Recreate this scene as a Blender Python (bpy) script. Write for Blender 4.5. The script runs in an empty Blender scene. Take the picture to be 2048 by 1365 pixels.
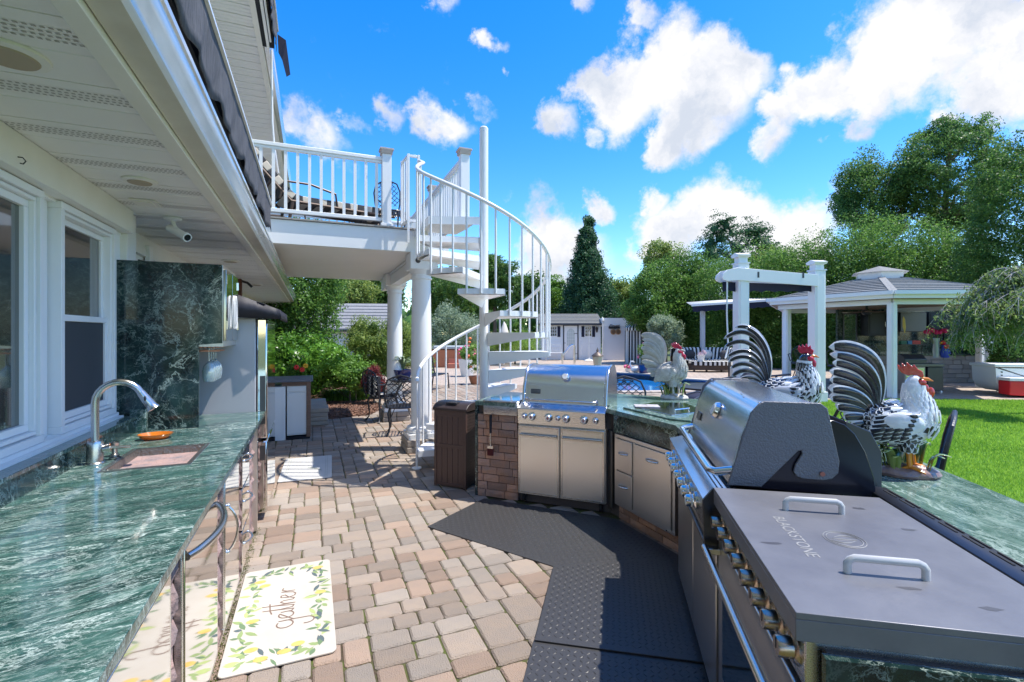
import bpy, math, random
import numpy as np
from mathutils import Vector, Matrix
from mathutils.geometry import tessellate_polygon
random.seed(7); rng = np.random.default_rng(7)
R = math.radians
S = bpy.context.scene
COL = S.collection

# ------------------------------------------------------------------ camera
EYE = 1.55; YAW = R(22.6); SA, CA = math.sin(YAW), math.cos(YAW)
cam_d = bpy.data.cameras.new('camera'); cam = bpy.data.objects.new('camera', cam_d); COL.objects.link(cam)
cam.location = (0, 0, EYE); cam.rotation_euler = (R(90), 0, -YAW)
cam_d.sensor_width = 36; cam_d.lens = 36*960/2048; cam_d.shift_y = -14.5/2048
cam_d.clip_start = 0.05; cam_d.clip_end = 2000
S.camera = cam

def ray(u, v):
    """world direction seen at a photo pixel, depth 1"""
    r = (u-1024)/960
    return Vector((SA+CA*r, CA-SA*r, (668-v)/960))
def at(u, v, D): return Vector((0, 0, EYE)) + ray(u, v)*D
def gnd(u, v, z=0.0): return at(u, v, (EYE-z)*960/(v-668))

# ------------------------------------------------------------------ world
SUN = Vector((1, -0.42, 2.35)).normalized()
EL = math.asin(SUN.z); AZ = math.atan2(SUN.x, SUN.y)
W = bpy.data.worlds.new('World'); S.world = W; W.use_nodes = True
nt = W.node_tree; nt.nodes.clear()
def wn(t, **k):
    n = nt.nodes.new(t)
    for a, b in k.items():
        if a in n.inputs: n.inputs[a].default_value = b
        else: setattr(n, a, b)
    return n
L = nt.links.new
sky = wn('ShaderNodeTexSky', sky_type='NISHITA', sun_disc=False, sun_elevation=EL, sun_rotation=AZ,
         air_density=1.0, dust_density=0.25, ozone_density=3.0, altitude=0)
hs = wn('ShaderNodeHueSaturation', Saturation=1.42, Value=.86, Hue=0.508); L(sky.outputs[0], hs.inputs['Color'])
bg1 = wn('ShaderNodeBackground', Strength=0.15); L(hs.outputs[0], bg1.inputs[0])
tc = wn('ShaderNodeTexCoord')
n1 = wn('ShaderNodeTexNoise', Scale=5.0, Detail=8.0, Roughness=0.62); L(tc.outputs['Generated'], n1.inputs['Vector'])
vm = wn('ShaderNodeVectorMath', operation='SUBTRACT'); L(n1.outputs['Color'], vm.inputs[0]); vm.inputs[1].default_value = (.5, .5, .5)
vs = wn('ShaderNodeVectorMath', operation='SCALE'); L(vm.outputs[0], vs.inputs[0]); vs.inputs['Scale'].default_value = 0.20
va = wn('ShaderNodeVectorMath', operation='ADD'); L(tc.outputs['Generated'], va.inputs[0]); L(vs.outputs[0], va.inputs[1])
BL = [(1240,190,75,1),(1330,150,95,1),(1400,200,110,1),(1480,150,75,1),(1345,275,55,1),(1115,250,40,.75),(1175,262,28,.7),(1420,270,50,.85),
      (1560,235,50,.8),(1640,180,80,1),(1720,190,85,1),(1800,120,125,1),(1900,60,170,1),(2020,120,150,1),(1700,270,45,.8),(1900,220,60,.8),
      (1205,410,38,.9),(1105,470,75,.9),(1130,520,90,.7),(1350,480,80,.85),(1440,440,85,1),(1510,460,90,1),(1600,460,90,.9),(1330,400,40,.8),(1650,430,60,.7),
      (1480,540,140,.5),(870,255,42,.75),(905,275,42,.8),(800,242,38,.7),(745,255,30,.5),(600,230,50,.65),(650,265,60,.7),(690,300,45,.5),(720,250,30,.5),
      (995,78,28,.6),(870,2,45,.7),(1275,42,38,.6),(1310,60,25,.5),(1150,15,25,.5),(1020,150,16,.5),(1540,290,50,.8),(640,68,16,.35),(960,225,36,.5),(1080,405,35,.4)]
sky_dirs = [(ray(u, v).normalized(), (ray(u+r, v).normalized()-ray(u-r, v).normalized()).length/2, o) for u, v, r, o in BL]
rc = random.Random(3)
for i in range(34):                                  # the same scattered cumulus goes on round the rest of the sky
    a = rc.uniform(0, 6.283); e = rc.uniform(.08, 1.1)
    if abs((a-YAW+math.pi) % 6.283-math.pi) < 1.15: continue
    for k in range(3):
        d = Vector((math.sin(a+rc.uniform(-.1, .1))*math.cos(e), math.cos(a+rc.uniform(-.1, .1))*math.cos(e), math.sin(e+rc.uniform(-.04, .04))))
        sky_dirs.append((d.normalized(), rc.uniform(.05, .13), rc.uniform(.6, 1)))
prev = None
for d, r, o in sky_dirs:
    ds = wn('ShaderNodeVectorMath', operation='DISTANCE'); L(va.outputs[0], ds.inputs[0]); ds.inputs[1].default_value = d
    mr = wn('ShaderNodeMapRange'); L(ds.outputs['Value'], mr.inputs['Value'])
    mr.inputs['From Min'].default_value = r*1.35; mr.inputs['From Max'].default_value = r*.55
    mr.inputs['To Min'].default_value = 0; mr.inputs['To Max'].default_value = o
    if prev is None: prev = mr.outputs[0]
    else:
        mx = wn('ShaderNodeMath', operation='MAXIMUM'); L(prev, mx.inputs[0]); L(mr.outputs[0], mx.inputs[1]); prev = mx.outputs[0]
n2 = wn('ShaderNodeTexNoise', Scale=10.0, Detail=12.0, Roughness=0.66); L(tc.outputs['Generated'], n2.inputs['Vector'])
md = wn('ShaderNodeMath', operation='MULTIPLY_ADD'); L(n2.outputs['Fac'], md.inputs[0]); md.inputs[1].default_value = 1.7; md.inputs[2].default_value = -.85
ad = wn('ShaderNodeMath', operation='ADD'); L(prev, ad.inputs[0]); L(md.outputs[0], ad.inputs[1])
cm = wn('ShaderNodeMapRange', interpolation_type='SMOOTHSTEP'); L(ad.outputs[0], cm.inputs['Value'])
cm.inputs['From Min'].default_value = .20; cm.inputs['From Max'].default_value = .84
n3 = wn('ShaderNodeTexNoise', Scale=6.0, Detail=6.0, Roughness=0.55); L(va.outputs[0], n3.inputs['Vector'])
cr = wn('ShaderNodeValToRGB'); L(n3.outputs['Fac'], cr.inputs[0])
cr.color_ramp.elements[0].position = .40; cr.color_ramp.elements[0].color = (.66, .72, .83, 1)
cr.color_ramp.elements[1].position = .55; cr.color_ramp.elements[1].color = (.97, .97, 1, 1)
bg2 = wn('ShaderNodeBackground', Strength=.43); L(cr.outputs[0], bg2.inputs[0])
mxs = wn('ShaderNodeMixShader'); L(cm.outputs[0], mxs.inputs[0]); L(bg1.outputs[0], mxs.inputs[1]); L(bg2.outputs[0], mxs.inputs[2])
wo = wn('ShaderNodeOutputWorld'); L(mxs.outputs[0], wo.inputs['Surface'])

# ------------------------------------------------------------------ sun and exposure
sd = bpy.data.lights.new('sun', 'SUN'); sd.energy = 2.8; sd.angle = R(.53); sd.color = (1, .955, .89)
so = bpy.data.objects.new('sun', sd); COL.objects.link(so); so.rotation_euler = (-SUN).to_track_quat('-Z', 'Y').to_euler(); so.location = (0, 0, 30)
S.view_settings.view_transform = 'Standard'; S.view_settings.look = 'None'
S.view_settings.exposure = 1.30; S.view_settings.gamma = 1.0; S.view_settings.use_curve_mapping = False
S.render.engine = 'CYCLES'

# ------------------------------------------------------------------ materials
MATS = {}
def mat(name, col, rough=.5, metal=0., col2=None, nscale=8., bump=0., bscale=40., stretch=(1, 1, 1), spec=.5, rand=0., sub=0., coat=0.,
        coords='Object', contrast=.25, detail=5, trans=0., alpha=1.):
    if name in MATS: return MATS[name]
    m = bpy.data.materials.new(name); m.use_nodes = True; MATS[name] = m
    t = m.node_tree; b = t.nodes['Principled BSDF']; l = t.links.new
    b.inputs['Base Color'].default_value = (*col, 1); b.inputs['Roughness'].default_value = rough; b.inputs['Metallic'].default_value = metal
    b.inputs['Specular IOR Level'].default_value = spec; b.inputs['Coat Weight'].default_value = coat; b.inputs['Coat Roughness'].default_value = .08
    if trans: b.inputs['Transmission Weight'].default_value = trans
    if alpha < 1: b.inputs['Alpha'].default_value = alpha
    src = None
    if col2 is not None or bump:
        c = t.nodes.new('ShaderNodeTexCoord'); mp = t.nodes.new('ShaderNodeMapping'); mp.inputs['Scale'].default_value = stretch
        l(c.outputs[coords], mp.inputs[0])
    if col2 is not None:
        n = t.nodes.new('ShaderNodeTexNoise'); n.inputs['Scale'].default_value = nscale; n.inputs['Detail'].default_value = detail; n.inputs['Roughness'].default_value = .6
        l(mp.outputs[0], n.inputs['Vector'])
        r = t.nodes.new('ShaderNodeValToRGB'); r.color_ramp.elements[0].position = .5-contrast; r.color_ramp.elements[1].position = .5+contrast
        r.color_ramp.elements[0].color = (*col, 1); r.color_ramp.elements[1].color = (*col2, 1); l(n.outputs['Fac'], r.inputs[0]); src = r.outputs[0]
    if rand:
        o = t.nodes.new('ShaderNodeObjectInfo'); g = t.nodes.new('ShaderNodeNewGeometry')
        a = t.nodes.new('ShaderNodeMath'); a.operation = 'ADD'; l(o.outputs['Random'], a.inputs[0]); l(g.outputs['Random Per Island'], a.inputs[1])
        f = t.nodes.new('ShaderNodeMath'); f.operation = 'FRACT'; l(a.outputs[0], f.inputs[0])
        mr = t.nodes.new('ShaderNodeMapRange'); l(f.outputs[0], mr.inputs[0]); mr.inputs[3].default_value = 1-rand; mr.inputs[4].default_value = 1+rand
        hv = t.nodes.new('ShaderNodeHueSaturation'); l(mr.outputs[0], hv.inputs['Value'])
        if src is not None: l(src, hv.inputs['Color'])
        else: hv.inputs['Color'].default_value = (*col, 1)
        src = hv.outputs[0]
    if src is not None: l(src, b.inputs['Base Color'])
    if bump:
        n = t.nodes.new('ShaderNodeTexNoise'); n.inputs['Scale'].default_value = bscale; n.inputs['Detail'].default_value = 4
        l(mp.outputs[0], n.inputs['Vector']); bp = t.nodes.new('ShaderNodeBump'); bp.inputs['Strength'].default_value = bump; bp.inputs['Distance'].default_value = .01
        l(n.outputs['Fac'], bp.inputs['Height']); l(bp.outputs[0], b.inputs['Normal'])
    return m

def leafmat(name, c1, c2, trans=.35, rough=.5):
    if name in MATS: return MATS[name]
    m = bpy.data.materials.new(name); m.use_nodes = True; MATS[name] = m
    t = m.node_tree; b = t.nodes['Principled BSDF']; l = t.links.new
    g = t.nodes.new('ShaderNodeNewGeometry'); r = t.nodes.new('ShaderNodeValToRGB')
    r.color_ramp.elements[0].color = (*c1, 1); r.color_ramp.elements[1].color = (*c2, 1)
    c = t.nodes.new('ShaderNodeTexCoord'); n = t.nodes.new('ShaderNodeTexNoise'); n.inputs['Scale'].default_value = .9; n.inputs['Detail'].default_value = 3
    l(c.outputs['Object'], n.inputs['Vector'])
    a = t.nodes.new('ShaderNodeMath'); a.operation = 'MULTIPLY_ADD'; l(n.outputs['Fac'], a.inputs[0]); a.inputs[1].default_value = 1.3; a.inputs[2].default_value = -.65
    a2 = t.nodes.new('ShaderNodeMath'); a2.operation = 'ADD'; l(a.outputs[0], a2.inputs[0]); l(g.outputs['Random Per Island'], a2.inputs[1])
    l(a2.outputs[0], r.inputs[0]); l(r.outputs[0], b.inputs['Base Color'])
    b.inputs['Roughness'].default_value = rough; b.inputs['Specular IOR Level'].default_value = .4
    tl = t.nodes.new('ShaderNodeBsdfTranslucent'); hv = t.nodes.new('ShaderNodeHueSaturation'); hv.inputs['Value'].default_value = 1.5; hv.inputs['Hue'].default_value = .49
    l(r.outputs[0], hv.inputs['Color']); l(hv.outputs[0], tl.inputs[0])
    mx = t.nodes.new('ShaderNodeMixShader'); mx.inputs[0].default_value = trans
    l(b.outputs[0], mx.inputs[1]); l(tl.outputs[0], mx.inputs[2]); l(mx.outputs[0], t.nodes['Material Output'].inputs['Surface'])
    return m

def marble(name, base1, base2, vein, stretch, rot=0., rough=.07, fine=1., vw=.022):
    if name in MATS: return MATS[name]
    m = bpy.data.materials.new(name); m.use_nodes = True; MATS[name] = m
    t = m.node_tree; b = t.nodes['Principled BSDF']; l = t.links.new
    c = t.nodes.new('ShaderNodeTexCoord'); r0 = t.nodes.new('ShaderNodeMapping'); r0.inputs['Rotation'].default_value = (0, 0, rot); l(c.outputs['Object'], r0.inputs[0])
    wz = t.nodes.new('ShaderNodeTexNoise'); wz.inputs['Scale'].default_value = 1.7; wz.inputs['Detail'].default_value = 3; l(r0.outputs[0], wz.inputs['Vector'])
    ws = t.nodes.new('ShaderNodeVectorMath'); ws.operation = 'MULTIPLY_ADD'; l(wz.outputs['Color'], ws.inputs[0]); ws.inputs[1].default_value = (.34, .20, .2); l(r0.outputs[0], ws.inputs[2])
    mp = t.nodes.new('ShaderNodeMapping'); mp.inputs['Scale'].default_value = stretch; l(ws.outputs[0], mp.inputs[0])
    def noise(sc, det=6, rg=.6, dist=0., vec=mp.outputs[0]):
        n = t.nodes.new('ShaderNodeTexNoise'); n.inputs['Scale'].default_value = sc; n.inputs['Detail'].default_value = det
        n.inputs['Roughness'].default_value = rg; n.inputs['Distortion'].default_value = dist; l(vec, n.inputs['Vector']); return n
    def ridge(n, w, gain):
        s_ = t.nodes.new('ShaderNodeMath'); s_.operation = 'SUBTRACT'; l(n.outputs['Fac'], s_.inputs[0]); s_.inputs[1].default_value = .5
        a = t.nodes.new('ShaderNodeMath'); a.operation = 'ABSOLUTE'; l(s_.outputs[0], a.inputs[0])
        q = t.nodes.new('ShaderNodeMapRange'); l(a.outputs[0], q.inputs[0]); q.inputs[1].default_value = w; q.inputs[2].default_value = 0; q.inputs[3].default_value = 0; q.inputs[4].default_value = gain
        return q.outputs[0]
    def mul(x, y):
        q = t.nodes.new('ShaderNodeMath'); q.operation = 'MULTIPLY'; l(x, q.inputs[0]); l(y, q.inputs[1]); return q.outputs[0]
    def mx(x, y):
        q = t.nodes.new('ShaderNodeMath'); q.operation = 'MAXIMUM'; l(x, q.inputs[0]); l(y, q.inputs[1]); return q.outputs[0]
    base = t.nodes.new('ShaderNodeValToRGB'); base.color_ramp.elements[0].position = .36; base.color_ramp.elements[1].position = .66
    base.color_ramp.elements[0].color = (*base1, 1); base.color_ramp.elements[1].color = (*base2, 1); l(noise(5.5, 8, .7, .6).outputs['Fac'], base.inputs[0])
    msk = t.nodes.new('ShaderNodeMapRange'); l(noise(2.2, 3).outputs['Fac'], msk.inputs[0]); msk.inputs[1].default_value = .38; msk.inputs[2].default_value = .62
    msk.inputs[3].default_value = .15
    msk2 = t.nodes.new('ShaderNodeMapRange'); l(noise(1.3, 4).outputs['Fac'], msk2.inputs[0]); msk2.inputs[1].default_value = .42; msk2.inputs[2].default_value = .6; msk2.inputs[3].default_value = .12
    v1 = ridge(noise(2.6, 9, .66, .35), vw*.7, .95); v2 = mul(ridge(noise(6*fine, 8, .66, .5), vw*.9, .7), msk.outputs[0]); v3 = mul(ridge(noise(17*fine, 6, .66, .3), vw*1.3, .3), msk.outputs[0])
    vv = mx(mx(mul(v1, msk2.outputs[0]), v2), v3)
    mixc = t.nodes.new('ShaderNodeMix'); mixc.data_type = 'RGBA'; l(vv, mixc.inputs[0]); l(base.outputs[0], mixc.inputs[6]); mixc.inputs[7].default_value = (*vein, 1)
    l(mixc.outputs[2], b.inputs['Base Color']); b.inputs['Roughness'].default_value = rough; b.inputs['Specular IOR Level'].default_value = .6
    return m

def steel(name, base=(.62, .61, .59), rough=.27, axis=(1, 60, 60), var=.08):
    if name in MATS: return MATS[name]
    m = bpy.data.materials.new(name); m.use_nodes = True; MATS[name] = m
    t = m.node_tree; b = t.nodes['Principled BSDF']; l = t.links.new
    b.inputs['Base Color'].default_value = (*base, 1); b.inputs['Metallic'].default_value = 1
    c = t.nodes.new('ShaderNodeTexCoord'); mp = t.nodes.new('ShaderNodeMapping'); mp.inputs['Scale'].default_value = axis; l(c.outputs['Object'], mp.inputs[0])
    n = t.nodes.new('ShaderNodeTexNoise'); n.inputs['Scale'].default_value = 8; n.inputs['Detail'].default_value = 3; l(mp.outputs[0], n.inputs['Vector'])
    q = t.nodes.new('ShaderNodeMapRange'); l(n.outputs['Fac'], q.inputs[0]); q.inputs[3].default_value = rough-var; q.inputs[4].default_value = rough+var; l(q.outputs[0], b.inputs['Roughness'])
    bp = t.nodes.new('ShaderNodeBump'); bp.inputs['Strength'].default_value = .05; bp.inputs['Distance'].default_value = .002; l(n.outputs['Fac'], bp.inputs['Height']); l(bp.outputs[0], b.inputs['Normal'])
    return m

# ------------------------------------------------------------------ mesh builder
class B:
    def __init__(s): s.v = []; s.f = []; s.m = []
    def add(s, vs, fs, mi=0):
        o = len(s.v); s.v += [tuple(p) for p in vs]; s.f += [tuple(i+o for i in f) for f in fs]; s.m += [mi]*len(fs); return s
    def box(s, a, b, mi=0):
        x0, y0, z0 = a; x1, y1, z1 = b
        return s.add([(x0,y0,z0),(x1,y0,z0),(x1,y1,z0),(x0,y1,z0),(x0,y0,z1),(x1,y0,z1),(x1,y1,z1),(x0,y1,z1)],
                     [(3,2,1,0),(4,5,6,7),(0,1,5,4),(1,2,6,5),(2,3,7,6),(3,0,4,7)], mi)
    def bar(s, p, q, w, h, up=(0, 0, 1), mi=0):
        p = Vector(p); q = Vector(q); d = (q-p).normalized(); up = Vector(up)
        if abs(d.dot(up)) > .99: up = Vector((1, 0, 0))
        r = d.cross(up).normalized()*w/2; u = r.cross(d).normalized()*h/2
        return s.add([p-r-u, p+r-u, p+r+u, p-r+u, q-r-u, q+r-u, q+r+u, q-r+u], [(3,2,1,0),(4,5,6,7),(0,1,5,4),(1,2,6,5),(2,3,7,6),(3,0,4,7)], mi)
    def prism(s, poly, z0, z1, mi=0, holes=()):
        n = len(poly)
        if holes:
            loops = [[Vector((x, y, 0)) for x, y in poly]]+[[Vector((x, y, 0)) for x, y in h] for h in holes]
            al = [p for q in loops for p in q]; tr = tessellate_polygon(loops)
            vs = [(p.x, p.y, z1) for p in al]+[(p.x, p.y, z0) for p in al]; N = len(al); fs = []
            for a, b, c in tr:
                A, B_, C = al[a], al[b], al[c]
                if (B_-A).cross(C-A).z < 0: a, c = c, a
                fs += [(a, b, c), (N+c, N+b, N+a)]
            o = 0
            for q in loops:
                k = len(q); fs += [(N+o+i, N+o+(i+1) % k, o+(i+1) % k, o+i) for i in range(k)]; o += k
            return s.add(vs, fs, mi)
        vs = [(x, y, z0) for x, y in poly]+[(x, y, z1) for x, y in poly]
        ar = sum(poly[i][0]*poly[(i+1) % n][1]-poly[(i+1) % n][0]*poly[i][1] for i in range(n))
        fs = [tuple(range(n-1, -1, -1)), tuple(range(n, 2*n))]+[(i, (i+1) % n, n+(i+1) % n, n+i) for i in range(n)]
        if ar < 0: fs = [f[::-1] for f in fs]
        return s.add(vs, fs, mi)
    def sheet(s, poly, z, mi=0):
        return s.add([(x, y, z) for x, y in poly], [tuple(range(len(poly)))] if sum(poly[i][0]*poly[(i+1)%len(poly)][1]-poly[(i+1)%len(poly)][0]*poly[i][1] for i in range(len(poly))) > 0 else [tuple(range(len(poly)-1, -1, -1))], mi)
    def extrude(s, prof, axis, a, b, mi=0):
        """profile (p,q) pulled along an axis: 'x' -> (x,p,q), 'y' -> (p,y,q)"""
        n = len(prof); mk = (lambda t, p, q: (t, p, q)) if axis == 'x' else (lambda t, p, q: (p, t, q))
        vs = [mk(a, p, q) for p, q in prof]+[mk(b, p, q) for p, q in prof]
        ar = sum(prof[i][0]*prof[(i+1) % n][1]-prof[(i+1) % n][0]*prof[i][1] for i in range(n))
        fs = [tuple(range(n-1, -1, -1)), tuple(range(n, 2*n))]+[(i, (i+1) % n, n+(i+1) % n, n+i) for i in range(n)]
        if (ar < 0) == (axis == 'x'): fs = [f[::-1] for f in fs]
        return s.add(vs, fs, mi)
    def tube(s, pts, r, seg=8, mi=0, cap=True, flat=1.):
        pts = [Vector(p) for p in pts]; n = len(pts); rs = r if isinstance(r, (list, tuple)) else [r]*n
        vs = []; t0 = (pts[1]-pts[0]).normalized(); nr = t0.cross(Vector((0, 0, 1)))
        if nr.length < .05: nr = t0.cross(Vector((0, 1, 0)))
        nr.normalize()
        for i, p in enumerate(pts):
            t = ((pts[i+1] if i < n-1 else p)-(pts[i-1] if i > 0 else p)).normalized()
            nr = (nr-t*nr.dot(t)).normalized(); bn = t.cross(nr)
            for k in range(seg):
                a = 2*math.pi*k/seg; vs.append(p+(nr*math.cos(a)+bn*math.sin(a)*flat)*rs[i])
        fs = [(i*seg+k, i*seg+(k+1) % seg, (i+1)*seg+(k+1) % seg, (i+1)*seg+k) for i in range(n-1) for k in range(seg)]
        if cap: fs += [tuple(range(seg-1, -1, -1)), tuple((n-1)*seg+k for k in range(seg))]
        return s.add(vs, fs, mi)
    def cyl(s, p, q, r, seg=16, mi=0, r2=None): return s.tube([p, q], [r, r if r2 is None else r2], seg, mi)
    def lathe(s, prof, c=(0, 0, 0), seg=20, mi=0):
        cx, cy, cz = c; n = len(prof); vs = []
        for r, z in prof:
            for k in range(seg):
                a = 2*math.pi*k/seg; vs.append((cx+r*math.cos(a), cy+r*math.sin(a), cz+z))
        fs = [(i*seg+k, i*seg+(k+1) % seg, (i+1)*seg+(k+1) % seg, (i+1)*seg+k) for i in range(n-1) for k in range(seg)]
        fs += [tuple(range(seg-1, -1, -1)), tuple((n-1)*seg+k for k in range(seg))]
        return s.add(vs, fs, mi)
    def ball(s, c, r, seg=10, rings=7, mi=0):
        rx, ry, rz = r if isinstance(r, (tuple, list)) else (r, r, r); vs = []
        for i in range(rings+1):
            th = math.pi*i/rings
            for k in range(seg):
                a = 2*math.pi*k/seg; vs.append((c[0]+rx*math.sin(th)*math.cos(a), c[1]+ry*math.sin(th)*math.sin(a), c[2]-rz*math.cos(th)))
        return s.add(vs, [(i*seg+k, i*seg+(k+1) % seg, (i+1)*seg+(k+1) % seg, (i+1)*seg+k) for i in range(rings) for k in range(seg)], mi)
    def xf(s, M, start=0):
        s.v = s.v[:start]+[tuple(M @ Vector(p)) for p in s.v[start:]]; return s
    def mesh(s, name, mats, smooth=True):
        me = bpy.data.meshes.new(name); me.from_pydata(s.v, [], s.f)
        for m in (mats if isinstance(mats, (list, tuple)) else [mats]): me.materials.append(m)
        if any(s.m): me.polygons.foreach_set('material_index', s.m)
        if smooth:
            me.polygons.foreach_set('use_smooth', [True]*len(s.f)); me.update(); me.set_sharp_from_angle(angle=R(38))
        me.update(); return me
    def build(s, name, mats, parent=None, bevel=0., smooth=True, kind=None, subd=0, label=None):
        o = bpy.data.objects.new(name, s.mesh(name, mats, smooth)); COL.objects.link(o)
        if parent is not None: o.parent = parent
        if bevel:
            bv = o.modifiers.new('bevel', 'BEVEL'); bv.width = bevel; bv.segments = 2; bv.limit_method = 'ANGLE'; bv.angle_limit = R(40)
        if subd:
            sb = o.modifiers.new('subd', 'SUBSURF'); sb.levels = subd; sb.render_levels = subd
        if kind: o['kind'] = kind
        if label: o['label'] = label
        return o

def thing(name, label, cat, loc=(0, 0, 0), rz=0., group=None, scale=1.):
    o = bpy.data.objects.new(name, None); COL.objects.link(o); o.location = loc; o.rotation_euler = (0, 0, rz); o.empty_display_size = .1
    o.scale = (scale,)*3; o['label'] = label; o['category'] = cat
    if group: o['group'] = group
    return o
def tag(o, label, cat, group=None):
    o['label'] = label; o['category'] = cat
    if group: o['group'] = group
    return o
def inst(name, me, parent, loc, rot=(0, 0, 0), sc=None):
    o = bpy.data.objects.new(name, me); COL.objects.link(o); o.parent = parent; o.location = loc; o.rotation_euler = rot
    if sc: o.scale = sc
    return o
KIDS = {}
def copytree(src, loc, rz, label, scale=None):
    kids = {}
    for o in COL.objects:
        if o.parent is not None: kids.setdefault(o.parent.name, []).append(o)
    def rec(o, par):
        c = o.copy(); COL.objects.link(c)
        if par is not None: c.parent = par
        for k in kids.get(o.name, []): rec(k, c)
        return c
    c = rec(src, None); c.location = loc; c.rotation_euler = (0, 0, rz); c['label'] = label
    if scale: c.scale = (scale,)*3
    return c
def npmesh(name, V, F, mats, mi=None, smooth=False):
    me = bpy.data.meshes.new(name); V = np.asarray(V, np.float32); F = np.asarray(F, np.int32); k = F.shape[1]
    me.vertices.add(len(V)); me.vertices.foreach_set('co', V.ravel())
    me.loops.add(F.size); me.loops.foreach_set('vertex_index', F.ravel())
    me.polygons.add(len(F)); me.polygons.foreach_set('loop_start', np.arange(0, F.size, k, dtype=np.int32))
    for m in mats: me.materials.append(m)
    if mi is not None: me.polygons.foreach_set('material_index', np.asarray(mi, np.int32))
    if smooth: me.polygons.foreach_set('use_smooth', np.ones(len(F), bool))
    me.update(calc_edges=True); return me
def leaves(P, N, size, aspect=.5, spread=.8, seed=0, droop=0.):
    """one folded quad per leaf: P points, N outward normals"""
    g = np.random.default_rng(seed); n = len(P)
    N = N+g.normal(0, spread, (n, 3)); N /= np.linalg.norm(N, axis=1)[:, None]+1e-9
    T = g.normal(0, 1, (n, 3)); T[:, 2] -= droop; T -= N*(T*N).sum(1)[:, None]; T /= np.linalg.norm(T, axis=1)[:, None]+1e-9
    Bn = np.cross(N, T); s = (size*g.uniform(.6, 1.35, n))[:, None]
    a = P-T*s*.5; c = P+T*s*.5-N*s*.12; b = P+Bn*s*aspect*.5+N*s*.06; d = P-Bn*s*aspect*.5+N*s*.06
    V = np.stack([a, b, c, d], 1).reshape(-1, 3); F = np.arange(4*n).reshape(-1, 4)
    return V, F
def dirs(g, n):
    d = g.normal(0, 1, (n, 3)); return d/np.linalg.norm(d, axis=1)[:, None]
ICO = None
def crown(name, clumps, nleaf, size, m, parent, seed=0, aspect=.5, spread=.7, core=.72, droop=0., depth=.25, kind=None):
    """leaf-sized faces spread through the outer shells of many clumps, plus a leafy core mass that closes the deep gaps"""
    g = np.random.default_rng(seed); cl = np.array(clumps, float)      # x,y,z,rx,ry,rz
    area = (cl[:, 3]*cl[:, 5]); pr = area/area.sum(); idx = g.choice(len(cl), nleaf, p=pr)
    D = dirs(g, nleaf); rad = 1-depth*g.random(nleaf)**1.5+.07*g.normal(0, 1, nleaf)
    deep = g.random(nleaf) < .3; rad = np.where(deep, g.uniform(.35, .85, nleaf), rad); P = cl[idx, :3]+D*cl[idx, 3:6]*rad[:, None]
    cs = float(np.median(cl[:, 3])); wk = [(g.normal(0, 1.5/(cs*s_), (3, 3)), g.uniform(0, 6.28, 3), cs*a_) for s_, a_ in ((2.2, .34), (1., .20), (.45, .13))]
    def warp(Q):
        for K, ph_, am in wk: Q = Q+am*np.sin(Q @ K.T+ph_)
        return Q
    P = warp(P); zf = max(.02, float((cl[:, 2]-cl[:, 5]).min())); P[:, 2] = np.where(P[:, 2] < zf, zf+np.abs(P[:, 2]-zf)*.3, P[:, 2])
    V, F = leaves(P, D, size, aspect, spread, seed+1, droop)
    Vs = [V]; Fs = [F]; o = len(V)
    if core > 0:
        u = np.linspace(0, 2*np.pi, 7)[:-1]; th = np.linspace(0, np.pi, 6)
        for c in cl:
            jit = g.uniform(.85, 1.1, (6, 6))
            pts = np.stack([np.sin(th)[:, None]*np.cos(u)[None]*jit, np.sin(th)[:, None]*np.sin(u)[None]*jit, np.cos(th)[:, None]*np.ones(6)[None]], -1).reshape(-1, 3)
            Vs.append(warp(c[:3]+pts*c[3:6]*core*.62))
            q = [(o+i*6+k, o+i*6+(k+1) % 6, o+(i+1)*6+(k+1) % 6, o+(i+1)*6+k) for i in range(5) for k in range(6)]
            Fs.append(np.array(q)); o += 36
    me = npmesh(name, np.concatenate(Vs), np.concatenate(Fs), [m])
    ob = bpy.data.objects.new(name, me); COL.objects.link(ob)
    if parent is not None: ob.parent = parent
    if kind: ob['kind'] = kind
    return ob
def cone_clumps(g, h, r, z0=.1, n=60, top=.06, power=.9, rr=.3):
    out = []
    for i in range(n):
        t = (i+.5)/n; t = t**.8; a = i*2.4+g.uniform(-.3, .3); rad = r*((1-t)**power)*(1-top)+r*top
        q = rad*g.uniform(.62, .85); cr = max(rad*rr*1.5, r*.16)*g.uniform(.8, 1.25)
        out.append((q*math.cos(a), q*math.sin(a), z0+t*(h-z0-cr*.8), cr, cr, cr*1.35))
    out.append((0, 0, z0+(h-z0)*.38, r*.62, r*.62, (h-z0)*.42)); return out
def blob_clumps(g, c, R3, n=40, cr=.3, fill=.75):
    out = []
    for i in range(n):
        d = dirs(g, 1)[0]; q = g.uniform(.45, 1)**.6*fill
        s = cr*g.uniform(.65, 1.35)*min(R3)
        out.append((c[0]+d[0]*R3[0]*q, c[1]+d[1]*R3[1]*q, c[2]+d[2]*R3[2]*q, s*1.15, s*1.15, s))
    return out
def pxfree(p): return p
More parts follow.
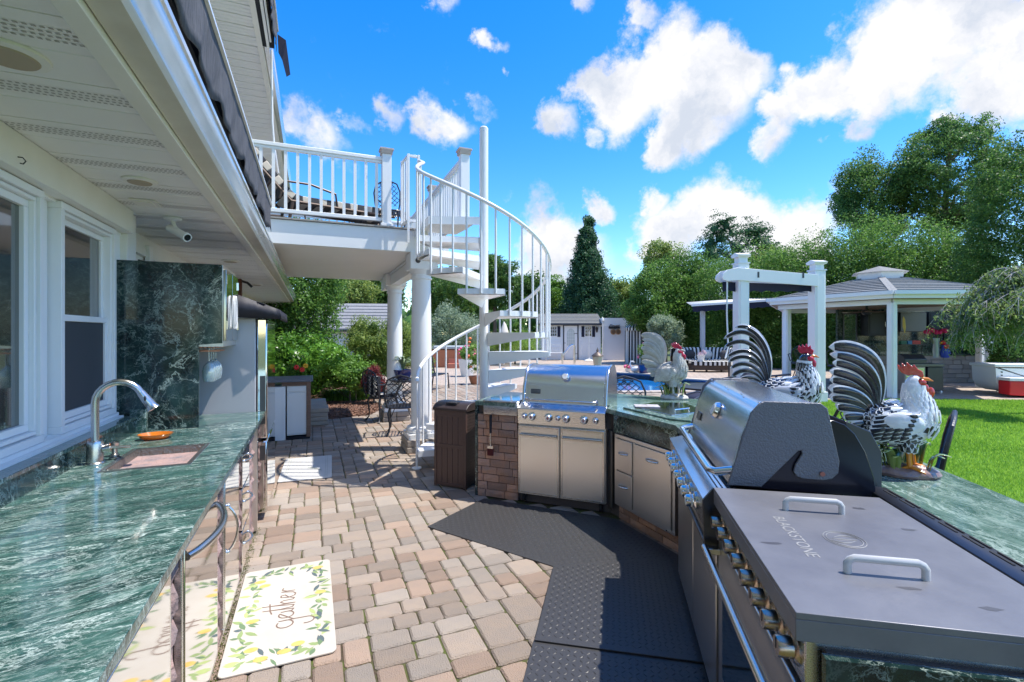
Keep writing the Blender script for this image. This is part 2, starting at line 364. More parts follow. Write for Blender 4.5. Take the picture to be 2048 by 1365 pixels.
# ------------------------------------------------------------------ palette
white = mat('white_vinyl', (.85, .85, .84), .38, col2=(.81, .81, .80), nscale=2.5)
cream = mat('cream_trim', (.84, .81, .74), .42, col2=(.76, .73, .65), nscale=3.5, contrast=.3)
soffm = mat('soffit_vinyl', (.86, .84, .80), .5, col2=(.80, .78, .74), nscale=1.3)
sidem = mat('siding_vinyl', (.84, .83, .80), .5, col2=(.78, .77, .73), nscale=1.7)
gutm = mat('gutter_aluminium', (.72, .73, .72), .17, .25, col2=(.60, .59, .56), nscale=4, coat=.6)
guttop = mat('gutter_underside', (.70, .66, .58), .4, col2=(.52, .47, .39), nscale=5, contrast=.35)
whitem = mat('white_painted_metal', (.82, .82, .81), .28, col2=(.76, .76, .75), nscale=4, coat=.2)
black = mat('black_void', (.012, .012, .014), .8)
blackcast = mat('black_cast_iron', (.02, .021, .026), .35, spec=.6, bump=.2, bscale=60)
fabric = mat('charcoal_canvas', (.035, .037, .045), .85, col2=(.13, .13, .145), nscale=14, stretch=(6, 6, .6), bump=.4, bscale=80)
blackcanvas = mat('black_canvas', (.012, .012, .02), .6, bump=.5, bscale=9)
steelm = steel('stainless_brushed', axis=(1, 20, 60))
steelv = steel('stainless_brushed_upright', (.76, .73, .69), .3, axis=(60, 60, 1), var=.05)
steelh = steel('stainless_hood', (.66, .66, .67), .22, axis=(1, 40, 40), var=.06)
chrome = mat('chrome', (.78, .78, .78), .12, 1)
satin = mat('satin_nickel', (.62, .59, .55), .24, 1)
mirror = mat('mirror_stainless', (.70, .68, .65), .05, 1, bump=.03, bscale=3)
blksteel = mat('black_stainless', (.10, .10, .11), .32, .9)
castm = mat('grey_cast_metal', (.15, .155, .175), .42, .3, bump=.5, bscale=140)
lidm = mat('griddle_lid_coating', (.14, .142, .16), .40, .3, col2=(.21, .21, .225), nscale=4, contrast=.2, detail=9, bump=.06, bscale=50)
engr = mat('engraved_line', (.34, .33, .31), .5, .3)
marb = marble('green_marble_top', (.008, .036, .030), (.06, .145, .118), (.64, .74, .67), (1, 3.3, 1), rot=R(-14), rough=.10, vw=.021, fine=1.5)
marbd = marble('dark_green_marble', (.004, .010, .012), (.022, .055, .048), (.50, .62, .54), (1, 1, 1), rough=.10, fine=1.0, vw=.014)
marbr = marble('green_marble_island', (.035, .085, .07), (.12, .20, .165), (.40, .50, .44), (2.6, 1.1, 1), rot=R(30), rough=.12, vw=.035)
glassd = mat('window_glass', (.018, .026, .024), .015, spec=.9, coat=1)
screenm = mat('window_screen', (.055, .06, .068), .6, spec=.3)
glass = mat('clear_glass', (.9, .95, .95), .02, trans=1.)
amber = mat('amber_glass', (.8, .24, .02), .05, trans=.35, coat=1)
brickm = mat('veneer_brick', (.50, .25, .14), .85, col2=(.26, .20, .175), nscale=5, bump=.8, bscale=70, rand=.28)
stonem = mat('rough_split_stone', (.40, .25, .21), .9, col2=(.17, .15, .155), nscale=14, bump=1.0, bscale=45, rand=.15)
paverm = mat('paver_concrete', (.35, .265, .19), .85, col2=(.25, .215, .185), nscale=6, bump=.9, bscale=150, rand=.24, detail=9)
pavm2 = mat('paver_pinkish', (.365, .25, .175), .85, col2=(.27, .21, .165), nscale=6, bump=.9, bscale=150, rand=.22, detail=9)
pavm3 = mat('paver_greyish', (.26, .23, .20), .85, col2=(.35, .285, .22), nscale=6, bump=.9, bscale=150, rand=.22, detail=9)
for m_ in (paverm, pavm2, pavm3):
    for n_ in m_.node_tree.nodes:
        if n_.type == 'TEX_NOISE' and n_.inputs['Scale'].default_value < 20: n_.inputs['Roughness'].default_value = .86
capm = mat('step_stone', (.40, .34, .27), .85, col2=(.27, .23, .2), nscale=6, bump=.6, bscale=60)
jointm = mat('mossy_joint_sand', (.075, .05, .032), .95, col2=(.09, .115, .02), nscale=7, contrast=.12, bump=1, bscale=120)
rubber = mat('black_rubber', (.046, .045, .045), .42, bump=.15, bscale=90)
brownp = mat('brown_resin', (.075, .042, .033), .5, bump=.3, bscale=60)
brownd = mat('dark_brown_resin', (.035, .023, .02), .45)
lawnm = mat('lawn_turf', (.10, .235, .02), .9, col2=(.15, .31, .035), nscale=30, bump=1, bscale=200)
mulch = mat('bark_mulch', (.20, .11, .075), .95, col2=(.095, .055, .04), nscale=40, bump=1, bscale=90)
soil = mat('far_ground', (.10, .13, .05), .95, col2=(.07, .1, .03), nscale=.5)
woodm = mat('weathered_wood', (.16, .09, .06), .7, col2=(.26, .16, .11), nscale=5, stretch=(1, 1, 12), bump=.4, bscale=30)
woodg = mat('grey_wood', (.17, .165, .17), .75, col2=(.10, .10, .105), nscale=6, bump=.4, bscale=30)
barkm = mat('tree_bark', (.10, .075, .055), .9, col2=(.17, .14, .11), nscale=10, stretch=(1, 1, .3), bump=1, bscale=25)
hamm = mat('hammered_copper', (.235, .21, .18), .35, .7, bump=1.0, bscale=55)
redm = mat('red_plastic', (.62, .012, .02), .35)
navy = mat('navy_fabric', (.008, .010, .032), .8)
navyg = mat('navy_glaze', (.01, .015, .12), .1, coat=1)
creamf = mat('cream_fabric', (.66, .60, .50), .85)
darkf = mat('charcoal_fabric', (.06, .06, .065), .85)
whitef = mat('white_fabric', (.72, .71, .66), .85)
blackf = mat('black_fabric', (.014, .014, .018), .85)
wicker = mat('brown_wicker', (.07, .045, .033), .7, bump=.8, bscale=60)
frameb = mat('brown_aluminium', (.095, .065, .05), .45, .3)
potw = mat('white_pot', (.75, .75, .73), .4)
shingle = mat('asphalt_shingle', (.20, .20, .19), .9, col2=(.32, .32, .30), nscale=22, bump=.7, bscale=90, rand=.22)
shingled = mat('shingle_cool_grey', (.18, .18, .185), .9, col2=(.27, .27, .275), nscale=14, bump=.7, bscale=90, rand=.1)  # slightly darker, cooler grey shingles for the garden shed
poolm = mat('pool_water', (.01, .14, .42), .03, spec=.7, col2=(.02, .22, .55), nscale=3, bump=.25, bscale=6)
poolt = mat('pool_liner', (.02, .10, .40), .3, col2=(.05, .22, .6), nscale=25)
copem = mat('coping_stone', (.52, .44, .37), .8, col2=(.42, .36, .30), nscale=5, bump=.4, bscale=40, rand=.12)
beige = mat('beige_panel', (.56, .46, .37), .6)
L_arb = leafmat('leaf_arborvitae', (.042, .125, .022), (.165, .31, .06), .45)
L_tall = leafmat('leaf_tall_tree', (.035, .105, .03), (.14, .27, .06), .4)
L_dark = leafmat('leaf_dark_green', (.03, .09, .02), (.12, .235, .045), .4)
L_mid = leafmat('leaf_mid_green', (.055, .15, .02), (.20, .37, .06), .45)
L_rho = leafmat('leaf_glossy_green', (.04, .14, .015), (.20, .40, .05), .3, .28)
L_yel = leafmat('leaf_olive_green', (.10, .18, .035), (.30, .38, .10), .45)
L_sil = leafmat('leaf_silver_green', (.13, .2, .11), (.36, .44, .30))
L_con = leafmat('leaf_blue_conifer', (.018, .065, .032), (.07, .17, .07))
L_red = leafmat('leaf_red_maple', (.10, .014, .018), (.24, .04, .035))
L_weep = leafmat('leaf_weeping_green', (.09, .17, .04), (.26, .36, .12))
L_gr = leafmat('leaf_strap_green', (.06, .16, .02), (.22, .38, .07))
FL_r = mat('flower_red', (.75, .03, .02), .6); FL_y = mat('flower_yellow', (.85, .45, .02), .6); FL_p = mat('flower_pink', (.75, .12, .25), .6)
FL_w = mat('flower_white_pink', (.8, .62, .66), .6)

# ------------------------------------------------------------------ ground
PZ = 0.0
pool_poly = [(p.x, p.y) for p in (gnd(1120, 752), gnd(1215, 745), gnd(1300, 750), gnd(1355, 758), gnd(1420, 762), gnd(1500, 765), gnd(1520, 775), gnd(1440, 783.5), gnd(1355, 783), gnd(1235, 784), gnd(1130, 776))]
def big(r, c=(0, 0)): return [(c[0]+r*math.cos(i*math.pi/12), c[1]+r*math.sin(i*math.pi/12)) for i in range(24)]
b = B(); b.prism(big(700), -.6, -.05, holes=[pool_poly]); b.build('ground', soil, kind='structure', smooth=False)
lawn_poly = [(10.9, 7.5), (12.7, 6.95), (13.9, 6.4), (15.5, 5.6), (26, 1.0), (26, -16), (3.3, -16), (3.3, -2), (4.0, 1.0), (5.2, 3.2), (7.5, 5.3)]
bed_poly = [(-7, 9.45), (-.2, 9.45), (.35, 9.3), (1.05, 9.55), (1.35, 10.2), (1.3, 13), (1.9, 17), (2.8, 21), (2.5, 32), (-7, 32)]
far_poly = [(-.6, -1), (3.3, -2), (4.0, 1), (26, -2), (40, 6), (40, 17.6), (19, 17.2), (19, 26), (1.2, 29), (2.8, 21), (1.3, 13), (1.0, 9.3), (-.9, 9.6), (-.9, -1)]
b = B(); b.prism(far_poly, -.045, -.012, holes=[pool_poly]); b.build('paving_bed', jointm, kind='structure', smooth=False)
b = B(); b.prism(bed_poly, -.04, .012)
b.build('planting_bed', mulch, kind='structure', smooth=False)
b = B(); b.prism(lawn_poly, -.03, .006); b.build('lawn', lawnm, kind='structure', smooth=False)

# far paving: a sheet with a brick pattern in the paver colours, beyond the built stones
fm = bpy.data.materials.new('far_paving_pattern'); fm.use_nodes = True; t = fm.node_tree; bb = t.nodes['Principled BSDF']; l = t.links.new
c = t.nodes.new('ShaderNodeTexCoord'); br = t.nodes.new('ShaderNodeTexBrick'); br.inputs['Scale'].default_value = 1; br.inputs['Brick Width'].default_value = .3; br.inputs['Row Height'].default_value = .19
br.inputs['Mortar Size'].default_value = .008; br.inputs['Color1'].default_value = (.46, .36, .28, 1); br.inputs['Color2'].default_value = (.37, .31, .26, 1); br.inputs['Mortar'].default_value = (.16, .12, .08, 1)
l(c.outputs['Object'], br.inputs['Vector']); l(br.outputs['Color'], bb.inputs['Base Color']); bb.inputs['Roughness'].default_value = .85
def inpoly(x, y, poly):
    r = False; n = len(poly); j = n-1
    for i in range(n):
        xi, yi = poly[i]; xj, yj = poly[j]
        if (yi > y) != (yj > y) and x < (xj-xi)*(y-yi)/(yj-yi)+xi: r = not r
        j = i
    return r
fp2 = [(1.9, 15.1), (2.8, 21), (2.5, 29), (19, 26), (19, 17.2), (40, 17.6), (40, 6), (26, .9), (15.5, 5.5), (13.9, 6.3), (12.7, 6.85), (10.9, 7.4), (9.0, 6.2), (9.0, 12.0), (4, 14.2)]
def sub_poly_cells():
    """far paving as a grid of cells that leave the pool open"""
    g = B(); st = .25; x = 1.0
    while x < 40:
        y = -2.0
        while y < 29:
            cx, cy = x+st/2, y+st/2
            if inpoly(cx, cy, fp2):
                if not any(inpoly(px, py, pool_poly) for px in (x, x+st, cx) for py in (y, y+st, cy)):
                    g.add([(x, y, -.003), (x+st, y, -.003), (x+st, y+st, -.003), (x, y+st, -.003)], [(0, 1, 2, 3)])
            y += st
        x += st
    return g
sub_poly_cells().build('far_paving', fm, kind='structure', smooth=False)

# pool
b = B(); n = len(pool_poly)
b.add([(x, y, -.34) for x, y in pool_poly]+[(x, y, .0) for x, y in pool_poly], [(i, (i+1) % n, n+(i+1) % n, n+i) for i in range(n)]); b.build('pool_wall', poolt, kind='structure', smooth=False)
b = B(); b.sheet(pool_poly, -.20); b.build('pool_water', poolm, kind='structure', smooth=False)
pw = bpy.data.objects.new('pool_coping', None); COL.objects.link(pw); pw['kind'] = 'structure'
for i in range(n):
    p = Vector((*pool_poly[i], 0)); q = Vector((*pool_poly[(i+1) % n], 0)); Ld = (q-p).length; k = max(1, int(Ld/.55)); d = (q-p)/k; nrm = Vector((d.y, -d.x, 0)).normalized()
    ctr = sum((Vector((*z, 0)) for z in pool_poly), Vector())/n
    if (p-ctr).dot(nrm) < 0: nrm = -nrm
    for j in range(k):
        a = p+d*(j+.015); c_ = p+d*(j+.985)
        b = B(); b.prism([(a.x-nrm.x*.03, a.y-nrm.y*.03), (c_.x-nrm.x*.03, c_.y-nrm.y*.03), (c_.x+nrm.x*.3, c_.y+nrm.y*.3), (a.x+nrm.x*.3, a.y+nrm.y*.3)], -.01, .03); b.build('coping_stone', copem, pw, smooth=False)

# ------------------------------------------------------------------ pavers: random ashlar of three stone sizes
island_foot = [(1.47, 4.38), (2.33, 3.5), (2.40, 2.68), (1.10, .70), (1.95, .10), (3.05, 1.9), (3.45, 3.4), (2.9, 4.3), (1.75, 4.6)]
U = .067; X0, Y0 = -.47, .55; NX, NY = int(9.5/U), int(16.5/U)
occ = np.zeros((NX, NY), bool); PV = []
pr = random.Random(11); SZ = [(2, 2)]*5+[(3, 2)]*9+[(2, 3)]*2+[(3, 3)]*2+[(4, 3)]+[(3, 4)]
def vis(x, y):
    D = x*SA+y*CA
    if D < 1.2: return False
    u = 1024+960*(x*CA-y*SA)/D
    return -150 < u < 2200 and 668+960*EYE/D < 1480
def okc(x, y): return vis(x, y) and not inpoly(x, y, lawn_poly) and not inpoly(x, y, bed_poly) and not inpoly(x, y, island_foot) and not inpoly(x, y, pool_poly) and not (D_(x, y) > 14.6)
def D_(x, y): return x*SA+y*CA
for j in range(NY):
    for i in range(NX):
        if occ[i, j]: continue
        run = 0
        while i+run < NX and not occ[i+run, j] and run < 7: run += 1
        c_ = [s for s in SZ if s[0] <= run and run-s[0] != 1 and j+s[1] <= NY and not occ[i:i+s[0], j:j+s[1]].any()]
        s = pr.choice(c_) if c_ else (min(run, 2), 1 if run < 2 or (j+1 < NY and occ[i:i+2, j+1].any()) else min(2, NY-j))
        if not c_ and j+s[1] <= NY and occ[i:i+s[0], j:j+s[1]].any(): s = (s[0], 1)
        occ[i:i+s[0], j:j+s[1]] = True
        x, y = X0+(i+s[0]/2)*U, Y0+(j+s[1]/2)*U
        if okc(x, y): PV.append((D_(x, y), x, y, s))
def paver_geo(w, h, g):
    """tumbled stone: chamfered top, slightly wandering outline"""
    c = .009; w2, h2 = w/2-.0036, h/2-.0036; k = .011
    out = [(-w2+k, -h2), (0, -h2), (w2-k, -h2), (w2, -h2+k), (w2, h2-k), (w2-k, h2), (0, h2), (-w2+k, h2), (-w2, h2-k), (-w2, -h2+k)]
    out = [(x+g.uniform(-.0035, .0035), y+g.uniform(-.0035, .0035)) for x, y in out]; m = len(out)
    top = [(x*(1-c/w2), y*(1-c/h2), g.uniform(-.0006, .0006)) for x, y in out]
    v = [(x, y, -.03) for x, y in out]+[(x, y, -.008) for x, y in out]+top
    f = [(a*m+i, a*m+(i+1) % m, (a+1)*m+(i+1) % m, (a+1)*m+i) for a in (0, 1) for i in range(m)]+[tuple(2*m+i for i in range(m))]
    return v, f
PV.sort(); patio = bpy.data.objects.new('patio', None); COL.objects.link(patio); patio['kind'] = 'structure'
cache = {}; far = B(); pmats = [paverm, pavm2, pavm3]
for k, (d, x, y, s) in enumerate(PV):
    mi = pr.choice((0, 0, 0, 1, 1, 2, 2))
    if k < 300:
        key = (s, mi, pr.randrange(3))
        if key not in cache:
            q = B(); q.add(*paver_geo(s[0]*U, s[1]*U, pr)); cache[key] = q.mesh('paver', pmats[mi], smooth=False)
        inst('paver', cache[key], patio, (x, y, pr.uniform(-.002, .002)), (pr.uniform(-.006, .006), pr.uniform(-.006, .006), pr.choice((0, math.pi))+pr.uniform(-.006, .006)))
    else:
        v, f = paver_geo(s[0]*U, s[1]*U, pr); z = pr.uniform(-.002, .002)
        far.add([(x+a, y+b_, z+c_) for a, b_, c_ in v], f, mi)
far.build('far_paver', pmats, patio, smooth=False, kind='stuff')

# moss and weeds in the joints beside the left counter
g = np.random.default_rng(5); n = 2600
P = np.stack([-.42+np.abs(g.normal(0, .02, n)), g.uniform(1.2, 4.3, n), g.uniform(-.006, .01, n)], 1)
q = g.integers(0, 60, n); 
V, F = leaves(P, np.tile([0, 0, 1.], (n, 1)), .009, .6, .6, 2)
o = bpy.data.objects.new('joint_moss', npmesh('joint_moss', V, F, [leafmat('moss', (.05, .08, .008), (.12, .14, .02))])); COL.objects.link(o); o['kind'] = 'stuff'

# grass blades on the lawn
n = 230000; pts = []
g = np.random.default_rng(9)
D = 2.3+ (13.5-2.3)*g.random(n)**1.15; uu = g.uniform(1560, 2230, n); r = (uu-1024)/960
X = D*(SA+CA*r); Y = D*(CA-SA*r); keep = np.array([inpoly(a, b_, lawn_poly) for a, b_ in zip(X[:n], Y[:n])])
X, Y, D = X[keep], Y[keep], D[keep]; n = len(X)
a = g.uniform(0, 6.28, n); h = g.uniform(.025, .05, n); w = .0022+.0005*D; ln = g.normal(0, .014, (n, 2))
dx, dy = np.cos(a)*w, np.sin(a)*w; z0 = np.full(n, .004)
V = np.stack([np.stack([X-dx, Y-dy, z0], 1), np.stack([X+dx, Y+dy, z0], 1), np.stack([X+ln[:, 0], Y+ln[:, 1], h], 1)], 1).reshape(-1, 3)
o = bpy.data.objects.new('grass', npmesh('grass', V, np.arange(3*n).reshape(-1, 3), [leafmat('grass_blade', (.12, .27, .02), (.27, .46, .06), .5)])); COL.objects.link(o); o['kind'] = 'stuff'

# ================================================================== HOUSE
house = thing('house', 'white vinyl-sided house with deep soffit and gutter along the left', 'house', (0, 0, 0))
WX = -1.17
b = B(); b.box((WX-.2, -2.5, 0), (WX, 4.08, 1.03)); b.box((WX-.2, -2.5, 2.2), (WX, 4.08, 2.37)); b.box((WX-.2, 3.79, 1.03), (WX-.004, 4.08, 2.2)); b.box((WX-.2, 2.9, 1.03), (WX-.03, 3.05, 2.2))
b.build('wall', white, house)
b = B(); b.box((-1.32, -2.5, 2.215), (-1.10, 3.93, 2.368)); b.build('header_beam', cream, house, bevel=.004)
b = B(); b.box((-1.32, 3.93, 1.4), (-1.135, 4.10, 2.368)); b.build('corner_post', cream, house, bevel=.004)
b = B(); b.box((-1.5, 4.08, 0), (-1.33, 16.0, 2.9)); b.build('wall', sidem, house)
for k in range(11):                                             # clapboards of the recessed wall
    z = .2+k*.2; b = B(); b.extrude([(-1.33, z), (-1.292, z+.002), (-1.327, z+.2), (-1.33, z+.2)], 'y', 4.1, 15.95); b.build('siding_board', sidem, house, smooth=False)
for y in (4.95, 6.4):
    b = B(); b.box((-1.31, y, 1.2), (-1.275, y+.1, 2.3)); b.build('trim_board', white, house, bevel=.003)
b = B(); b.box((-1.30, 8.1, .9), (-1.27, 9.7, 1.98)); b.box((-1.27, 8.08, 1.98), (-1.24, 9.72, 2.06)); fr = b.build('window_frame', white, house)
b = B(); b.box((-1.269, 8.2, .98), (-1.262, 8.86, 1.92)); b.box((-1.269, 8.94, .98), (-1.262, 9.6, 1.92)); b.build('pane', glassd, fr)

def window(y0, y1, sashes=True):
    """vinyl double-hung window with stepped frame"""
    w = bpy.data.objects.new('window', None); COL.objects.link(w); w.parent = house
    def ring(a, b_, z0, z1, th, x0, x1, nm, m=white):
        q = B(); q.box((x0, a, z0), (x1, b_, z0+th)); q.box((x0, a, z1-th), (x1, b_, z1)); q.box((x0, a, z0+th), (x1, a+th, z1-th)); q.box((x0, b_-th, z0+th), (x1, b_, z1-th)); return q.build(nm, m, w, bevel=.003)
    ring(y0-.0, y1+.0, 1.05, 2.21, .035, WX-.06, WX+.022, 'frame')
    ring(y0+.037, y1-.037, 1.09, 2.172, .018, WX-.06, WX+.008, 'frame')
    zm = 1.63 if sashes else None
    if sashes:
        ring(y0+.056, y1-.056, zm-.018, 2.153, .032, WX-.055, WX-.028, 'sash'); ring(y0+.056, y1-.056, 1.11, zm+.02, .034, WX-.04, WX-.006, 'sash')
        q = B(); q.box((WX-.045, y0+.089, zm+.015), (WX-.040, y1-.089, 2.12)); q.build('pane', glassd, w)
        q = B(); q.box((WX-.022, y0+.091, 1.145), (WX-.018, y1-.091, zm-.015)); q.build('screen', screenm, w)
    else:
        ring(y0+.056, y1-.056, 1.11, 2.153, .034, WX-.05, WX-.012, 'sash')
        q = B(); q.box((WX-.035, y0+.091, 1.145), (WX-.030, y1-.091, 2.118)); q.build('pane', glassd, w)
window(3.06, 3.785); window(.9, 2.895, False); window(-1.6, .6, False)
b = B(); b.box((WX-.02, -2.5, 1.005), (WX+.055, 3.80, 1.03)); b.box((WX-.02, -2.5, 1.03), (WX+.03, 3.80, 1.05)); b.build('window_sill', white, house, bevel=.003)

# lower soffit: one panel per 0.4 m with V grooves and a perforated strip
pan = B()
pan.extrude([(0, 0), (.19, 0), (.195, .006), (.20, 0), (.392, 0), (.398, .008), (.40, .008), (.40, .02), (0, .02)][::-1], 'x', -1.33, -.575)
pm = pan.mesh('soffit_panel', soffm, smooth=False)
for k in range(45): inst('soffit_panel', pm, house, (0, -2+k*.4, 2.37))
slots = B()
for k in range(5, 36):
    y = -2+k*.4
    if y < .0 or y > 11: continue
    for r_ in range(4):
        x = -1.3+(.006 if r_ % 2 else 0)
        while x < -.6:
            slots.add([(x, y+.06+r_*.022, 2.3685), (x+.011, y+.06+r_*.022, 2.3685), (x+.011, y+.069+r_*.022, 2.3685), (x, y+.069+r_*.022, 2.3685)], [(3, 2, 1, 0)]); x += .0185 if y < 5 else .03
slots.build('vent_slots', mat('slot_shadow', (.42, .40, .37), .9), house, smooth=False, kind='stuff')
b = B(); b.box((-.585, -2, 2.352), (-.524, 4.1, 2.40)); b.build('fascia_board', cream, house, bevel=.002)
b = B(); b.box((-.585, 4.106, 2.354), (-.524, 16, 2.40)); b.build('fascia_board', cream, house, bevel=.002)
b = B(); b.box((-.523, -2, 2.39), (-.516, 16, 2.5)); b.build('fascia_backing', black, house)
gp = [(-.520, 2.376), (-.440, 2.380), (-.432, 2.392), (-.4275, 2.40)]
gp2 = [(-.4275, 2.40), (-.423, 2.42), (-.408, 2.445), (-.399, 2.47), (-.397, 2.495), (-.390, 2.50), (-.388, 2.517), (-.392, 2.521), (-.398, 2.517)]
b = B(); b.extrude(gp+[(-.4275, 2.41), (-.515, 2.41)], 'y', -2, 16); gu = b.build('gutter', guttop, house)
b = B(); b.extrude(gp2+[(-.404, 2.497), (-.405, 2.47), (-.415, 2.448), (-.43, 2.42)], 'y', -2, 16); b.build('gutter_face', gutm, gu)
b = B(); b.extrude([(-.51, 2.386), (-.43, 2.39), (-.40, 2.45), (-.39, 2.518), (-.51, 2.518)], 'y', 16, 16.01); b.tube([(-.46, 15.9, 2.39), (-.46, 15.9, 2.30), (-.5, 15.95, 2.22), (-.62, 16, 2.16), (-1.3, 16.1, 2.08)], .04, 10); b.build('downspout', gutm, gu)
b = B(); b.extrude([(-.505, 2.50), (-.41, 2.512), (-.42, 2.53), (-1.6, 2.93), (-1.6, 2.88)], 'y', -2, 6.2); b.extrude([(-.505, 2.50), (-.41, 2.512), (-.42, 2.53), (-1.6, 2.7), (-1.6, 2.66)], 'y', 6.2, 16); b.build('roof', shingle, house)
for y, r_ in ((1.86, .075), (3.13, .06), (6.2, .07), (9.0, .07)):            # recessed ceiling lights
    b = B(); x = -.82 if y < 3 else -.85; b.lathe([(r_, 0), (r_+.018, .004), (r_+.02, .012)], (x, y, 2.357), 28); lt = b.build('recessed_light', cream, house)
    b = B()
    for q in range(5): b.lathe([(r_-.008-q*.012, .001), (r_-.004-q*.012, .006)], (x, y, 2.352+q*.0018), 28)
    b.build('baffle', mat('baffle_beige', (.42, .34, .24), .6), lt)
b = B(); b.box((-1.02, 3.55, 2.360), (-.89, 3.72, 2.367)); b.box((-.995, 3.58, 2.356), (-.915, 3.69, 2.36)); b.build('ceiling_vent', cream, house)
b = B(); b.tube([(-1.095, 2.55, 2.262), (-1.08, 2.55, 2.262), (-1.07, 2.55, 2.248), (-1.078, 2.55, 2.236), (-1.088, 2.55, 2.238)], .0025, 6); b.build('hook', blackcast, house)

# upper storey: wall, wide soffit of ribbed boards, gutter
b = B(); b.box((-1.9, -2.5, 2.95), (-1.7, 13.6, 5.1)); b.build('upper_wall', sidem, house)
up = B(); up.extrude([(0, 0), (.055, 0), (.06, .016), (.068, .002), (.125, 0), (.13, .016), (.138, .002), (.185, 0), (.19, .03), (.2, .03), (.2, .05), (0, .05)][::-1], 'x', -1.7, -.62)
pm = up.mesh('soffit_panel', soffm, smooth=False)
for k in range(76): inst('soffit_panel', pm, house, (0, -1.7+k*.2, 5.10))
b = B(); b.extrude([(-.62, 5.07), (-.56, 5.07), (-.55, 5.1), (-.55, 5.16), (-.62, 5.16)], 'y', -2, 13.6); b.build('upper_fascia', cream, house)
b = B(); b.extrude([(-.545, 5.09), (-.49, 5.09), (-.475, 5.13), (-.462, 5.17), (-.46, 5.23), (-.545, 5.23)], 'y', -2, 13.6); b.build('upper_gutter', gutm, house)
b = B(); b.extrude([(-.46, 5.22), (-1.9, 5.9), (-1.9, 5.2)], 'y', -2, 13.6); b.build('upper_roof', shingle, house)
for k in range(16): pass
t_ = tag(B().lathe([(.10, .0), (.105, .03), (.09, .05), (.085, .12), (.05, .12)], (0, 0, 0), 26).build('alarm_siren', cream), 'round white siren housing on the upper soffit with a thin cable', 'siren'); t_.location = (-.83, 4.6, 4.975)
b = B(); b.tube([(.08, 0, .03), (.16, .05, -.02), (.26, .12, -.03), (.33, .2, .03), (.37, .25, .12)], .005, 6); b.build('cable', mat('grey_cable', (.3, .28, .25), .6), t_)
t_ = tag(B().lathe([(.075, 0), (.09, .02), (.08, .06), (.04, .065)], (0, 0, 0), 22).build('soffit_light', cream), 'small round white fitting on the upper soffit near the terrace rail', 'light fitting'); t_.location = (-.95, 11.0, 5.03)

# retracted awnings
def awning(y0, y1, x, z0, z1, name, label, col, scal=.55, seed=3):
    a = thing('retracted_awning', label, 'awning', (0, y0, 0)); Ln = y1-y0; g = random.Random(seed)
    q = B(); q.box((x-.16, 0, z0+.05), (x-.03, Ln, z1-.03)); q.build('cassette', black, a)
    q = B(); q.extrude([(x+.002, z1-.015), (x+.018, z1-.012), (x+.018, z1+.004), (x+.002, z1+.004)], 'y', 0, Ln); q.build('front_rail', whitem, a)
    q = B(); n = int(Ln/.03)
    for i in range(n+1):
        y = i*Ln/n; ph = (y % scal)/scal; zb = z0+.05-.055*math.sin(math.pi*ph)**.6+g.uniform(-.004, .004)
        for j in range(6):
            tt = j/5; q.v.append((x+.008*math.sin(y*23+j)*tt+.010*math.sin(y*9.)*tt-.012*tt, y, z1-.008+(zb-z1+.008)*tt))
    q.f = [(i*6+j, (i+1)*6+j, (i+1)*6+j+1, i*6+j+1) for i in range(n) for j in range(5)]; q.m = [0]*len(q.f); o = q.build('valance', col, a)
    sm = o.modifiers.new('thickness', 'SOLIDIFY'); sm.thickness = .004
    q = B(); q.tube([(x-.06, .3, z0+.02), (x-.06, Ln*.5, z0+.055), (x-.06, Ln-.2, z0+.02)], .012, 8); q.box((x-.11, .02, z0+.02), (x-.08, Ln-.02, z0+.05)); q.build('arm', whitem, a)
    return a
awning(-1.5, 5.75, -.412, 2.64, 2.93, 'a', 'charcoal canvas awning rolled up above the lower gutter, scalloped edge torn', fabric, .42)
a = awning(-1.5, 6.6, -.40, 5.02, 5.3, 'b', 'dark awning rolled up along the highest eave, navy corner hanging down', fabric, .5, 8)
b = B(); b.add([(-.39, 8.1, 5.2), (-.30, 8.1, 5.15), (-.26, 8.35, 4.86), (-.30, 8.3, 4.80), (-.34, 8.15, 4.92), (-.38, 8.1, 4.98)], [(0, 1, 2, 3, 4, 5)]); o = b.build('valance', navy, a, smooth=False); o.modifiers.new('thickness', 'SOLIDIFY').thickness = .004; o.location = (0, 0, 0); o.location.y = -.1
b = B(); b.tube([(-.47, 8.2, 5.1), (-.46, 8.2, 4.2), (-.44, 8.22, 3.9), (-.40, 8.3, 3.6)], .012, 8); b.build('crank_pole', whitem, a)

# security camera under the soffit
sc = thing('security_camera', 'white bullet security camera hanging under the soffit above the marble panel', 'camera', (-.91, 4.05, 2.367), rz=0, scale=.74)
b = B(); b.lathe([(.075, 0), (.075, -.012), (.03, -.03)][::-1], (0, 0, 0), 24); b.build('base', white, sc)
b = B(); b.tube([(0, 0, -.02), (.01, -.01, -.06), (.03, -.03, -.10)], .018, 12); b.build('arm', white, sc)
b = B(); b.tube([(-.03, .03, -.09), (.13, -.13, -.19)], .036, 20); b.tube([(.125, -.125, -.187), (.15, -.15, -.203)], .041, 20); b.build('housing', white, sc)
b = B(); b.tube([(.1505, -.1505, -.2033), (.1525, -.1525, -.2045)], .030, 20); b.build('lens', glassd, sc)
fl = thing('floodlight', 'small white floodlight with cable on the far house wall', 'floodlight', (-1.25, 7.2, 2.08))
b = B(); b.ball((.06, 0, 0), (.07, .06, .05), 14, 8); b.tube([(0, 0, .08), (.03, 0, .05), (.05, 0, 0)], .02, 8); b.build('lamp_head', white, fl)
b = B(); b.tube([(-.02, -.02, .24), (.0, .05, .15), (.03, .03, .06)], .004, 6); b.build('cable', blackcast, fl)
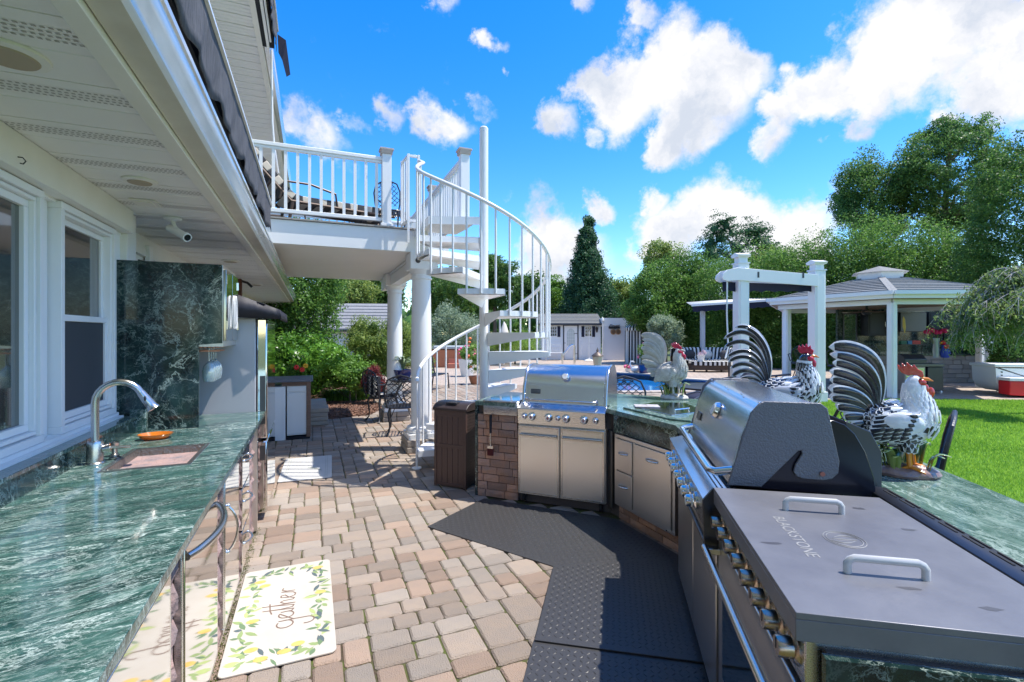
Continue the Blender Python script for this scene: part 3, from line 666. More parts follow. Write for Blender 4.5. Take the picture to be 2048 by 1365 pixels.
sp = thing('wall_speaker', 'rust brown speaker bracket under the soffit near the gutter', 'bracket', (-.98, 8.0, 2.1))
b = B(); b.box((-.05, -.05, -.1), (.03, .05, .25)); b.build('bracket', mat('rusty_brown', (.10, .035, .02), .8), sp, bevel=.01)
b = B(); b.tube([(.03, 0, .22), (.1, .02, .2), (.16, .02, .14)], .018, 8); b.build('lamp_head', blackcast, sp)

# ================================================================== LEFT COUNTER
kc = thing('kitchen_counter', 'outdoor sink counter of polished green marble on pink stone, left foreground', 'counter', (0, 0, 0))
b = B(); sk = [(-.900, 2.79), (-.565, 2.79), (-.565, 3.25), (-.900, 3.25)]
b.prism([(-1.06, -.6), (-.372, -.6), (-.358, 4.455), (-1.06, 4.455)], .875, .91, holes=[sk]); b.build('countertop', marb, kc, bevel=.006)
b = B(); b.box((-1.085, -.6, .84), (-1.055, 3.80, 1.0)); b.build('backsplash', marbd, kc)
b = B(); b.box((-1.118, -.6, 1.0), (-1.045, 3.80, 1.02)); b.box((-1.085, 3.80, .912), (-1.0, 3.845, 1.06)); b.build('marble_ledge', marb, kc, bevel=.003)
b = B(); b.box((-1.05, -.6, 0), (-.435, 4.43, .874)); b.build('core', stonem, kc)
# split-stone blocks on the front
pr = random.Random(4); y = -.5
fronts = [(1.02, 1.80), (1.93, 2.60), (2.76, 3.30), (3.44, 3.80)]
def blocked(y0, y1): return any(y0 < f1+.004 and y1 > f0-.004 for f0, f1 in fronts)
strips = [(-.5, 1.01), (1.81, 1.92), (2.61, 2.75), (3.31, 3.43), (3.81, 4.42)]
for y0, y1 in strips:
    z = .0
    while z < .86:
        h = pr.choice((.09, .12, .15)); h = min(h, .872-z)
        if .872-z-h < .04: h = .872-z
        k = max(1, round((y1-y0)/.3))
        for i in range(k):
            a = y0+(y1-y0)*i/k; c_ = y0+(y1-y0)*(i+1)/k; q = B(); m = 5
            vs = []; px = -.420
            for jz in range(4):
                for jy in range(m):
                    vs.append((px+pr.uniform(-.012, .014) if 0 < jz < 3 and 0 < jy < m-1 else px-.010, a+.003+(c_-a-.006)*jy/(m-1), z+.003+(h-.006)*jz/3))
            q.add(vs, [(r_*m+k_, r_*m+k_+1, (r_+1)*m+k_+1, (r_+1)*m+k_) for r_ in range(3) for k_ in range(m-1)])
            q.box((-.436, a+.003, z+.003), (-.4325, c_-.003, z+h-.003)); q.build('stone', stonem, kc, smooth=False)
        z += h
b = B(); b.box((-.436, -.5, .845), (-.412, 4.42, .874)); b.build('stone_band', mat('dark_mortar', (.12, .09, .10), .9, bump=1, bscale=60), kc)
def arc_handle(p, q, out, r, n=9, bow=1.):
    p, q, out = Vector(p), Vector(q), Vector(out); return [p+(q-p)*t/n+out*math.sin(math.pi*t/n)**.75*bow for t in range(n+1)]
for i, (y0, y1) in enumerate(fronts):
    b = B()
    if i == 3:
        for z0, z1 in ((.05, .30), (.31, .57), (.58, .83)):
            q = B(); q.box((-.43, y0, z0), (-.405, y1, z1)); d = q.build('drawer', mirror, kc, bevel=.003)
            q = B(); q.tube(arc_handle((-.404, y0+.08, z1-.1), (-.404, y1-.08, z1-.1), (.035, 0, 0), .007), .006, 10); q.ball((-.404, y0+.08, z1-.1), .01); q.ball((-.404, y1-.08, z1-.1), .01); q.build('handle', chrome, d)
        continue
    q = B(); z0, z1 = .05, .835; th = .028
    q.box((-.43, y0, z0), (-.408, y1, z0+th)); q.box((-.43, y0, z1-th), (-.408, y1, z1)); q.box((-.43, y0, z0+th), (-.408, y0+th, z1-th)); q.box((-.43, y1-th, z0+th), (-.408, y1, z1-th)); f_ = q.build('door_frame', steelm, kc, bevel=.002)
    q = B(); q.box((-.428, y0+th+.002, z0+th+.002), (-.404, y1-th-.002, z1-th-.002)); d = q.build('door', mirror, kc, bevel=.003)
    q = B(); yh = y0+.09 if i != 1 else None
    if i == 0: pass
    if i == 1:     # long tubular handle across the ice-bin door
        pts = arc_handle((-.403, y0+.05, .772), (-.403, y1-.06, .772), (.065, 0, .0), .013, 14)
        q.tube(pts, .0135, 14); q.build('handle', satin, d)
    else:
        q.tube(arc_handle((-.403, y0+.1, .42), (-.403, y0+.1, .66), (.045, 0, 0), .006), .006, 10); q.ball((-.402, y0+.1, .42), .011); q.ball((-.402, y0+.1, .66), .011); q.build('handle', chrome, d)
b = B(); b.box((-.435, 4.20, .02), (-.395, 4.24, .86)); b.build('steel_post', steelv, kc)
# sink
b = B(); x0, x1, y0, y1 = -.915, -.55, 2.775, 3.265
for a_, c_ in (((x0, y0), (x1, y0+.022)), ((x0, y1-.022), (x1, y1)), ((x0, y0+.022), (x0+.02, y1-.022)), ((x1-.02, y0+.022), (x1, y1-.022))): b.box((*a_, .909), (*c_, .9135))
s_ = b.build('sink', mat('sink_rim', (.30, .275, .26), .3, .85, bump=.2, bscale=40), kc)
b = B(); X0_, X1_, Y0_, Y1_ = -.893, -.572, 2.80, 3.24; zb = .74
b.add([(X0_, Y0_, .911), (X1_, Y0_, .911), (X1_, Y1_, .911), (X0_, Y1_, .911), (X0_+.02, Y0_+.02, zb), (X1_-.02, Y0_+.02, zb), (X1_-.02, Y1_-.02, zb), (X0_+.02, Y1_-.02, zb)],
      [(0, 1, 5, 4), (1, 2, 6, 5), (2, 3, 7, 6), (3, 0, 4, 7), (4, 5, 6, 7)]); b.build('basin', hamm, s_, smooth=False)
b = B(); b.box((-.61, 3.0, .80), (-.575, 3.06, .83)); b.build('sponge', potw, s_, bevel=.006)
# faucet
fc = B(); fc.lathe([(.040, 0), (.040, .006), (.034, .012), (.034, .10), (.030, .112), (.018, .116)], (0, 0, 0), 26)
F0 = Vector((-.985, 2.965, .9105))
fc.xf(Matrix.Translation(F0)); fo = fc.build('faucet', satin, kc)
pts = [F0+Vector((0, 0, .10)), F0+Vector((0, 0, .30))]
for k in range(1, 11):
    a = math.pi-k*math.pi*.86/10; pts.append(F0+Vector((.095+.095*math.cos(a), .012*k/10, .30+.098*math.sin(a))))
b = B(); b.tube(pts, .0165, 16); b.build('spout', satin, fo)
e = pts[-1]; d = (pts[-1]-pts[-2]).normalized()
b = B(); b.tube([e-d*.002, e+d*.01, e+d*.07, e+d*.085, e+d*.10, e+d*.104], [.0175, .019, .0235, .0235, .029, .024], 20); h = b.build('spray_head', satin, fo)
b = B(); b.ball(tuple(e+d*.035+Vector((.004, -.0205, 0))), (.006, .003, .014), 10, 6); b.build('button', blksteel, fo)
b = B(); b.tube([F0+Vector((.03, 0, .07)), F0+Vector((.06, .005, .075))], [.020, .024], 16); b.tube([F0+Vector((.055, .005, .075)), F0+Vector((.14, .01, .072))], [.008, .006], 10); b.build('lever', satin, fo)
sdp = tag(B().lathe([(.022, 0), (.022, .006), (.013, .012), (.012, .045), (.020, .05), (.022, .068), (.012, .075)], (0, 0, 0), 20).build('soap_dispenser', satin), 'satin metal soap pump on the counter between faucet and window', 'soap pump'); sdp.location = (-.955, 3.12, .911)
tag(B().lathe([(.024, 0), (.026, .008), (.016, .014)], (-.93, 3.045, .911), 20).build('drain_button', satin), 'small flat metal button beside the faucet base', 'button')
am = tag(B().lathe([(.052, 0), (.07, .008), (.086, .028), (.092, .040), (.088, .041), (.068, .014), (.045, .008)], (0, 0, 0), 30).build('glass_dish', amber), 'round amber orange glass dish on the counter beyond the sink', 'dish'); am.location = (-.88, 3.53, .911); am.scale = (1, .75, .8)

# marble screen with cabinet and glass rack
mc = thing('marble_cabinet', 'tall dark green veined marble panel with narrow steel wall cabinet', 'cabinet', (0, 3.85, 0))
b = B(); b.extrude([(-1.19, .912), (-.716, .912), (-.716, 1.475), (-.60, 1.484), (-.577, 1.484), (-.577, 2.03), (-1.19, 2.03)], 'y', 0, .022); b.build('side_panel', marbd, mc, bevel=.002)
b = B(); b.box((-1.12, .024, .912), (-1.10, .60, 1.5)); b.build('back_panel', marbd, mc)
b = B(); b.box((-1.19, .022, 1.46), (-.575, .62, 2.03)); b.build('cabinet_body', steelv, mc)
for k in (0, 1):
    b = B(); b.box((-.574, .03+k*.29, 1.50), (-.556, .31+k*.29, 2.0)); d = b.build('door', mat('mirror_dark', (.5, .52, .5), .08, 1), mc, bevel=.003)
    for z in (1.58, 1.9): b = B(); b.box((-.5555, .034+k*.545, z), (-.549, .054+k*.545, z+.06)); b.build('hinge', chrome, d)
for k in range(3):
    b = B(); n = 22; b.tube([(-.545+.006*k, .315+.055*math.sin(2*math.pi*i/n)*(1-.1*k)+.02*(k-1), 1.71+.125*math.cos(2*math.pi*i/n)) for i in range(n+1)], .0035, 6); b.build('cord_loop', potw, mc)
b = B()
for k in range(6): b.box((-.74+k*.025, .04, 1.452), (-.728+k*.025, .30, 1.46))
for k in range(4): b.box((-.74, .05+k*.07, 1.425), (-.60, .058+k*.07, 1.433))
b.build('glass_rack', mat('copper_wire', (.55, .25, .16), .35, .8), mc)
for k in range(4):
    w = thing('wine_glass', ['wine glass hanging upside down nearest the marble panel edge', 'second wine glass hanging in the rack behind the marble panel', 'third wine glass hanging in the rack behind the marble panel', 'farthest wine glass hanging in the rack by the refrigerator'][k], 'glass', (-.668, 3.93+k*.085, 1.45), group='wine glasses hanging in the rack')
    b = B(); b.lathe([(.036, 0), (.034, -.003), (.005, -.01), (.004, -.09), (.012, -.10), (.034, -.125), (.042, -.16), (.040, -.21), (.034, -.235), (.033, -.235), (.038, -.21), (.040, -.16), (.032, -.128), (.008, -.105)][::-1], (0, 0, 0), 22); b.build('bowl', mat('wine_glass', (.75, .88, .88), .03, trans=.75, coat=1), w)

# refrigerator under a canvas hood
fr = thing('refrigerator', 'tall stainless refrigerator at the end of the marble counter', 'refrigerator', (0, 4.47, 0))
b = B(); b.box((-1.15, 0, .05), (-.43, .92, 1.68)); b.build('body', mat('grey_side_panel', (.46, .46, .48), .4, .2), fr, bevel=.006)
b = B(); b.box((-.425, 0.005, .68), (-.345, .915, 1.675)); d = b.build('door', mirror, fr, bevel=.012)
b = B(); b.box((-.425, 0.005, .06), (-.345, .915, .66)); d2 = b.build('freezer_drawer', mirror, fr, bevel=.012)
b = B(); b.box((-.40, -.004, .80), (-.36, .004, 1.2)); b.build('pocket_handle', blksteel, d)
b = B(); b.box((-.40, -.004, .50), (-.36, .004, .62)); b.build('pocket_handle', blksteel, d2)
b = B(); b.box((-1.1, .02, 0), (-.45, .9, .05)); b.build('plinth', blackf, fr)
cv = thing('canvas_hood', 'black canvas rain hood stretched over the refrigerator', 'cover', (0, 4.40, 0))
b = B(); nx, ny = 14, 8
for i in range(nx+1):
    for j in range(ny+1):
        x = -1.2+i*(1.2-.245)/nx; y = -.02+j*1.1/ny; z = 1.863-(x+.553)*.377-.02*math.sin(math.pi*j/ny)*(i/nx)+.006*math.sin(i*1.7+j*2.1); b.v.append((x, y, z))
b.f = [(i*(ny+1)+j, (i+1)*(ny+1)+j, (i+1)*(ny+1)+j+1, i*(ny+1)+j+1) for i in range(nx) for j in range(ny)]; b.m = [0]*len(b.f)
o = b.build('canvas_top', blackcanvas, cv); o.modifiers.new('thickness', 'SOLIDIFY').thickness = .005
b = B(); n = 24; vs = []
for i in range(n+1):
    x = -1.2+i*(.955)/n; vs += [(x, -.024+.01*math.sin(i*1.3), 1.863-(x+.553)*.377), (x, -.03+.014*math.sin(i*1.3+1), 1.70-.03*(i/n))]
b.add(vs, [(2*i, 2*i+1, 2*i+3, 2*i+2) for i in range(n)]); vs = []
for i in range(n+1):
    y = -.02+i*1.1/n; vs += [(-.245+.004*math.sin(i*1.9), y, 1.745), (-.238+.006*math.sin(i*1.9+1), y, 1.665)]
b.add(vs, [(2*i, 2*i+1, 2*i+3, 2*i+2) for i in range(n)]); o = b.build('canvas_skirt', blackcanvas, cv); o.modifiers.new('thickness', 'SOLIDIFY').thickness = .005
# ================================================================== RAISED TERRACE
tr_ = thing('roof_terrace', 'white raised deck over the patio, carried on two round columns', 'deck', (0, 0, 0))
DX0, DX1, DY0, DY1, DZB, DZ = -1.65, 1.80, 6.30, 9.95, 2.62, 2.93
b = B(); b.box((DX0, DY0, DZB), (1.42, DY0+.04, 2.905)); b.build('fascia', white, tr_, bevel=.003)
b = B(); b.box((DX1-.04, DY0+.4, DZB), (DX1, DY1, 2.905)); b.box((DX0, DY1-.04, DZB), (DX1, DY1, 2.905)); b.build('fascia', white, tr_)
b = B(); b.box((1.42, DY0+.38, 2.70), (DX1, DY0+.42, 2.905)); b.box((1.38, DY0+.04, DZB), (1.42, DY0+.42, 2.905)); b.build('fascia', white, tr_)
k = 0; y = DY0+.045                                              # beaded ceiling boards, running along the deck front
while y < DY1-.05:
    q = B(); y2 = min(y+.145, DY1-.045); q.extrude([(y, DZB+.008), (y+.006, DZB+.002), (y+.068, DZB+.002), (y+.072, DZB+.007), (y+.076, DZB+.002), (y2-.006, DZB+.002), (y2, DZB+.008), (y2, DZB+.02), (y, DZB+.02)], 'x', DX0, 1.375 if y < DY0+.36 else DX1-.05)
    q.build('ceiling_board', soffm, tr_, smooth=False); y += .145
y = DY0-.025; k = 0
while y < DY1:
    q = B(); q.box((DX0, y, 2.908), (1.44 if y < DY0+.4 else DX1+.02, y+.138, DZ)); q.build('deck_board', woodg, tr_, bevel=.004); y += .145
x = DX0
while x < 1.3: q = B(); q.box((x, DY0-.029, 2.909), (x+.28, DY0-.0255, 2.929)); q.build('edge_block', mat('edge_grey', (.33, .31, .28), .8), tr_, smooth=False); x += .286
def column(cx, cy, r, zt, zb=.17):
    c = bpy.data.objects.new('column', None); COL.objects.link(c); c.parent = tr_; c.location = (cx, cy, 0)
    b = B(); b.lathe([(r*1.0, zb+.14), (r, 1.0), (r*.97, 1.6), (r*.9, zt-.10)], (0, 0, 0), 36); b.build('shaft', white, c)
    b = B(); b.lathe([(r*1.42, zb+.065), (r*1.5, zb+.085), (r*1.5, zb+.11), (r*1.36, zb+.14), (r*1.12, zb+.15), (r*1.05, zb+.17)], (0, 0, 0), 36); b.box((-r*1.5, -r*1.5, zb), (r*1.5, r*1.5, zb+.065)); b.build('base', white, c)
    b = B(); b.lathe([(r*.92, zt-.125), (r*1.04, zt-.12), (r*1.04, zt-.10), (r*.94, zt-.095), (r*.95, zt-.06), (r*1.2, zt-.025), (r*1.25, zt)], (0, 0, 0), 36); b.build('capital', white, c)
    b = B(); b.box((-r*1.3, -r*1.3, zt), (r*1.3, r*1.3, DZB-.001)); b.build('block', white, c, bevel=.004)
    q = r*1.72
    for s in (-1, 1):
        for t in (-1, 1):
            b = B(); b.box((min(s*.004, s*q), min(t*.004, t*q), 0), (max(s*.004, s*q), max(t*.004, t*q), .08)); b.build('stone', capm, c, bevel=.012)
            b = B(); b.box((min(s*.004, s*q*.98), min(t*.004, t*q*.98), .083), (max(s*.004, s*q*.98), max(t*.004, t*q*.98), zb)); b.build('stone', capm, c, bevel=.012)
    return c
column(1.36, 6.45, .137, 2.40); column(1.38, 8.85, .137, 2.40)
b = B(); b.box((1.28, 6.62, 2.41), (1.44, 9.9, DZB-.002)); b.build('beam', white, tr_, bevel=.004)
b = B(); b.box((1.26, 6.615, 2.585), (1.275, 9.9, DZB-.003)); b.build('beam_moulding', white, tr_)
b = B(); b.ball((1.28, 6.27, 2.51), (.035, .03, .035), 14, 8); b.build('round_light', blksteel, tr_)

rl = thing('terrace_railing', 'white balustrade round the raised deck', 'railing', (0, 0, 0))
def post(x, y, z0, z1, w=.115):
    b = B(); b.box((x-w/2, y-w/2, z0), (x+w/2, y+w/2, z1)); b.box((x-w*.66, y-w*.66, z0), (x+w*.66, y+w*.66, z0+.035)); p = b.build('post', white, rl, bevel=.004)
    b = B(); b.extrude([(y-w*.6, z1), (y+w*.6, z1), (y+w*.74, z1+.05), (y-w*.74, z1+.05)], 'x', x-w*.62, x+w*.62); b.box((x-w*.75, y-w*.75, z1+.051), (x+w*.75, y+w*.75, z1+.07)); b.build('post_cap', mat('cap_taupe', (.50, .42, .38), .6), p)
RY = 6.36
post(.885, RY, DZ, 3.86); post(1.80, 5.93, 2.93, 3.84); post(1.80, 7.66, DZ, 3.86); post(1.80, 9.86, DZ, 3.86); post(-1.6, 9.86, DZ, 3.86)
def rail(p, q, n, zt=3.80, zb=3.02):
    p, q = Vector(p), Vector(q); d = (q-p)
    b = B(); b.bar((p.x, p.y, zt), (q.x, q.y, zt), .065, .045); b.bar((p.x, p.y, zt-.04), (q.x, q.y, zt-.04), .04, .035); b.build('top_rail', white, rl, bevel=.006)
    b = B(); b.bar((p.x, p.y, zb), (q.x, q.y, zb), .05, .045); b.build('bottom_rail', white, rl, bevel=.004)
    me = B().box((-.017, -.017, zb+.02), (.017, .017, zt-.05)).mesh('baluster', white, False)
    for i in range(n):
        c = p+d*((i+.5)/n); inst('baluster', me, rl, (c.x, c.y, 0))
rail((-1.55, RY), (.83, RY), 18); rail((1.80, 5.99), (1.80, 7.60), 13); rail((1.80, 7.72), (1.80, 9.80), 16); rail((1.74, 9.86), (-1.54, 9.86), 24)

# ================================================================== SPIRAL STAIR
SX, SY, SR = 1.86, 5.33, .76
st = thing('spiral_staircase', 'white metal spiral staircase winding up to the raised deck', 'staircase', (SX, SY, 0))
b = B(); b.cyl((0, 0, 0), (0, 0, 3.96), .052, 28); b.lathe([(.052, 3.96), (.04, 3.975)], (0, 0, 0), 28); b.build('centre_pole', whitem, st)
W0 = -22.6; STEP = 33.2; RISE = .2235
platem = mat('white_tread_plate', (.80, .80, .79), .35, bump=.9, bscale=60, stretch=(1, 1, 1))
for k in range(1, 13):
    ph = 177-STEP*(k-1); z = RISE*k; a0 = R(W0+ph+STEP*.56); a1 = R(W0+ph-STEP*.56); n = 6
    arc = [(SR*math.cos(a0+(a1-a0)*i/n), SR*math.sin(a0+(a1-a0)*i/n)) for i in range(n+1)]
    p0 = (.06*math.cos(a0), .06*math.sin(a0)); p1 = (.06*math.cos(a1), .06*math.sin(a1))
    b = B(); b.prism([p0]+arc+[p1], z-.008, z); t_ = b.build('tread', platem, st, smooth=False)
    def flange(pa, pb, h, hb=None):
        hb = h if hb is None else hb; pa, pb = Vector((*pa, 0)), Vector((*pb, 0)); nn = Vector((pb.y-pa.y, pa.x-pb.x, 0)).normalized()*.003
        q = B(); q.add([pa-nn+Vector((0, 0, z-.009-h)), pb-nn+Vector((0, 0, z-.009-hb)), pb-nn+Vector((0, 0, z-.009)), pa-nn+Vector((0, 0, z-.009)),
                        pa+nn+Vector((0, 0, z-.009-h)), pb+nn+Vector((0, 0, z-.009-hb)), pb+nn+Vector((0, 0, z-.009)), pa+nn+Vector((0, 0, z-.009))],
                       [(0, 1, 2, 3), (7, 6, 5, 4), (0, 4, 5, 1), (1, 5, 6, 2), (2, 6, 7, 3), (3, 7, 4, 0)]); return q
    q = flange(p0, arc[0], .06); q2 = flange(p1, arc[-1], .15, .045); q.add(q2.v, q2.f)
    for i in range(n): q2 = flange(arc[i], arc[i+1], .048); q.add(q2.v, q2.f)
    # sloping soffit plate under the tread
    am_ = .5*(a0+a1); q.add([(*p0, z-.07), (*p1, z-.16), (arc[-1][0]*.97, arc[-1][1]*.97, z-.057), (arc[0][0]*.97, arc[0][1]*.97, z-.06)], [(0, 3, 2, 1)])
    q.build('tread_skirt', whitem, t_, smooth=False)
# landing between the stair and the deck
b = B(); b.prism([(-.02, -.04), (-.62, .16), (-.62, 1.0), (-.05, 1.0), (-.02, .6)], 2.90, 2.91); la = b.build('landing', platem, st, smooth=False)
b = B(); b.bar((.0, -.04, 2.865), (-.62, .16, 2.865), .008, .09); b.bar((-.62, .16, 2.86), (-.62, 1.0, 2.86), .008, .1); b.build('landing_skirt', whitem, la, smooth=False)
def hp(ph, dz=.90, r=SR+.012):
    z = RISE*(1+(177-ph)/STEP); a = R(W0+ph); return Vector((r*math.cos(a), r*math.sin(a), z+dz))
phs = [190-i*5 for i in range(79)]; PT = 187-STEP*11.6
pts = [hp(p) for p in phs if p >= PT]
e = pts[-1]; pts += [e+Vector((-.03, .06, .035)), e+Vector((-.03, .14, .05)), e+Vector((.0, .19, .045))]
s0 = pts[0]; pts = [s0+Vector((-.01, -.06, -.035)), s0+Vector((-.006, -.035, -.012))]+pts
b = B(); b.tube(pts, .0215, 12); b.build('handrail', whitem, st)
ph = 188; i = 0
while ph > PT+1:
    kk = max(1, min(12, int((177+STEP*.56-ph)//STEP)+1)); zt = RISE*kk if kk > 0 else 0
    top = hp(ph); b = B(); b.cyl((top.x, top.y, zt-.05), (top.x, top.y, top.z-.015), .0115, 10); b.build('baluster', whitem, st); ph -= STEP/3; i += 1
f0 = hp(189); b = B(); b.cyl((f0.x, f0.y, 0.006), (f0.x, f0.y, .2), .0135, 12); b.lathe([(.055, 0), (.055, .012), (.02, .016)], (f0.x, f0.y, .003), 20); b.build('foot', whitem, st)
# narrow gate at the landing
gt = thing('landing_gate', 'narrow white metal gate frame at the head of the spiral stair', 'gate', (1.12, 6.1, 0))
for (a_, c_) in (((0, 0), (.13, .0)), ((0, 0), (-.03, .30))):
    b = B(); P0 = Vector((*a_, 0)); P1 = Vector((*c_, 0))
    dd_ = (P1-P0).normalized()*.016
    for z in (2.98+.0, 3.80): b.bar(P0+dd_+Vector((0, 0, z)), P1-dd_+Vector((0, 0, z)), .024, .03)
    for p_ in ((P0, P1) if c_[1] == 0 else (P1,)): b.bar(p_+Vector((0, 0, 2.70)), p_+Vector((0, 0, 3.82)), .03, .03)
    b.build('frame', whitem, gt, bevel=.002)
for t in (.33, .66): b = B(); b.cyl((-.03*t, .30*t, 2.98), (-.03*t, .30*t, 3.82), .011, 8); b.build('bar', whitem, gt)

# ================================================================== ISLAND
O1 = Vector((1.447, 4.403, 0)); A1 = R(-45)
O3 = Vector((.962, .72, 0)); A3 = math.atan2(.825, .565)
def w1(x, y): return (O1.x+(x+y)*.70711, O1.y+(-x+y)*.70711)
def w3(u, w): return (O3.x+.565*u+.825*w, O3.y+.825*u-.565*w)
isl = thing('kitchen_island', 'angled outdoor kitchen island of brick veneer topped with green marble', 'kitchen island', (0, 0, 0))
top = [(1.44, 4.36), w1(.02, -.035), w1(.43, -.035), w1(.43, .16), w1(1.27, .16), w1(1.27, -.02), (2.33, 3.42), (2.345, 2.66), w3(2.3, .05), w3(2.02, .10), w3(2.02, .45), w3(.0, .45), w3(-.03, .45), w3(-.03, 1.14), (3.1, 1.85), (3.52, 2.47), (3.62, 3.1), (3.49, 3.62), (2.98, 4.36), (2.4, 4.62), (1.75, 4.72)]
b = B(); b.prism(top, .872, .91); b.build('countertop', marbr, isl, bevel=.005)
body = [w1(.03, .03), w1(1.30, .03), (2.395, 3.39), (2.405, 2.66), w3(2.25, .05), w3(.0, .06), w3(.0, 1.08), (3.05, 1.88), (3.46, 2.5), (3.55, 3.1), (3.43, 3.58), (2.94, 4.29), (1.77, 4.64)]
b = B(); b.prism(body, 0, .871); b.build('core', mat('dark_masonry', (.09, .075, .07), .9), isl)
b = B(); q = [w1(.0, .0), w1(.028, .0), w1(.03, .4), w1(.0, .3)]; b.prism(q, 0.0, .87); b.build('end_slab', marbd, isl, bevel=.002)
def brick_row(P, Q, z0, z1, out, first, proud=.0, L_=.2, th=.05, m=brickm, seedr=random.Random(2)):
    P, Q = Vector((*P, 0)), Vector((*Q, 0)); d = (Q-P); n = d.length; d.normalize(); o = Vector((*out, 0)).normalized(); x = -first
    while x < n-.01:
        a, c_ = max(x, 0), min(x+L_, n)
        if c_-a > .012:
            pa, pc = P+d*(a+.003), P+d*(c_-.003); e = seedr.uniform(0, .006)+proud; mx_, my_ = 4, 3; q = B()
            g = []
            for j in range(my_):
                for i in range(mx_):
                    inn = (0 < i < mx_-1 and 0 < j < my_-1)
                    g.append(tuple(pa+(pc-pa)*i/(mx_-1)+o*(e+(seedr.uniform(.001, .006) if inn else -.002))+Vector((0, 0, z0+.003+(z1-z0-.006)*j/(my_-1)))))
            q.add(g, [(j*mx_+i, j*mx_+i+1, (j+1)*mx_+i+1, (j+1)*mx_+i) for j in range(my_-1) for i in range(mx_-1)])
            b0 = [pa-o*th, pc-o*th]; fr_ = [g[0], g[mx_-1], g[-1], g[-mx_]]
            q.add(fr_+[tuple(b0[0]+Vector((0, 0, z0+.002))), tuple(b0[1]+Vector((0, 0, z0+.002))), tuple(b0[1]+Vector((0, 0, z1-.002))), tuple(b0[0]+Vector((0, 0, z1-.002)))], [(0, 4, 5, 1), (1, 5, 6, 2), (2, 6, 7, 3), (3, 7, 4, 0)])
            q.build('brick', m, isl, smooth=False)
        x += L_
pr = random.Random(8)
for r_ in range(11):
    z0 = r_*.072; z1 = min((r_+1)*.072, .785)
    brick_row(w1(.03, 0), w1(.445, 0), z0, z1, (-.7, -.7), pr.choice((.07, .12, .02, .1)), seedr=pr, L_=pr.choice((.16, .2)))
for r_ in range(2): brick_row(w1(.46, .10), w1(1.28, .10), r_*.07, (r_+1)*.07, (-.7, -.7), .06+.09*r_, seedr=pr)
for r_ in range(2): brick_row((2.38, 3.38), (2.39, 2.67), r_*.06, (r_+1)*.06, (-1, 0), .06+.08*r_, seedr=pr)
b = B(); b.prism([w1(1.27, .02), (2.345, 3.425), (2.36, 3.46), w1(1.27, .06)], .06, .722); b.build('steel_filler', steelv, isl)
b = B(); b.prism([(2.352, 3.415), (2.372, 3.415), (2.385, 2.66), (2.365, 2.66)], .722, .870); b.build('apron', marbd, isl)
b = B(); b.prism([w3(-.022, .05), w3(-.001, .05), w3(-.001, 1.10), w3(-.022, 1.10)], 0.0, .870); b.build('end_panel', marbd, isl)
b = B(); f = lambda u, w, z: Vector((*w3(u, w), z)); b.bar(f(-.026, .30, .80), f(-.026, .30, .62), .05, .004, (.5, .8, 0)); b.tube([f(-.03, .28, .79), f(-.05, .28, .78), f(-.055, .29, .70), f(-.04, .30, .64)], .006, 8); b.build('door_handle', chrome, isl)
# raised marble slab with steel lid (cooler hatch) in the corner
b = B(); b.prism([(2.45, 3.42), (2.44, 2.82), (2.52, 2.70), (3.0, 2.95), (3.2, 3.42), (2.85, 3.62)], .911, .925); rs = b.build('raised_slab', marbr, isl, bevel=.003)
b = B(); b.prism([(2.53, 3.38), (2.52, 2.9), (2.90, 2.95), (3.08, 3.36), (2.86, 3.52)], .9255, .932); b.build('steel_lid', mat('lid_steel', (.55, .58, .6), .12, 1), rs, bevel=.002)
b = B(); b.tube([(2.62, 2.98, .933), (2.62, 2.98, .955), (2.78, 3.0, .955), (2.78, 3.0, .933)], .005, 8); b.build('lid_handle', chrome, rs)
bk = thing('magazine', 'open magazine lying on the steel hatch near the white rooster', 'magazine', (2.62, 3.32, .934), rz=R(-30))
b = B(); b.box((-.1, -.07, 0), (.0, .07, .006)); b.box((.002, -.07, 0), (.1, .07, .008)); b.build('pages', mat('printed_page', (.28, .22, .2), .5, col2=(.62, .6, .58), nscale=18), bk)
b = B(); b.box((-.103, -.073, -.0015), (.103, .073, -.0002)); b.build('cover', blksteel, bk)

# ---- drawer unit built into the middle section
du = thing('drawer_cabinet', 'stainless unit with two small drawers and one door between the grills', 'cabinet', (2.356, 3.41, 0), rz=R(-89.2))
b = B(); 
def ringbox(b, x0, x1, z0, z1, t, y0, y1): b.box((x0, y0, z0), (x1, y1, z0+t)); b.box((x0, y0, z1-t), (x1, y1, z1)); b.box((x0, y0, z0+t), (x0+t, y1, z1-t)); b.box((x1-t, y0, z0+t), (x1, y1, z1-t))
ringbox(b, .02, .735, .125, .715, .028, -.012, .02); b.box((.265, -.012, .153), (.29, .02, .687)); b.box((.048, .0, .153), (.707, .02, .687)); b.build('frame', steelv, du, bevel=.002)
for z0, z1 in ((.158, .415), (.425, .682)):
    b = B(); b.box((.052, -.022, z0), (.261, -.002, z1)); d = b.build('drawer', steelv, du, bevel=.002)
    b = B(); b.tube(arc_handle((.10, -.023, (z0+z1)/2+.02), (.21, -.023, (z0+z1)/2+.02), (0, -.03, 0), .006), .0065, 10); b.build('handle', chrome, d)
b = B(); b.box((.294, -.022, .158), (.703, -.002, .682)); d = b.build('door', steelv, du, bevel=.002)
b = B(); b.tube(arc_handle((.44, -.023, .60), (.57, -.023, .60), (0, -.03, 0), .006), .0065, 10); b.build('handle', chrome, d)
b = B(); b.cyl((.66, -.024, .14), (.66, -.012, .14), .006, 10); b.build('lock', chrome, du)

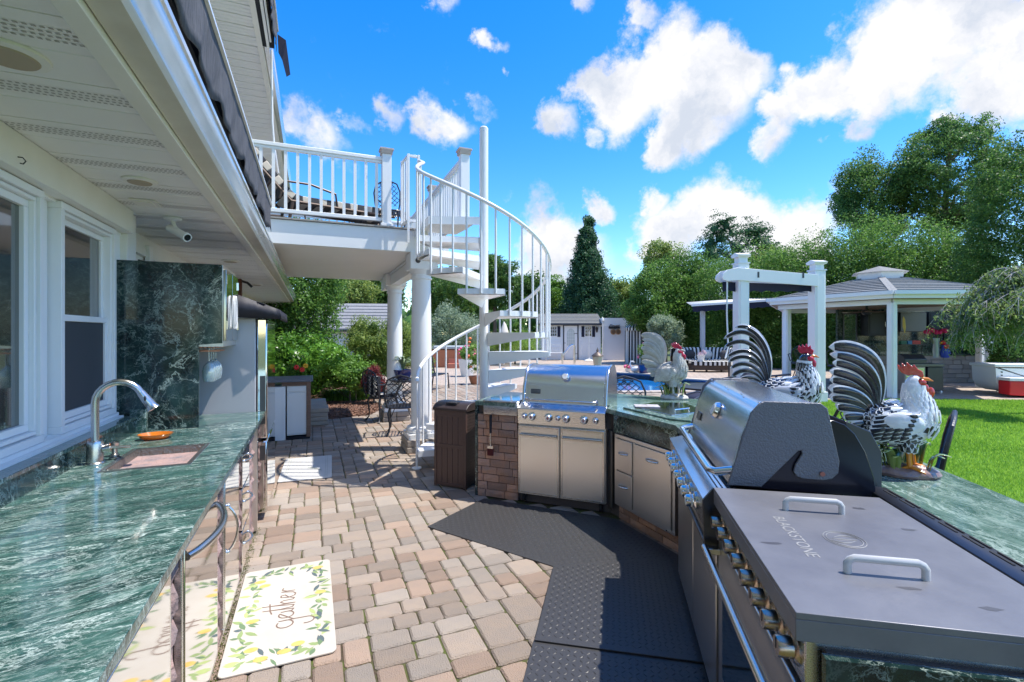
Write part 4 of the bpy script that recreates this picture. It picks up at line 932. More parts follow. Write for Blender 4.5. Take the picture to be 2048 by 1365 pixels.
# ---- hood grill helper (local frame: x along the front, y into the counter)
def glyph_text(body, size, m, parent, loc, rot, name='lettering', ext=.001):
    cu = bpy.data.curves.new('lettering', 'FONT'); cu.body = body; cu.size = size; cu.extrude = ext; cu.align_x = 'CENTER'; cu.align_y = 'CENTER'
    o0 = bpy.data.objects.new('tmp_text', cu); COL.objects.link(o0); bpy.context.view_layer.update()
    me = bpy.data.meshes.new_from_object(o0.evaluated_get(bpy.context.evaluated_depsgraph_get())); COL.objects.unlink(o0); bpy.data.objects.remove(o0)
    me.materials.clear(); me.materials.append(m); o = bpy.data.objects.new(name, me); COL.objects.link(o); o.parent = parent; o.location = loc; o.rotation_euler = rot; return o
knob_red = mat('knob_print_red', (.32, .02, .02), .4)
def knob(parent, x, y, z, r, tilt=0., L_=.035, m=chrome, face=potw):
    k = B(); k.lathe([(r*1.35, 0), (r*1.35, .006), (r*1.05, .010), (r, .012), (r*.96, L_*.8), (r*.82, L_)], (0, 0, 0), 24); o = k.build('knob', m, parent)
    o.location = (x, y, z); o.rotation_euler = (R(90)+tilt, 0, 0)
    if face:
        q = B(); q.cyl((0, 0, L_), (0, 0, L_+.002), r*.72, 20); q.build('knob_face', face, o)
        q = B(); q.box((-r*.12, -r*.55, L_+.002), (r*.12, r*.55, L_+.0032)); q.box((-r*.45, -r*.1, L_+.002), (r*.45, r*.1, L_+.003)); q.build('knob_mark', knob_red, o)
    return o
def thermometer(parent, x, y, z, r, rx):
    q = B(); q.lathe([(r, 0), (r*1.05, .006), (r*.9, .016), (r*.8, .018)], (0, 0, 0), 24); o = q.build('thermometer', chrome, parent); o.location = (x, y, z); o.rotation_euler = (rx, 0, 0)
    q = B(); q.cyl((0, 0, .014), (0, 0, .0185), r*.75, 20); q.build('dial', potw, o); q = B(); q.box((-.001, -.002, .0187), (.001, r*.6, .0195)); q.build('needle', knob_red, o)

g1 = thing('gas_grill', 'stainless gas grill with closed hood, round dial and two lower doors, beside the brick pier', 'grill', (*w1(0, 0), 0), rz=A1)
GX0, GX1 = .452, 1.262
hp1 = [(.06, .905), (.075, .93), (.10, 1.06), (.15, 1.17), (.22, 1.235), (.33, 1.255), (.46, 1.24), (.54, 1.17), (.57, 1.03), (.57, .905)]
b = B(); b.extrude(hp1, 'x', GX0+.03, GX1-.03); b.build('hood', steelh, g1, bevel=.004)
sp_ = [(p*1.0+(-.008 if i < 5 else .012), z+(.008 if 2 < i < 8 else 0)) for i, (p, z) in enumerate(hp1)]
for x0 in (GX0+.006, GX1-.030): b = B(); b.extrude(sp_, 'x', x0, x0+.0235); b.build('hood_end', steelh, g1, bevel=.005)
for x0 in (GX0+.03, GX1-.034):
    for p, z in ((.068, .99), (.10, 1.11)): b = B(); b.ball((x0+.0, p+.005, z), (.007, .006, .007), 8, 6); b.build('rivet', chrome, g1)
thermometer(g1, (GX0+GX1)/2+.01, .118, 1.155, .034, R(66))
q = B(); q.box((-.047, -.021, 0), (.047, .021, .004)); pl = q.build('name_plate', blksteel, g1, bevel=.004); pl.location = (GX0+.135, .088, 1.015); pl.rotation_euler = (R(78), 0, 0)
q = B(); ringbox(q, -.043, .043, -.0175, .0175, .002, 0, .001)
for i, p in enumerate(q.v): q.v[i] = (p[0], p[2], .0042+p[1])
q.build('plate_rim', chrome, pl); glyph_text('weber', .034, chrome, pl, (-.007, .002, .0044), (0, 0, 0)); q = B(); q.ball((.034, .003, .005), (.004, .004, .002), 8, 6); q.build('emblem', chrome, pl)
b = B(); b.tube([(GX0+.06, .06, .955), (GX0+.06, .02, .945), (GX0+.09, .008, .943), (GX1-.13, .008, .943), (GX1-.10, .02, .945), (GX1-.10, .06, .955)], .012, 14); b.build('hood_handle', satin, g1)
b = B(); b.extrude([(-.035, .868), (-.038, .86), (-.028, .862), (.08, .903), (.08, .915), (.06, .912)][::-1], 'x', GX0, GX1); b.build('front_shelf', steelh, g1, bevel=.002)
b = B()
for k in range(9): b.box((GX0+.06+k*.078, .045, .9035), (GX0+.105+k*.078, .052, .9065))
b.build('shelf_slot', black, g1)
b = B(); b.extrude([(-.035, .866), (-.02, .725), (.03, .725), (.03, .866)][::-1], 'x', GX0+.002, GX1-.002); b.build('control_panel', steelm, g1, bevel=.002)
for i, (fx, rr) in enumerate(((.085, .021), (.175, .028), (.37, .028), (.475, .019), (.57, .028), (.77, .028), (.895, .021))):
    knob(g1, GX0+fx*(GX1-GX0), -.029, .798, rr, R(6), .030)
mid = (GX0+GX1)/2
for a_, c_ in ((GX0+.006, mid-.005), (mid+.005, GX1-.006)):
    b = B(); b.box((a_, -.028, .085), (c_, .0, .712)); d = b.build('door', steelv, g1, bevel=.003)
    b = B(); ringbox(b, a_+.006, c_-.006, .091, .706, .014, -.031, -.0285); b.build('door_edge', satin, d)
    hx0, hx1 = (a_+.02, c_-.02) ; b = B(); b.tube([(hx0, -.045, .632), (hx1, -.045, .632)], .0085, 12); b.bar((hx0, -.040, .617), (hx1, -.040, .617), .012, .018); b.build('handle', satin, d)
b = B(); b.box((GX0, .002, .08), (GX1, .5, .73)); b.build('cart', steelv, g1)
for x in (GX0+.05, GX1-.045): b = B(); b.cyl((x-.012, .02, .035), (x+.012, .02, .035), .033, 18); b.box((x-.016, .0, .04), (x+.016, .04, .08)); b.build('caster', blackf, g1)
# side burner
sb_ = thing('side_burner', 'flat stainless side burner with lid left of the gas grill', 'burner', (*w1(0, 0), 0), rz=A1)
b = B(); b.extrude([(-.03, .905), (-.034, .895), (-.03, .79), (.04, .79), (.04, .905)][::-1], 'x', .105, .448); b.build('front_panel', steelm, sb_, bevel=.003)
b = B(); b.extrude([(-.04, .911), (-.04, .921), (.05, .928), (.55, .935), (.56, .925), (.56, .911)][::-1], 'x', .10, .449); b.build('lid', mat('lid_mirror', (.62, .64, .66), .1, 1), sb_, bevel=.003)
b = B(); 
for k in range(8): b.box((.115+k*.008, -.043, .8985), (.119+k*.008, -.037, .9045))
b.build('tool_hook', chrome, sb_)
br_ = thing('grill_brush', 'black handled grill brush hanging on the brick face', 'brush', (*w1(.19, -.04), 0), rz=A1)
b = B(); b.tube([(0, -.012, .79), (0, -.014, .74), (.001, -.014, .62)], [.012, .014, .011], 10); b.build('handle', blackf, br_)
b = B(); b.tube([(0, -.014, .62), (0, -.014, .50)], .008, 10); b.box((-.03, -.024, .475), (.03, -.006, .50)); b.build('ferrule', satin, br_)
b = B(); 
for k in range(9): b.box((-.029+k*.0065, -.026, .41), (-.0255+k*.0065, -.004, .475))
b.build('bristles', mat('dark_red_bristle', (.13, .02, .02), .8), br_)

# ---- six-burner grill on the right run
g2 = thing('six_burner_grill', 'long stainless grill with dark cast end panel facing the griddle', 'grill', (*w3(0, 0), 0), rz=A3)
# local: x = u (away along run), y = -w  -> mirror so that y points into the counter
def Lp(u, w, z): return (u, -w, z)
def ex3(b, prof, u0, u1, mi=0): return b.extrude([(-p, z) for p, z in prof], 'x', u0, u1, mi)
hood = [(.07, .948), (.085, 1.0), (.12, 1.14), (.16, 1.235), (.185, 1.262), (.22, 1.276), (.40, 1.274), (.42, 1.25), (.46, 1.05), (.455, 1.0)]
G0, G1 = .925, 1.95
b = B(); ex3(b, hood, G0+.022, G1-.012); b.build('hood', steelh, g2, bevel=.003)
endp = [(.064, .944), (.15, 1.235), (.178, 1.270), (.20, 1.284), (.40, 1.282), (.425, 1.262), (.44, 1.19), (.466, 1.06), (.462, 1.015), (.44, .992), (.41, .984), (.34, .986), (.315, .994), (.305, 1.012), (.312, 1.04), (.336, 1.083), (.334, 1.096), (.322, 1.094), (.19, .944)]
for u0, u1, m in ((G0-.006, G0+.006, castm), (G1-.0115, G1+.006, castm)): b = B(); ex3(b, endp, u0, u1); b.build('hood_end', m, g2, bevel=.003)
b = B(); b.cyl(Lp(G0-.012, .405, 1.01), Lp(G0+.0, .405, 1.01), .009, 14); b.build('hinge_bolt', mat('copper_bolt', (.35, .15, .12), .4, .8), g2)
shell = [(.13, .935), (.165, 1.0), (.23, 1.10), (.36, 1.20), (.45, 1.215), (.49, 1.20), (.525, 1.165), (.56, 1.10), (.59, 1.0), (.60, .925)]
b = B(); ex3(b, shell, G0+.0085, G1-.018); b.build('rear_shell', mat('black_gloss_shell', (.012, .012, .02), .18), g2, bevel=.003)
b = B(); ex3(b, [(.56, .92), (.66, .92), (.66, 1.08), (.62, 1.16), (.53, 1.20)], G0+.10, G1-.10); b.build('rear_duct', blksteel, g2, bevel=.003)
ang = math.atan2(.036, .14-.0)
b = B(); b.tube([Lp(G1-.06, .085, 1.0), Lp(G1-.06, .03, .985), Lp(G1-.09, .015, .98), Lp(G0+.08, .015, .98), Lp(G0+.035, .03, .985), Lp(G0+.02, .09, 1.0)], .0165, 16); b.build('hood_handle', chrome, g2)
for u in (G0+.03, G0+.3, G0+.6, G1-.05): b = B(); b.ball(Lp(u, .192, 1.275), (.006, .006, .004), 8, 6); b.build('rivet', chrome, g2)
t = B(); r = .042; t.lathe([(r, 0), (r*1.05, .006), (r*.9, .02), (r*.7, .024)], (0, 0, 0), 28); o = t.build('thermometer', chrome, g2); o.location = Lp(G0+.50, .128, 1.165); o.rotation_euler = (-R(68), 0, 0)
q = B(); q.cyl((0, 0, .016), (0, 0, .025), r*.66, 20); q.build('dial', potw, o)
q = B(); q.box((-.05, -.022, 0), (.05, .022, .004)); o = q.build('name_plate', blksteel, g2, bevel=.004); o.location = Lp(G0+.86, .103, 1.08); o.rotation_euler = (-R(72), 0, 0)
# sloping perforated shelf and control panel
b = B(); ex3(b, [(-.035, .895), (.10, .93), (.10, .92), (-.03, .886)], .875, 2.02); b.build('front_shelf', steelh, g2, bevel=.001)
b = B()
for rr in range(4):
    w = .035+rr*.017; z = .895+(w+.035)*.26
    for k in range(46): b.box(Lp(.90+k*.023, w+.006, z-.001), Lp(.912+k*.023, w-.0, z+.0022))
b.build('shelf_slot', black, g2, kind='stuff', smooth=False)
b = B(); ex3(b, [(-.035, .893), (-.02, .755), (.06, .755), (.06, .885)], .878, 2.015); b.build('control_panel', steelm, g2, bevel=.002)
for i in range(7):
    u = 1.84-i*.128
    k = B(); r = .027; k.lathe([(r*1.4, 0), (r*1.4, .007), (r*1.1, .011), (r, .014), (r*.94, .04), (r*.8, .045)], (0, 0, 0), 24); o = k.build('knob', chrome, g2); o.location = Lp(u, -.029, .825); o.rotation_euler = (-R(90)-.1+math.pi*0, 0, 0); o.rotation_euler = (-R(94), 0, 0)
    q = B(); q.cyl((0, 0, .045), (0, 0, .047), r*.72, 20); q.build('knob_face', potw, o); q = B(); q.lathe([(r*1.0, .018), (r*1.03, .022), (r*1.0, .026)], (0, 0, 0), 24); q.build('knob_ring', potw, o)
for a_, c_ in ((.89, 1.44), (1.45, 2.0)):
    b = B(); ex3(b, [(.015, .07), (.05, .07), (.05, .75), (.015, .75)], a_, c_); d = b.build('door', steelv, g2, bevel=.003)
    b = B(); b.tube([Lp(a_+.03, -.015, .70), Lp(c_-.03, -.015, .70)], .010, 10); b.bar(Lp(a_+.04, .0, .70), Lp(a_+.04, .02, .70), .02, .02); b.bar(Lp(c_-.04, .0, .70), Lp(c_-.04, .02, .70), .02, .02); b.build('handle', blksteel, d)
b = B(); ex3(b, [(.03, .0), (.06, .0), (.06, .07), (.03, .07)], .9, 2.0); b.build('kick_plate', blackf, g2)
b = B(); ex3(b, [(-.033, .70), (.05, .70), (.05, .945), (.0, .945), (-.04, .895)], .862, .876); b.build('side_cheek', blksteel, g2, bevel=.002)

# ---- griddle with cover
gd = thing('griddle', 'wide flat-top griddle under a dark engraved lid with two grey handles, right foreground', 'griddle', (*w3(0, 0), 0), rz=A3)
b = B(); b.box(Lp(0, .57, .935), Lp(.858, 0, .95)); b.box(Lp(0, .57, .888), Lp(.003, 0, .935)); b.box(Lp(.855, .57, .888), Lp(.858, 0, .935)); b.box(Lp(.003, .003, .888), Lp(.855, 0, .935)); b.box(Lp(.003, .57, .888), Lp(.855, .567, .935))
lid = b.build('lid', lidm, gd, bevel=.002)
for u in (.652, .213):
    b = B(); b.tube([Lp(u, .19, .950), Lp(u, .19, .975), Lp(u, .196, .984), Lp(u, .206, .989), Lp(u, .345, .989), Lp(u, .355, .984), Lp(u, .361, .975), Lp(u, .361, .950)], .0075, 10, flat=1.3); b.build('handle', mat('light_grey_handle', (.55, .54, .52), .35, .2), lid)
glyph_text('BLACKSTONE', .047, engr, lid, Lp(.435, .142, .9502), (0, 0, math.pi), ext=.0006)
b = B(); n = 40
def ell(rx, ry, t): return Lp(.43+rx*math.cos(t), .275+ry*math.sin(t), .9508)
for rx, ry in ((.058, .052), (.049, .044)):
    b.tube([ell(rx, ry, 2*math.pi*i/n) for i in range(n+1)], .0010, 5)
for s in (-1, 0, 1):
    b.tube([Lp(.43+s*.010+.016*s*math.sin(math.pi*i/12), .275-.034+.068*i/12+.01*s, .9508) for i in range(13)], [.0006+.0012*math.sin(math.pi*i/12) for i in range(13)], 5)
b.build('emblem', engr, lid)
for (u, w, a_, n_) in ((.16, .30, .3, 5), (.10, .42, .1, 6), (.36, .06, .8, 5), (.72, .44, .2, 6), (.55, .50, .6, 5)):
    q = B(); gg = random.Random(int(u*100)); flat_ = [(u+(.005+.008*gg.random())*math.cos(t), w+(.010+.022*gg.random())*math.sin(t)) for t in [2*math.pi*i/9 for i in range(9)]]
    q.add([Lp(x, y, .9504) for x, y in flat_], [tuple(range(9))[::-1]]); q.build('stain', mat('grease_stain', (.075, .075, .085), .3), lid, smooth=False)
b = B(); ex3(b, [(.585, .905), (.585, .945), (.605, .955), (.655, .952), (.66, .935), (.66, .911), (.60, .905)][::-1], -.02, .99); rv = b.build('rear_vent', blksteel, gd, bevel=.002)
b = B()
for k in range(9):
    for w in (.622, .640): b.box(Lp(.02+k*.105, w+.006, .9540), Lp(.10+k*.105, w, .9562))
b.build('vent_slot', black, rv, smooth=False)
b = B(); ex3(b, [(.022, .78), (.022, .885), (.55, .885), (.55, .78)], .012, .85); b.build('body', steelm, gd, bevel=.003)
for i in range(8):
    u = .80-i*.105; r = .024
    k = B(); k.lathe([(r*1.5, 0), (r*1.5, .004), (r*1.25, .008), (r, .010), (r*.97, .038), (r*.9, .042)], (0, 0, 0), 26); o = k.build('knob', mat('bronze_knob', (.55, .44, .35), .25, 1), gd); o.location = Lp(u, .0225, .835); o.rotation_euler = (-R(90), 0, 0)
    q = B(); q.box((-.002, -r*.85, .0425), (.002, r*.2, .0432)); q.build('knob_mark', black, o)
# ---- oven below
ov = thing('oven', 'stainless oven with glass door and tubular handle under the griddle', 'oven', (*w3(0, 0), 0), rz=A3)
b = B(); ex3(b, [(.045, .08), (.045, .775), (.50, .775), (.50, .08)], .0, .86); b.build('body', blksteel, ov)
b = B(); ex3(b, [(.014, .20), (.014, .765), (.043, .765), (.043, .20)], .02, .84); d = b.build('door', steelv, ov, bevel=.004)
b = B(); ex3(b, [(.011, .28), (.011, .64), (.0138, .64), (.0138, .28)], .10, .76); b.build('window', mat('oven_glass', (.02, .03, .035), .04, coat=1), d)
b = B(); b.tube([Lp(.03, -.038, .725), Lp(.83, -.038, .725)], .014, 16); b.bar(Lp(.05, -.035, .725), Lp(.05, .013, .725), .035, .022); b.bar(Lp(.81, -.035, .725), Lp(.81, .013, .725), .035, .022); b.build('handle', satin, d, bevel=.002)
b = B(); ex3(b, [(.016, .075), (.016, .185), (.043, .185), (.043, .075)], .02, .84); b.build('drawer', steelv, ov, bevel=.003)

# ---- rubber mats with raised treads
def rubber_mat(label, poly, ang, z, pitch=.032):
    O = Vector((*poly[0], 0)); ca0, sa0 = math.cos(ang), math.sin(ang)
    lp_ = [((x-O.x)*ca0+(y-O.y)*sa0, -(x-O.x)*sa0+(y-O.y)*ca0) for x, y in poly]
    m_ = thing('rubber_mat', label, 'mat', (O.x, O.y, z), rz=ang, group='black tread-plate rubber mats')
    b = B(); b.prism(lp_, 0, .006); b.build('mat_sheet', rubber, m_, bevel=.0015)
    xs = [p[0] for p in lp_]; ys = [p[1] for p in lp_]; V = []; F = []; o = 0
    cell = [(-.0125, 0, 0), (0, -.0036, 0), (.0125, 0, 0), (0, .0036, 0), (-.007, 0, .0024), (.007, 0, .0024)]
    nx = int((max(xs)-min(xs))/pitch); ny = int((max(ys)-min(ys))/pitch)
    for i in range(nx):
        for j in range(ny):
            cx, cy = min(xs)+pitch*(i+.5), min(ys)+pitch*(j+.5)
            if not all(inpoly(cx+a_, cy+b_, lp_) for a_, b_ in ((.016, .016), (-.016, .016), (.016, -.016), (-.016, -.016))): continue
            a = R(45) if (i+j) % 2 else R(-45); ca, sa = math.cos(a), math.sin(a)
            V += [(cx+p[0]*ca-p[1]*sa, cy+p[0]*sa+p[1]*ca, .0061+p[2]) for p in cell]
            F += [(o, o+1, o+5, o+4), (o+2, o+3, o+4, o+5), (o+1, o+2, o+5), (o+3, o, o+4)]; o += 6
    q = B(); q.v = V; q.f = F; q.m = [0]*len(F); q.build('tread_pattern', rubber, m_, smooth=False, kind='stuff')
rubber_mat('black tread-plate mat in front of the gas grill doors, farthest piece', [(.853, 3.81), (1.479, 2.836), (1.75, 2.55), (2.36, 2.60), (2.345, 3.36), (1.49, 4.26)], R(-57.2), .001)
rubber_mat('black tread-plate mat alongside the six burner grill, middle piece', [w3(1.24, -.768), w3(1.24, .035), w3(2.32, .05), w3(2.03, -.768)], A3, .0105)
rubber_mat('black tread-plate mat in front of the oven, nearest piece', [w3(.10, -.775), w3(.10, .03), w3(1.25, .03), w3(1.25, -.775)], A3, .001)
# ================================================================== ROOSTERS
def cub(P0, P1, P2, P3, n=12):
    P0, P1, P2, P3 = map(Vector, (P0, P1, P2, P3)); return [((1-t)**3)*P0+3*((1-t)**2)*t*P1+3*(1-t)*t*t*P2+t**3*P3 for t in [i/n for i in range(n+1)]]
def feather(b, pts, N, w, rim=0, core=1, th=.004, tipr=.8, base=.35, rimw=.72):
    """curved feather with a pale raised rim and dark vane, closed underneath"""
    N = Vector(N); n = len(pts)-1; vs = []; o = 0
    for i, p in enumerate(pts):
        t = i/n if i < n else 1; T = ((pts[min(i+1, n)]-pts[max(i-1, 0)])).normalized(); Sd = T.cross(N).normalized(); Nn = Sd.cross(T).normalized()
        ww = w*(base+(1-base)*math.sin(min(t/tipr, 1)*math.pi/2)) if t < tipr else w*math.sqrt(max(0, 1-((t-tipr)/(1-tipr))**2))
        ww = max(ww, w*.06)
        for k, h in ((-1, 0), (-rimw, th*.8), (0, th), (rimw, th*.8), (1, 0), (.5, -th*.6), (-.5, -th*.6)): vs.append(p+Sd*ww*k+Nn*h)
    f0 = []; f1 = []
    for i in range(n):
        for k in range(7):
            q = (i*7+k, i*7+(k+1) % 7, (i+1)*7+(k+1) % 7, (i+1)*7+k); (f1 if k in (1, 2) and 0 < i < n-1 else f0).append(q)
    off = len(b.v); b.add(vs, f0, rim); b.f += [tuple(x+off for x in f) for f in f1]; b.m += [core]*len(f1)
    b.f += [tuple(off+k for k in range(6, -1, -1)), tuple(off+n*7+k for k in range(7))]; b.m += [rim, rim]
def fth(b, P, Mid, Tip, *a, **k):
    P, Mid, Tip = Vector(P), Vector(Mid), Vector(Tip); C = Mid*2-(P+Tip)*.5; feather(b, [(1-t)**2*P+2*(1-t)*t*C+t*t*Tip for t in (0, .22, .45, .68, .86, 1)], *a, **k)
def rooster(label, loc, rz, scale, pal, tails, dark_head=False, seed=1, tw=.020, sq=1., fat=1.):
    """pal: rim, core, neck, body, comb, leg"""
    r = thing('rooster_statue', label, 'statue', loc, rz, scale=scale, group='glazed rooster statues on the island'); g = random.Random(seed)
    rimm, corem, neckm, bodym, combm, legm = pal[:6]
    path = [(-.115, .262, .018), (-.10, .255, .038), (-.06, .245, .06), (-.01, .24, .074), (.04, .245, .080), (.08, .262, .074), (.100, .295, .060), (.098, .335, .047), (.088, .375, .037), (.082, .405, .030), (.084, .432, .0285), (.098, .446, .024), (.113, .447, .012)]
    path = [(-.1+(x+.1)*sq, z-.012*(fat-1)/.18, q*fat) for x, z, q in path]; HX = .104-(-.1+.204*sq); HZ = .012*(fat-1)/.18; K0 = len(bpy.data.objects)
    b = B(); b.tube([(x, 0, z) for x, z, _ in path], [q for *_, q in path], 18, flat=1.12); b.build('body', bodym, r, subd=1)
    P = [Vector((x, 0, z)) for x, z, _ in path]; RR = [q for *_, q in path]
    def surf(s, a):
        i = min(int(s), len(P)-2); f = s-i; c = P[i].lerp(P[i+1], f); rr = RR[i]*(1-f)+RR[i+1]*f; T = (P[i+1]-P[i]).normalized(); up = Vector((0, 1, 0)).cross(T) if True else None
        up = Vector((T.z*-1, 0, T.x)); n = Vector((0, math.cos(a), 0))+up*math.sin(a); return c+Vector((0, math.cos(a)*rr, 0))+up*math.sin(a)*rr*1.12, n.normalized(), T
    b = B()
    for row in range(15):                                   # overlapping body feathers
        s = .6+row*.36
        for k in range(15):
            a = 2*math.pi*(k+.5*(row % 2))/15; p, n, T = surf(s, a+g.uniform(-.05, .05)); L_ = g.uniform(.032, .046)
            d = (-T+Vector((0, 0, -.25))).normalized(); d = (d-n*d.dot(n)).normalized()
            fth(b, p+n*.001, p+d*L_*.5+n*.0045, p+d*L_+n*.002, n, .0135, 0, 1 if (row < 9 or math.sin(a) < .1) and g.random() < .88 else 0, .0025)
    b.build('body_feathers', [rimm if seed != 2 else neckm, corem], r)
    b = B()
    for row in range(11):                                   # long neck hackles
        s = 5.4+row*.5
        for k in range(16):
            a = 2*math.pi*(k+.5*(row % 2))/16; p, n, T = surf(min(s, 9.7), a+g.uniform(-.07, .07)); L_ = g.uniform(.045, .065); d = -T
            fth(b, p+n*.001, p+d*L_*.5+n*.004, p+d*L_+n*.0025, n, .0115, 0, 1 if dark_head and (s > 7.9 or g.random() < .3) else 0, .003)
    b.build('neck_hackles', [neckm, corem], r)
    for s_ in (-1, 1):                                      # folded wings
        b = B(); yw = .014*(fat > 1); b.ball((-.005, s_*(.070+yw), .243), (.078, .020, .05), 14, 9, 0)
        for row in range(4):
            for k in range(6):
                x = .055-row*.026-k*.006; z = .285-k*.019-row*.002; L_ = .052+row*.014
                p = Vector((x, s_*(.084+yw-row*.002-abs(k-2.5)*.003), z)); d = Vector((-.93, -s_*.10, -.30)).normalized()
                fth(b, p, p+d*L_*.5+Vector((0, s_*.008, 0)), p+d*L_, (0, s_, 0), .0145, 0, 1, .003)
        b.build('wing', [rimm, corem], r)
    for (p0, p1, p2, p3, wf) in tails:                      # sickle feathers, each its own piece
        for s_ in (-1, 1):
            y = s_*.012; yo = s_*g.uniform(.02, .05); b = B()
            pts = cub((p0[0], y, p0[1]), (p1[0], y+yo*.4, p1[1]), (p2[0], y+yo*.9, p2[1]), (p3[0]+g.uniform(-.006, .006), y+yo, p3[1]), 26)
            feather(b, pts, (0, s_, 0), tw*wf, 0, 1, .006, .86, .3, .70); b.build('tail_feather', [rimm, corem], r)
    b = B(); cp = [(.055, .470), (.050, .488), (.056, .505), (.066, .492), (.072, .512), (.082, .497), (.090, .515), (.099, .496), (.109, .506), (.113, .487), (.124, .478), (.119, .458), (.104, .455), (.085, .464), (.07, .46)]
    if not dark_head: cp = [(x-.0-(z-.46)*.45, z) for x, z in cp]
    hs_ = Matrix.Translation((.104-HX, 0, .44-HZ)) @ Matrix.Scale(1.12 if fat > 1 else 1, 4) @ Matrix.Translation((-.104, 0, -.44))
    b.extrude(cp, 'y', -.006, .006); b.xf(hs_).build('comb', combm, r, bevel=.003)
    b = B()
    for s_ in (-1, 1): b.ball((.123, s_*.009, .408), (.012, .006, .022), 10, 7); b.ball((.108, s_*.021, .435), (.017, .006, .013), 10, 6)
    if not dark_head: b.ball((.140, .0, .395), (.013, .008, .022), 10, 7)
    b.xf(hs_).build('wattle', combm, r)
    b = B(); b.tube([(.112, 0, .448), (.132, 0, .448), (.148, 0, .441)], [.010, .007, .0012], 10); b.xf(hs_).build('beak', legm, r)
    for s_ in (-1, 1): b = B(); b.ball((.104, s_*.0265*(1.1 if fat > 1 else 1), .449), (.0045, .002, .0045), 8, 6); b.xf(hs_).build('eye', black, r)
    b = B()
    for s_ in (-1, 1):
        b.tube([(.02, s_*.035, .21), (.025, s_*.036, .16), (.03, s_*.036, .125)], [.05, .036, .019], 14)
        for row in range(4):
            for k in range(9):
                a = k*.7+row*.35; p = Vector((.022+.03*math.cos(a), s_*.035+.035*math.sin(a), .20-row*.018)); fth(b, p, p+Vector((.004*math.cos(a), .004*math.sin(a), -.016)), p+Vector((-.004*math.cos(a), -.004*math.sin(a), -.036)), (math.cos(a), math.sin(a), .1), .012, 0, 1, .003)
    b.build('thigh', [rimm, corem], r)
    for s_ in (-1, 1):
        b = B(); x0 = .035+.012*s_; b.tube([(x0-.005, s_*.036, .135), (x0, s_*.036, .09), (x0+.004, s_*.036, .045)], [.012, .010, .0105], 10)
        for a in (-.5, 0, .5): b.tube([(x0+.002, s_*.036, .047), (x0+.03*math.cos(a), s_*.036+.03*math.sin(a), .042), (x0+.062*math.cos(a), s_*.036+.062*math.sin(a), .028)], [.009, .008, .003], 8)
        b.tube([(x0, s_*.036, .045), (x0-.03, s_*.036, .035)], [.008, .004], 8); b.build('leg', legm, r)
    b = B(); n = 30; ringz = [(.0, 1.0), (.012, 1.06), (.028, .98), (.038, .80), (.042, .5), (.042, 0.01)]; vs = []
    for z, q in ringz:
        for k in range(n):
            a = 2*math.pi*k/n; rad = 1+.10*math.sin(3*a+1)+.05*math.sin(7*a); vs.append((.01+.115*q*rad*math.cos(a), .075*q*rad*math.sin(a), z*(1+.12*math.sin(5*a))))
    b.add(vs, [(i*n+k, i*n+(k+1) % n, (i+1)*n+(k+1) % n, (i+1)*n+k) for i in range(5) for k in range(n)]); b.build('rock_base', pal[6], r)
    for k in range(44):
        a = k*2.4; rr = .025+.045*((k*7) % 10)/10; x, y = .01+rr*1.5*math.cos(a), rr*math.sin(a); h = g.uniform(.07, .15)
        if x > .0 and y < .025 and x < .085: continue
        b = B(); o = Vector((math.cos(a), math.sin(a)*.7, 0)); p = Vector((x, y, .03)); pts = cub(p, p+o*.008+Vector((0, 0, h*.7)), p+o*.022+Vector((0, 0, h)), p+o*(.055+.02*g.random())+Vector((0, 0, h*.72)), 9)
        feather(b, pts, o.cross(Vector((0, 0, 1))).cross(o)+o*-.2, .017, 0, 1, .003, .55, .5); b.build('leaf', [pal[8], pal[7]], r)
    return r
glz = dict(coat=.9)
wg = mat('white_glaze', (.74, .76, .78), .12, coat=.9, bump=.25, bscale=60); bg = mat('black_glaze', (.012, .013, .02), .09, coat=1, bump=.2, bscale=50)
rg = mat('red_glaze', (.55, .045, .02), .12, coat=.9, bump=.5, bscale=70); rg2 = mat('crimson_glaze', (.55, .015, .05), .12, coat=.9, bump=.6, bscale=70); og = mat('orange_glaze', (.72, .24, .015), .14, coat=.9)
rockm = mat('painted_rock', (.40, .25, .20), .3, col2=(.12, .08, .07), nscale=14, bump=1, bscale=30, coat=.5); gl = mat('green_glaze', (.03, .11, .03), .12, coat=.9); gl2 = mat('pale_green_glaze', (.30, .38, .10), .12, coat=.9)
greyw = mat('grey_white_glaze', (.42, .45, .50), .1, coat=.9)
tail1 = [((-.085, .29), (-.055, .43), (-.075, .60), (-.275, .575), 1.35), ((-.09, .285), (-.07, .40), (-.10, .53), (-.265, .538), 1.0), ((-.092, .28), (-.08, .38), (-.12, .50), (-.26, .500), 1.0), ((-.095, .275), (-.09, .36), (-.14, .45), (-.268, .458), 1.05),
         ((-.095, .27), (-.10, .34), (-.15, .42), (-.268, .418), 1.0), ((-.10, .265), (-.11, .32), (-.16, .385), (-.272, .372), 1.0), ((-.10, .26), (-.12, .30), (-.17, .34), (-.268, .330), .95), ((-.10, .25), (-.13, .275), (-.17, .30), (-.245, .290), .95), ((-.095, .24), (-.12, .25), (-.16, .262), (-.215, .245), .95), ((-.085, .225), (-.11, .225), (-.14, .225), (-.185, .205), .9)]
rooster('white rooster with orange-red comb and black-edged tail on green leaves, nearest on the marble', (2.47, 1.335, .911), R(-54), 1.0, (wg, bg, wg, wg, rg, og, rockm, gl, gl2), tail1, seed=1, tw=.024, sq=.80, fat=1.18)
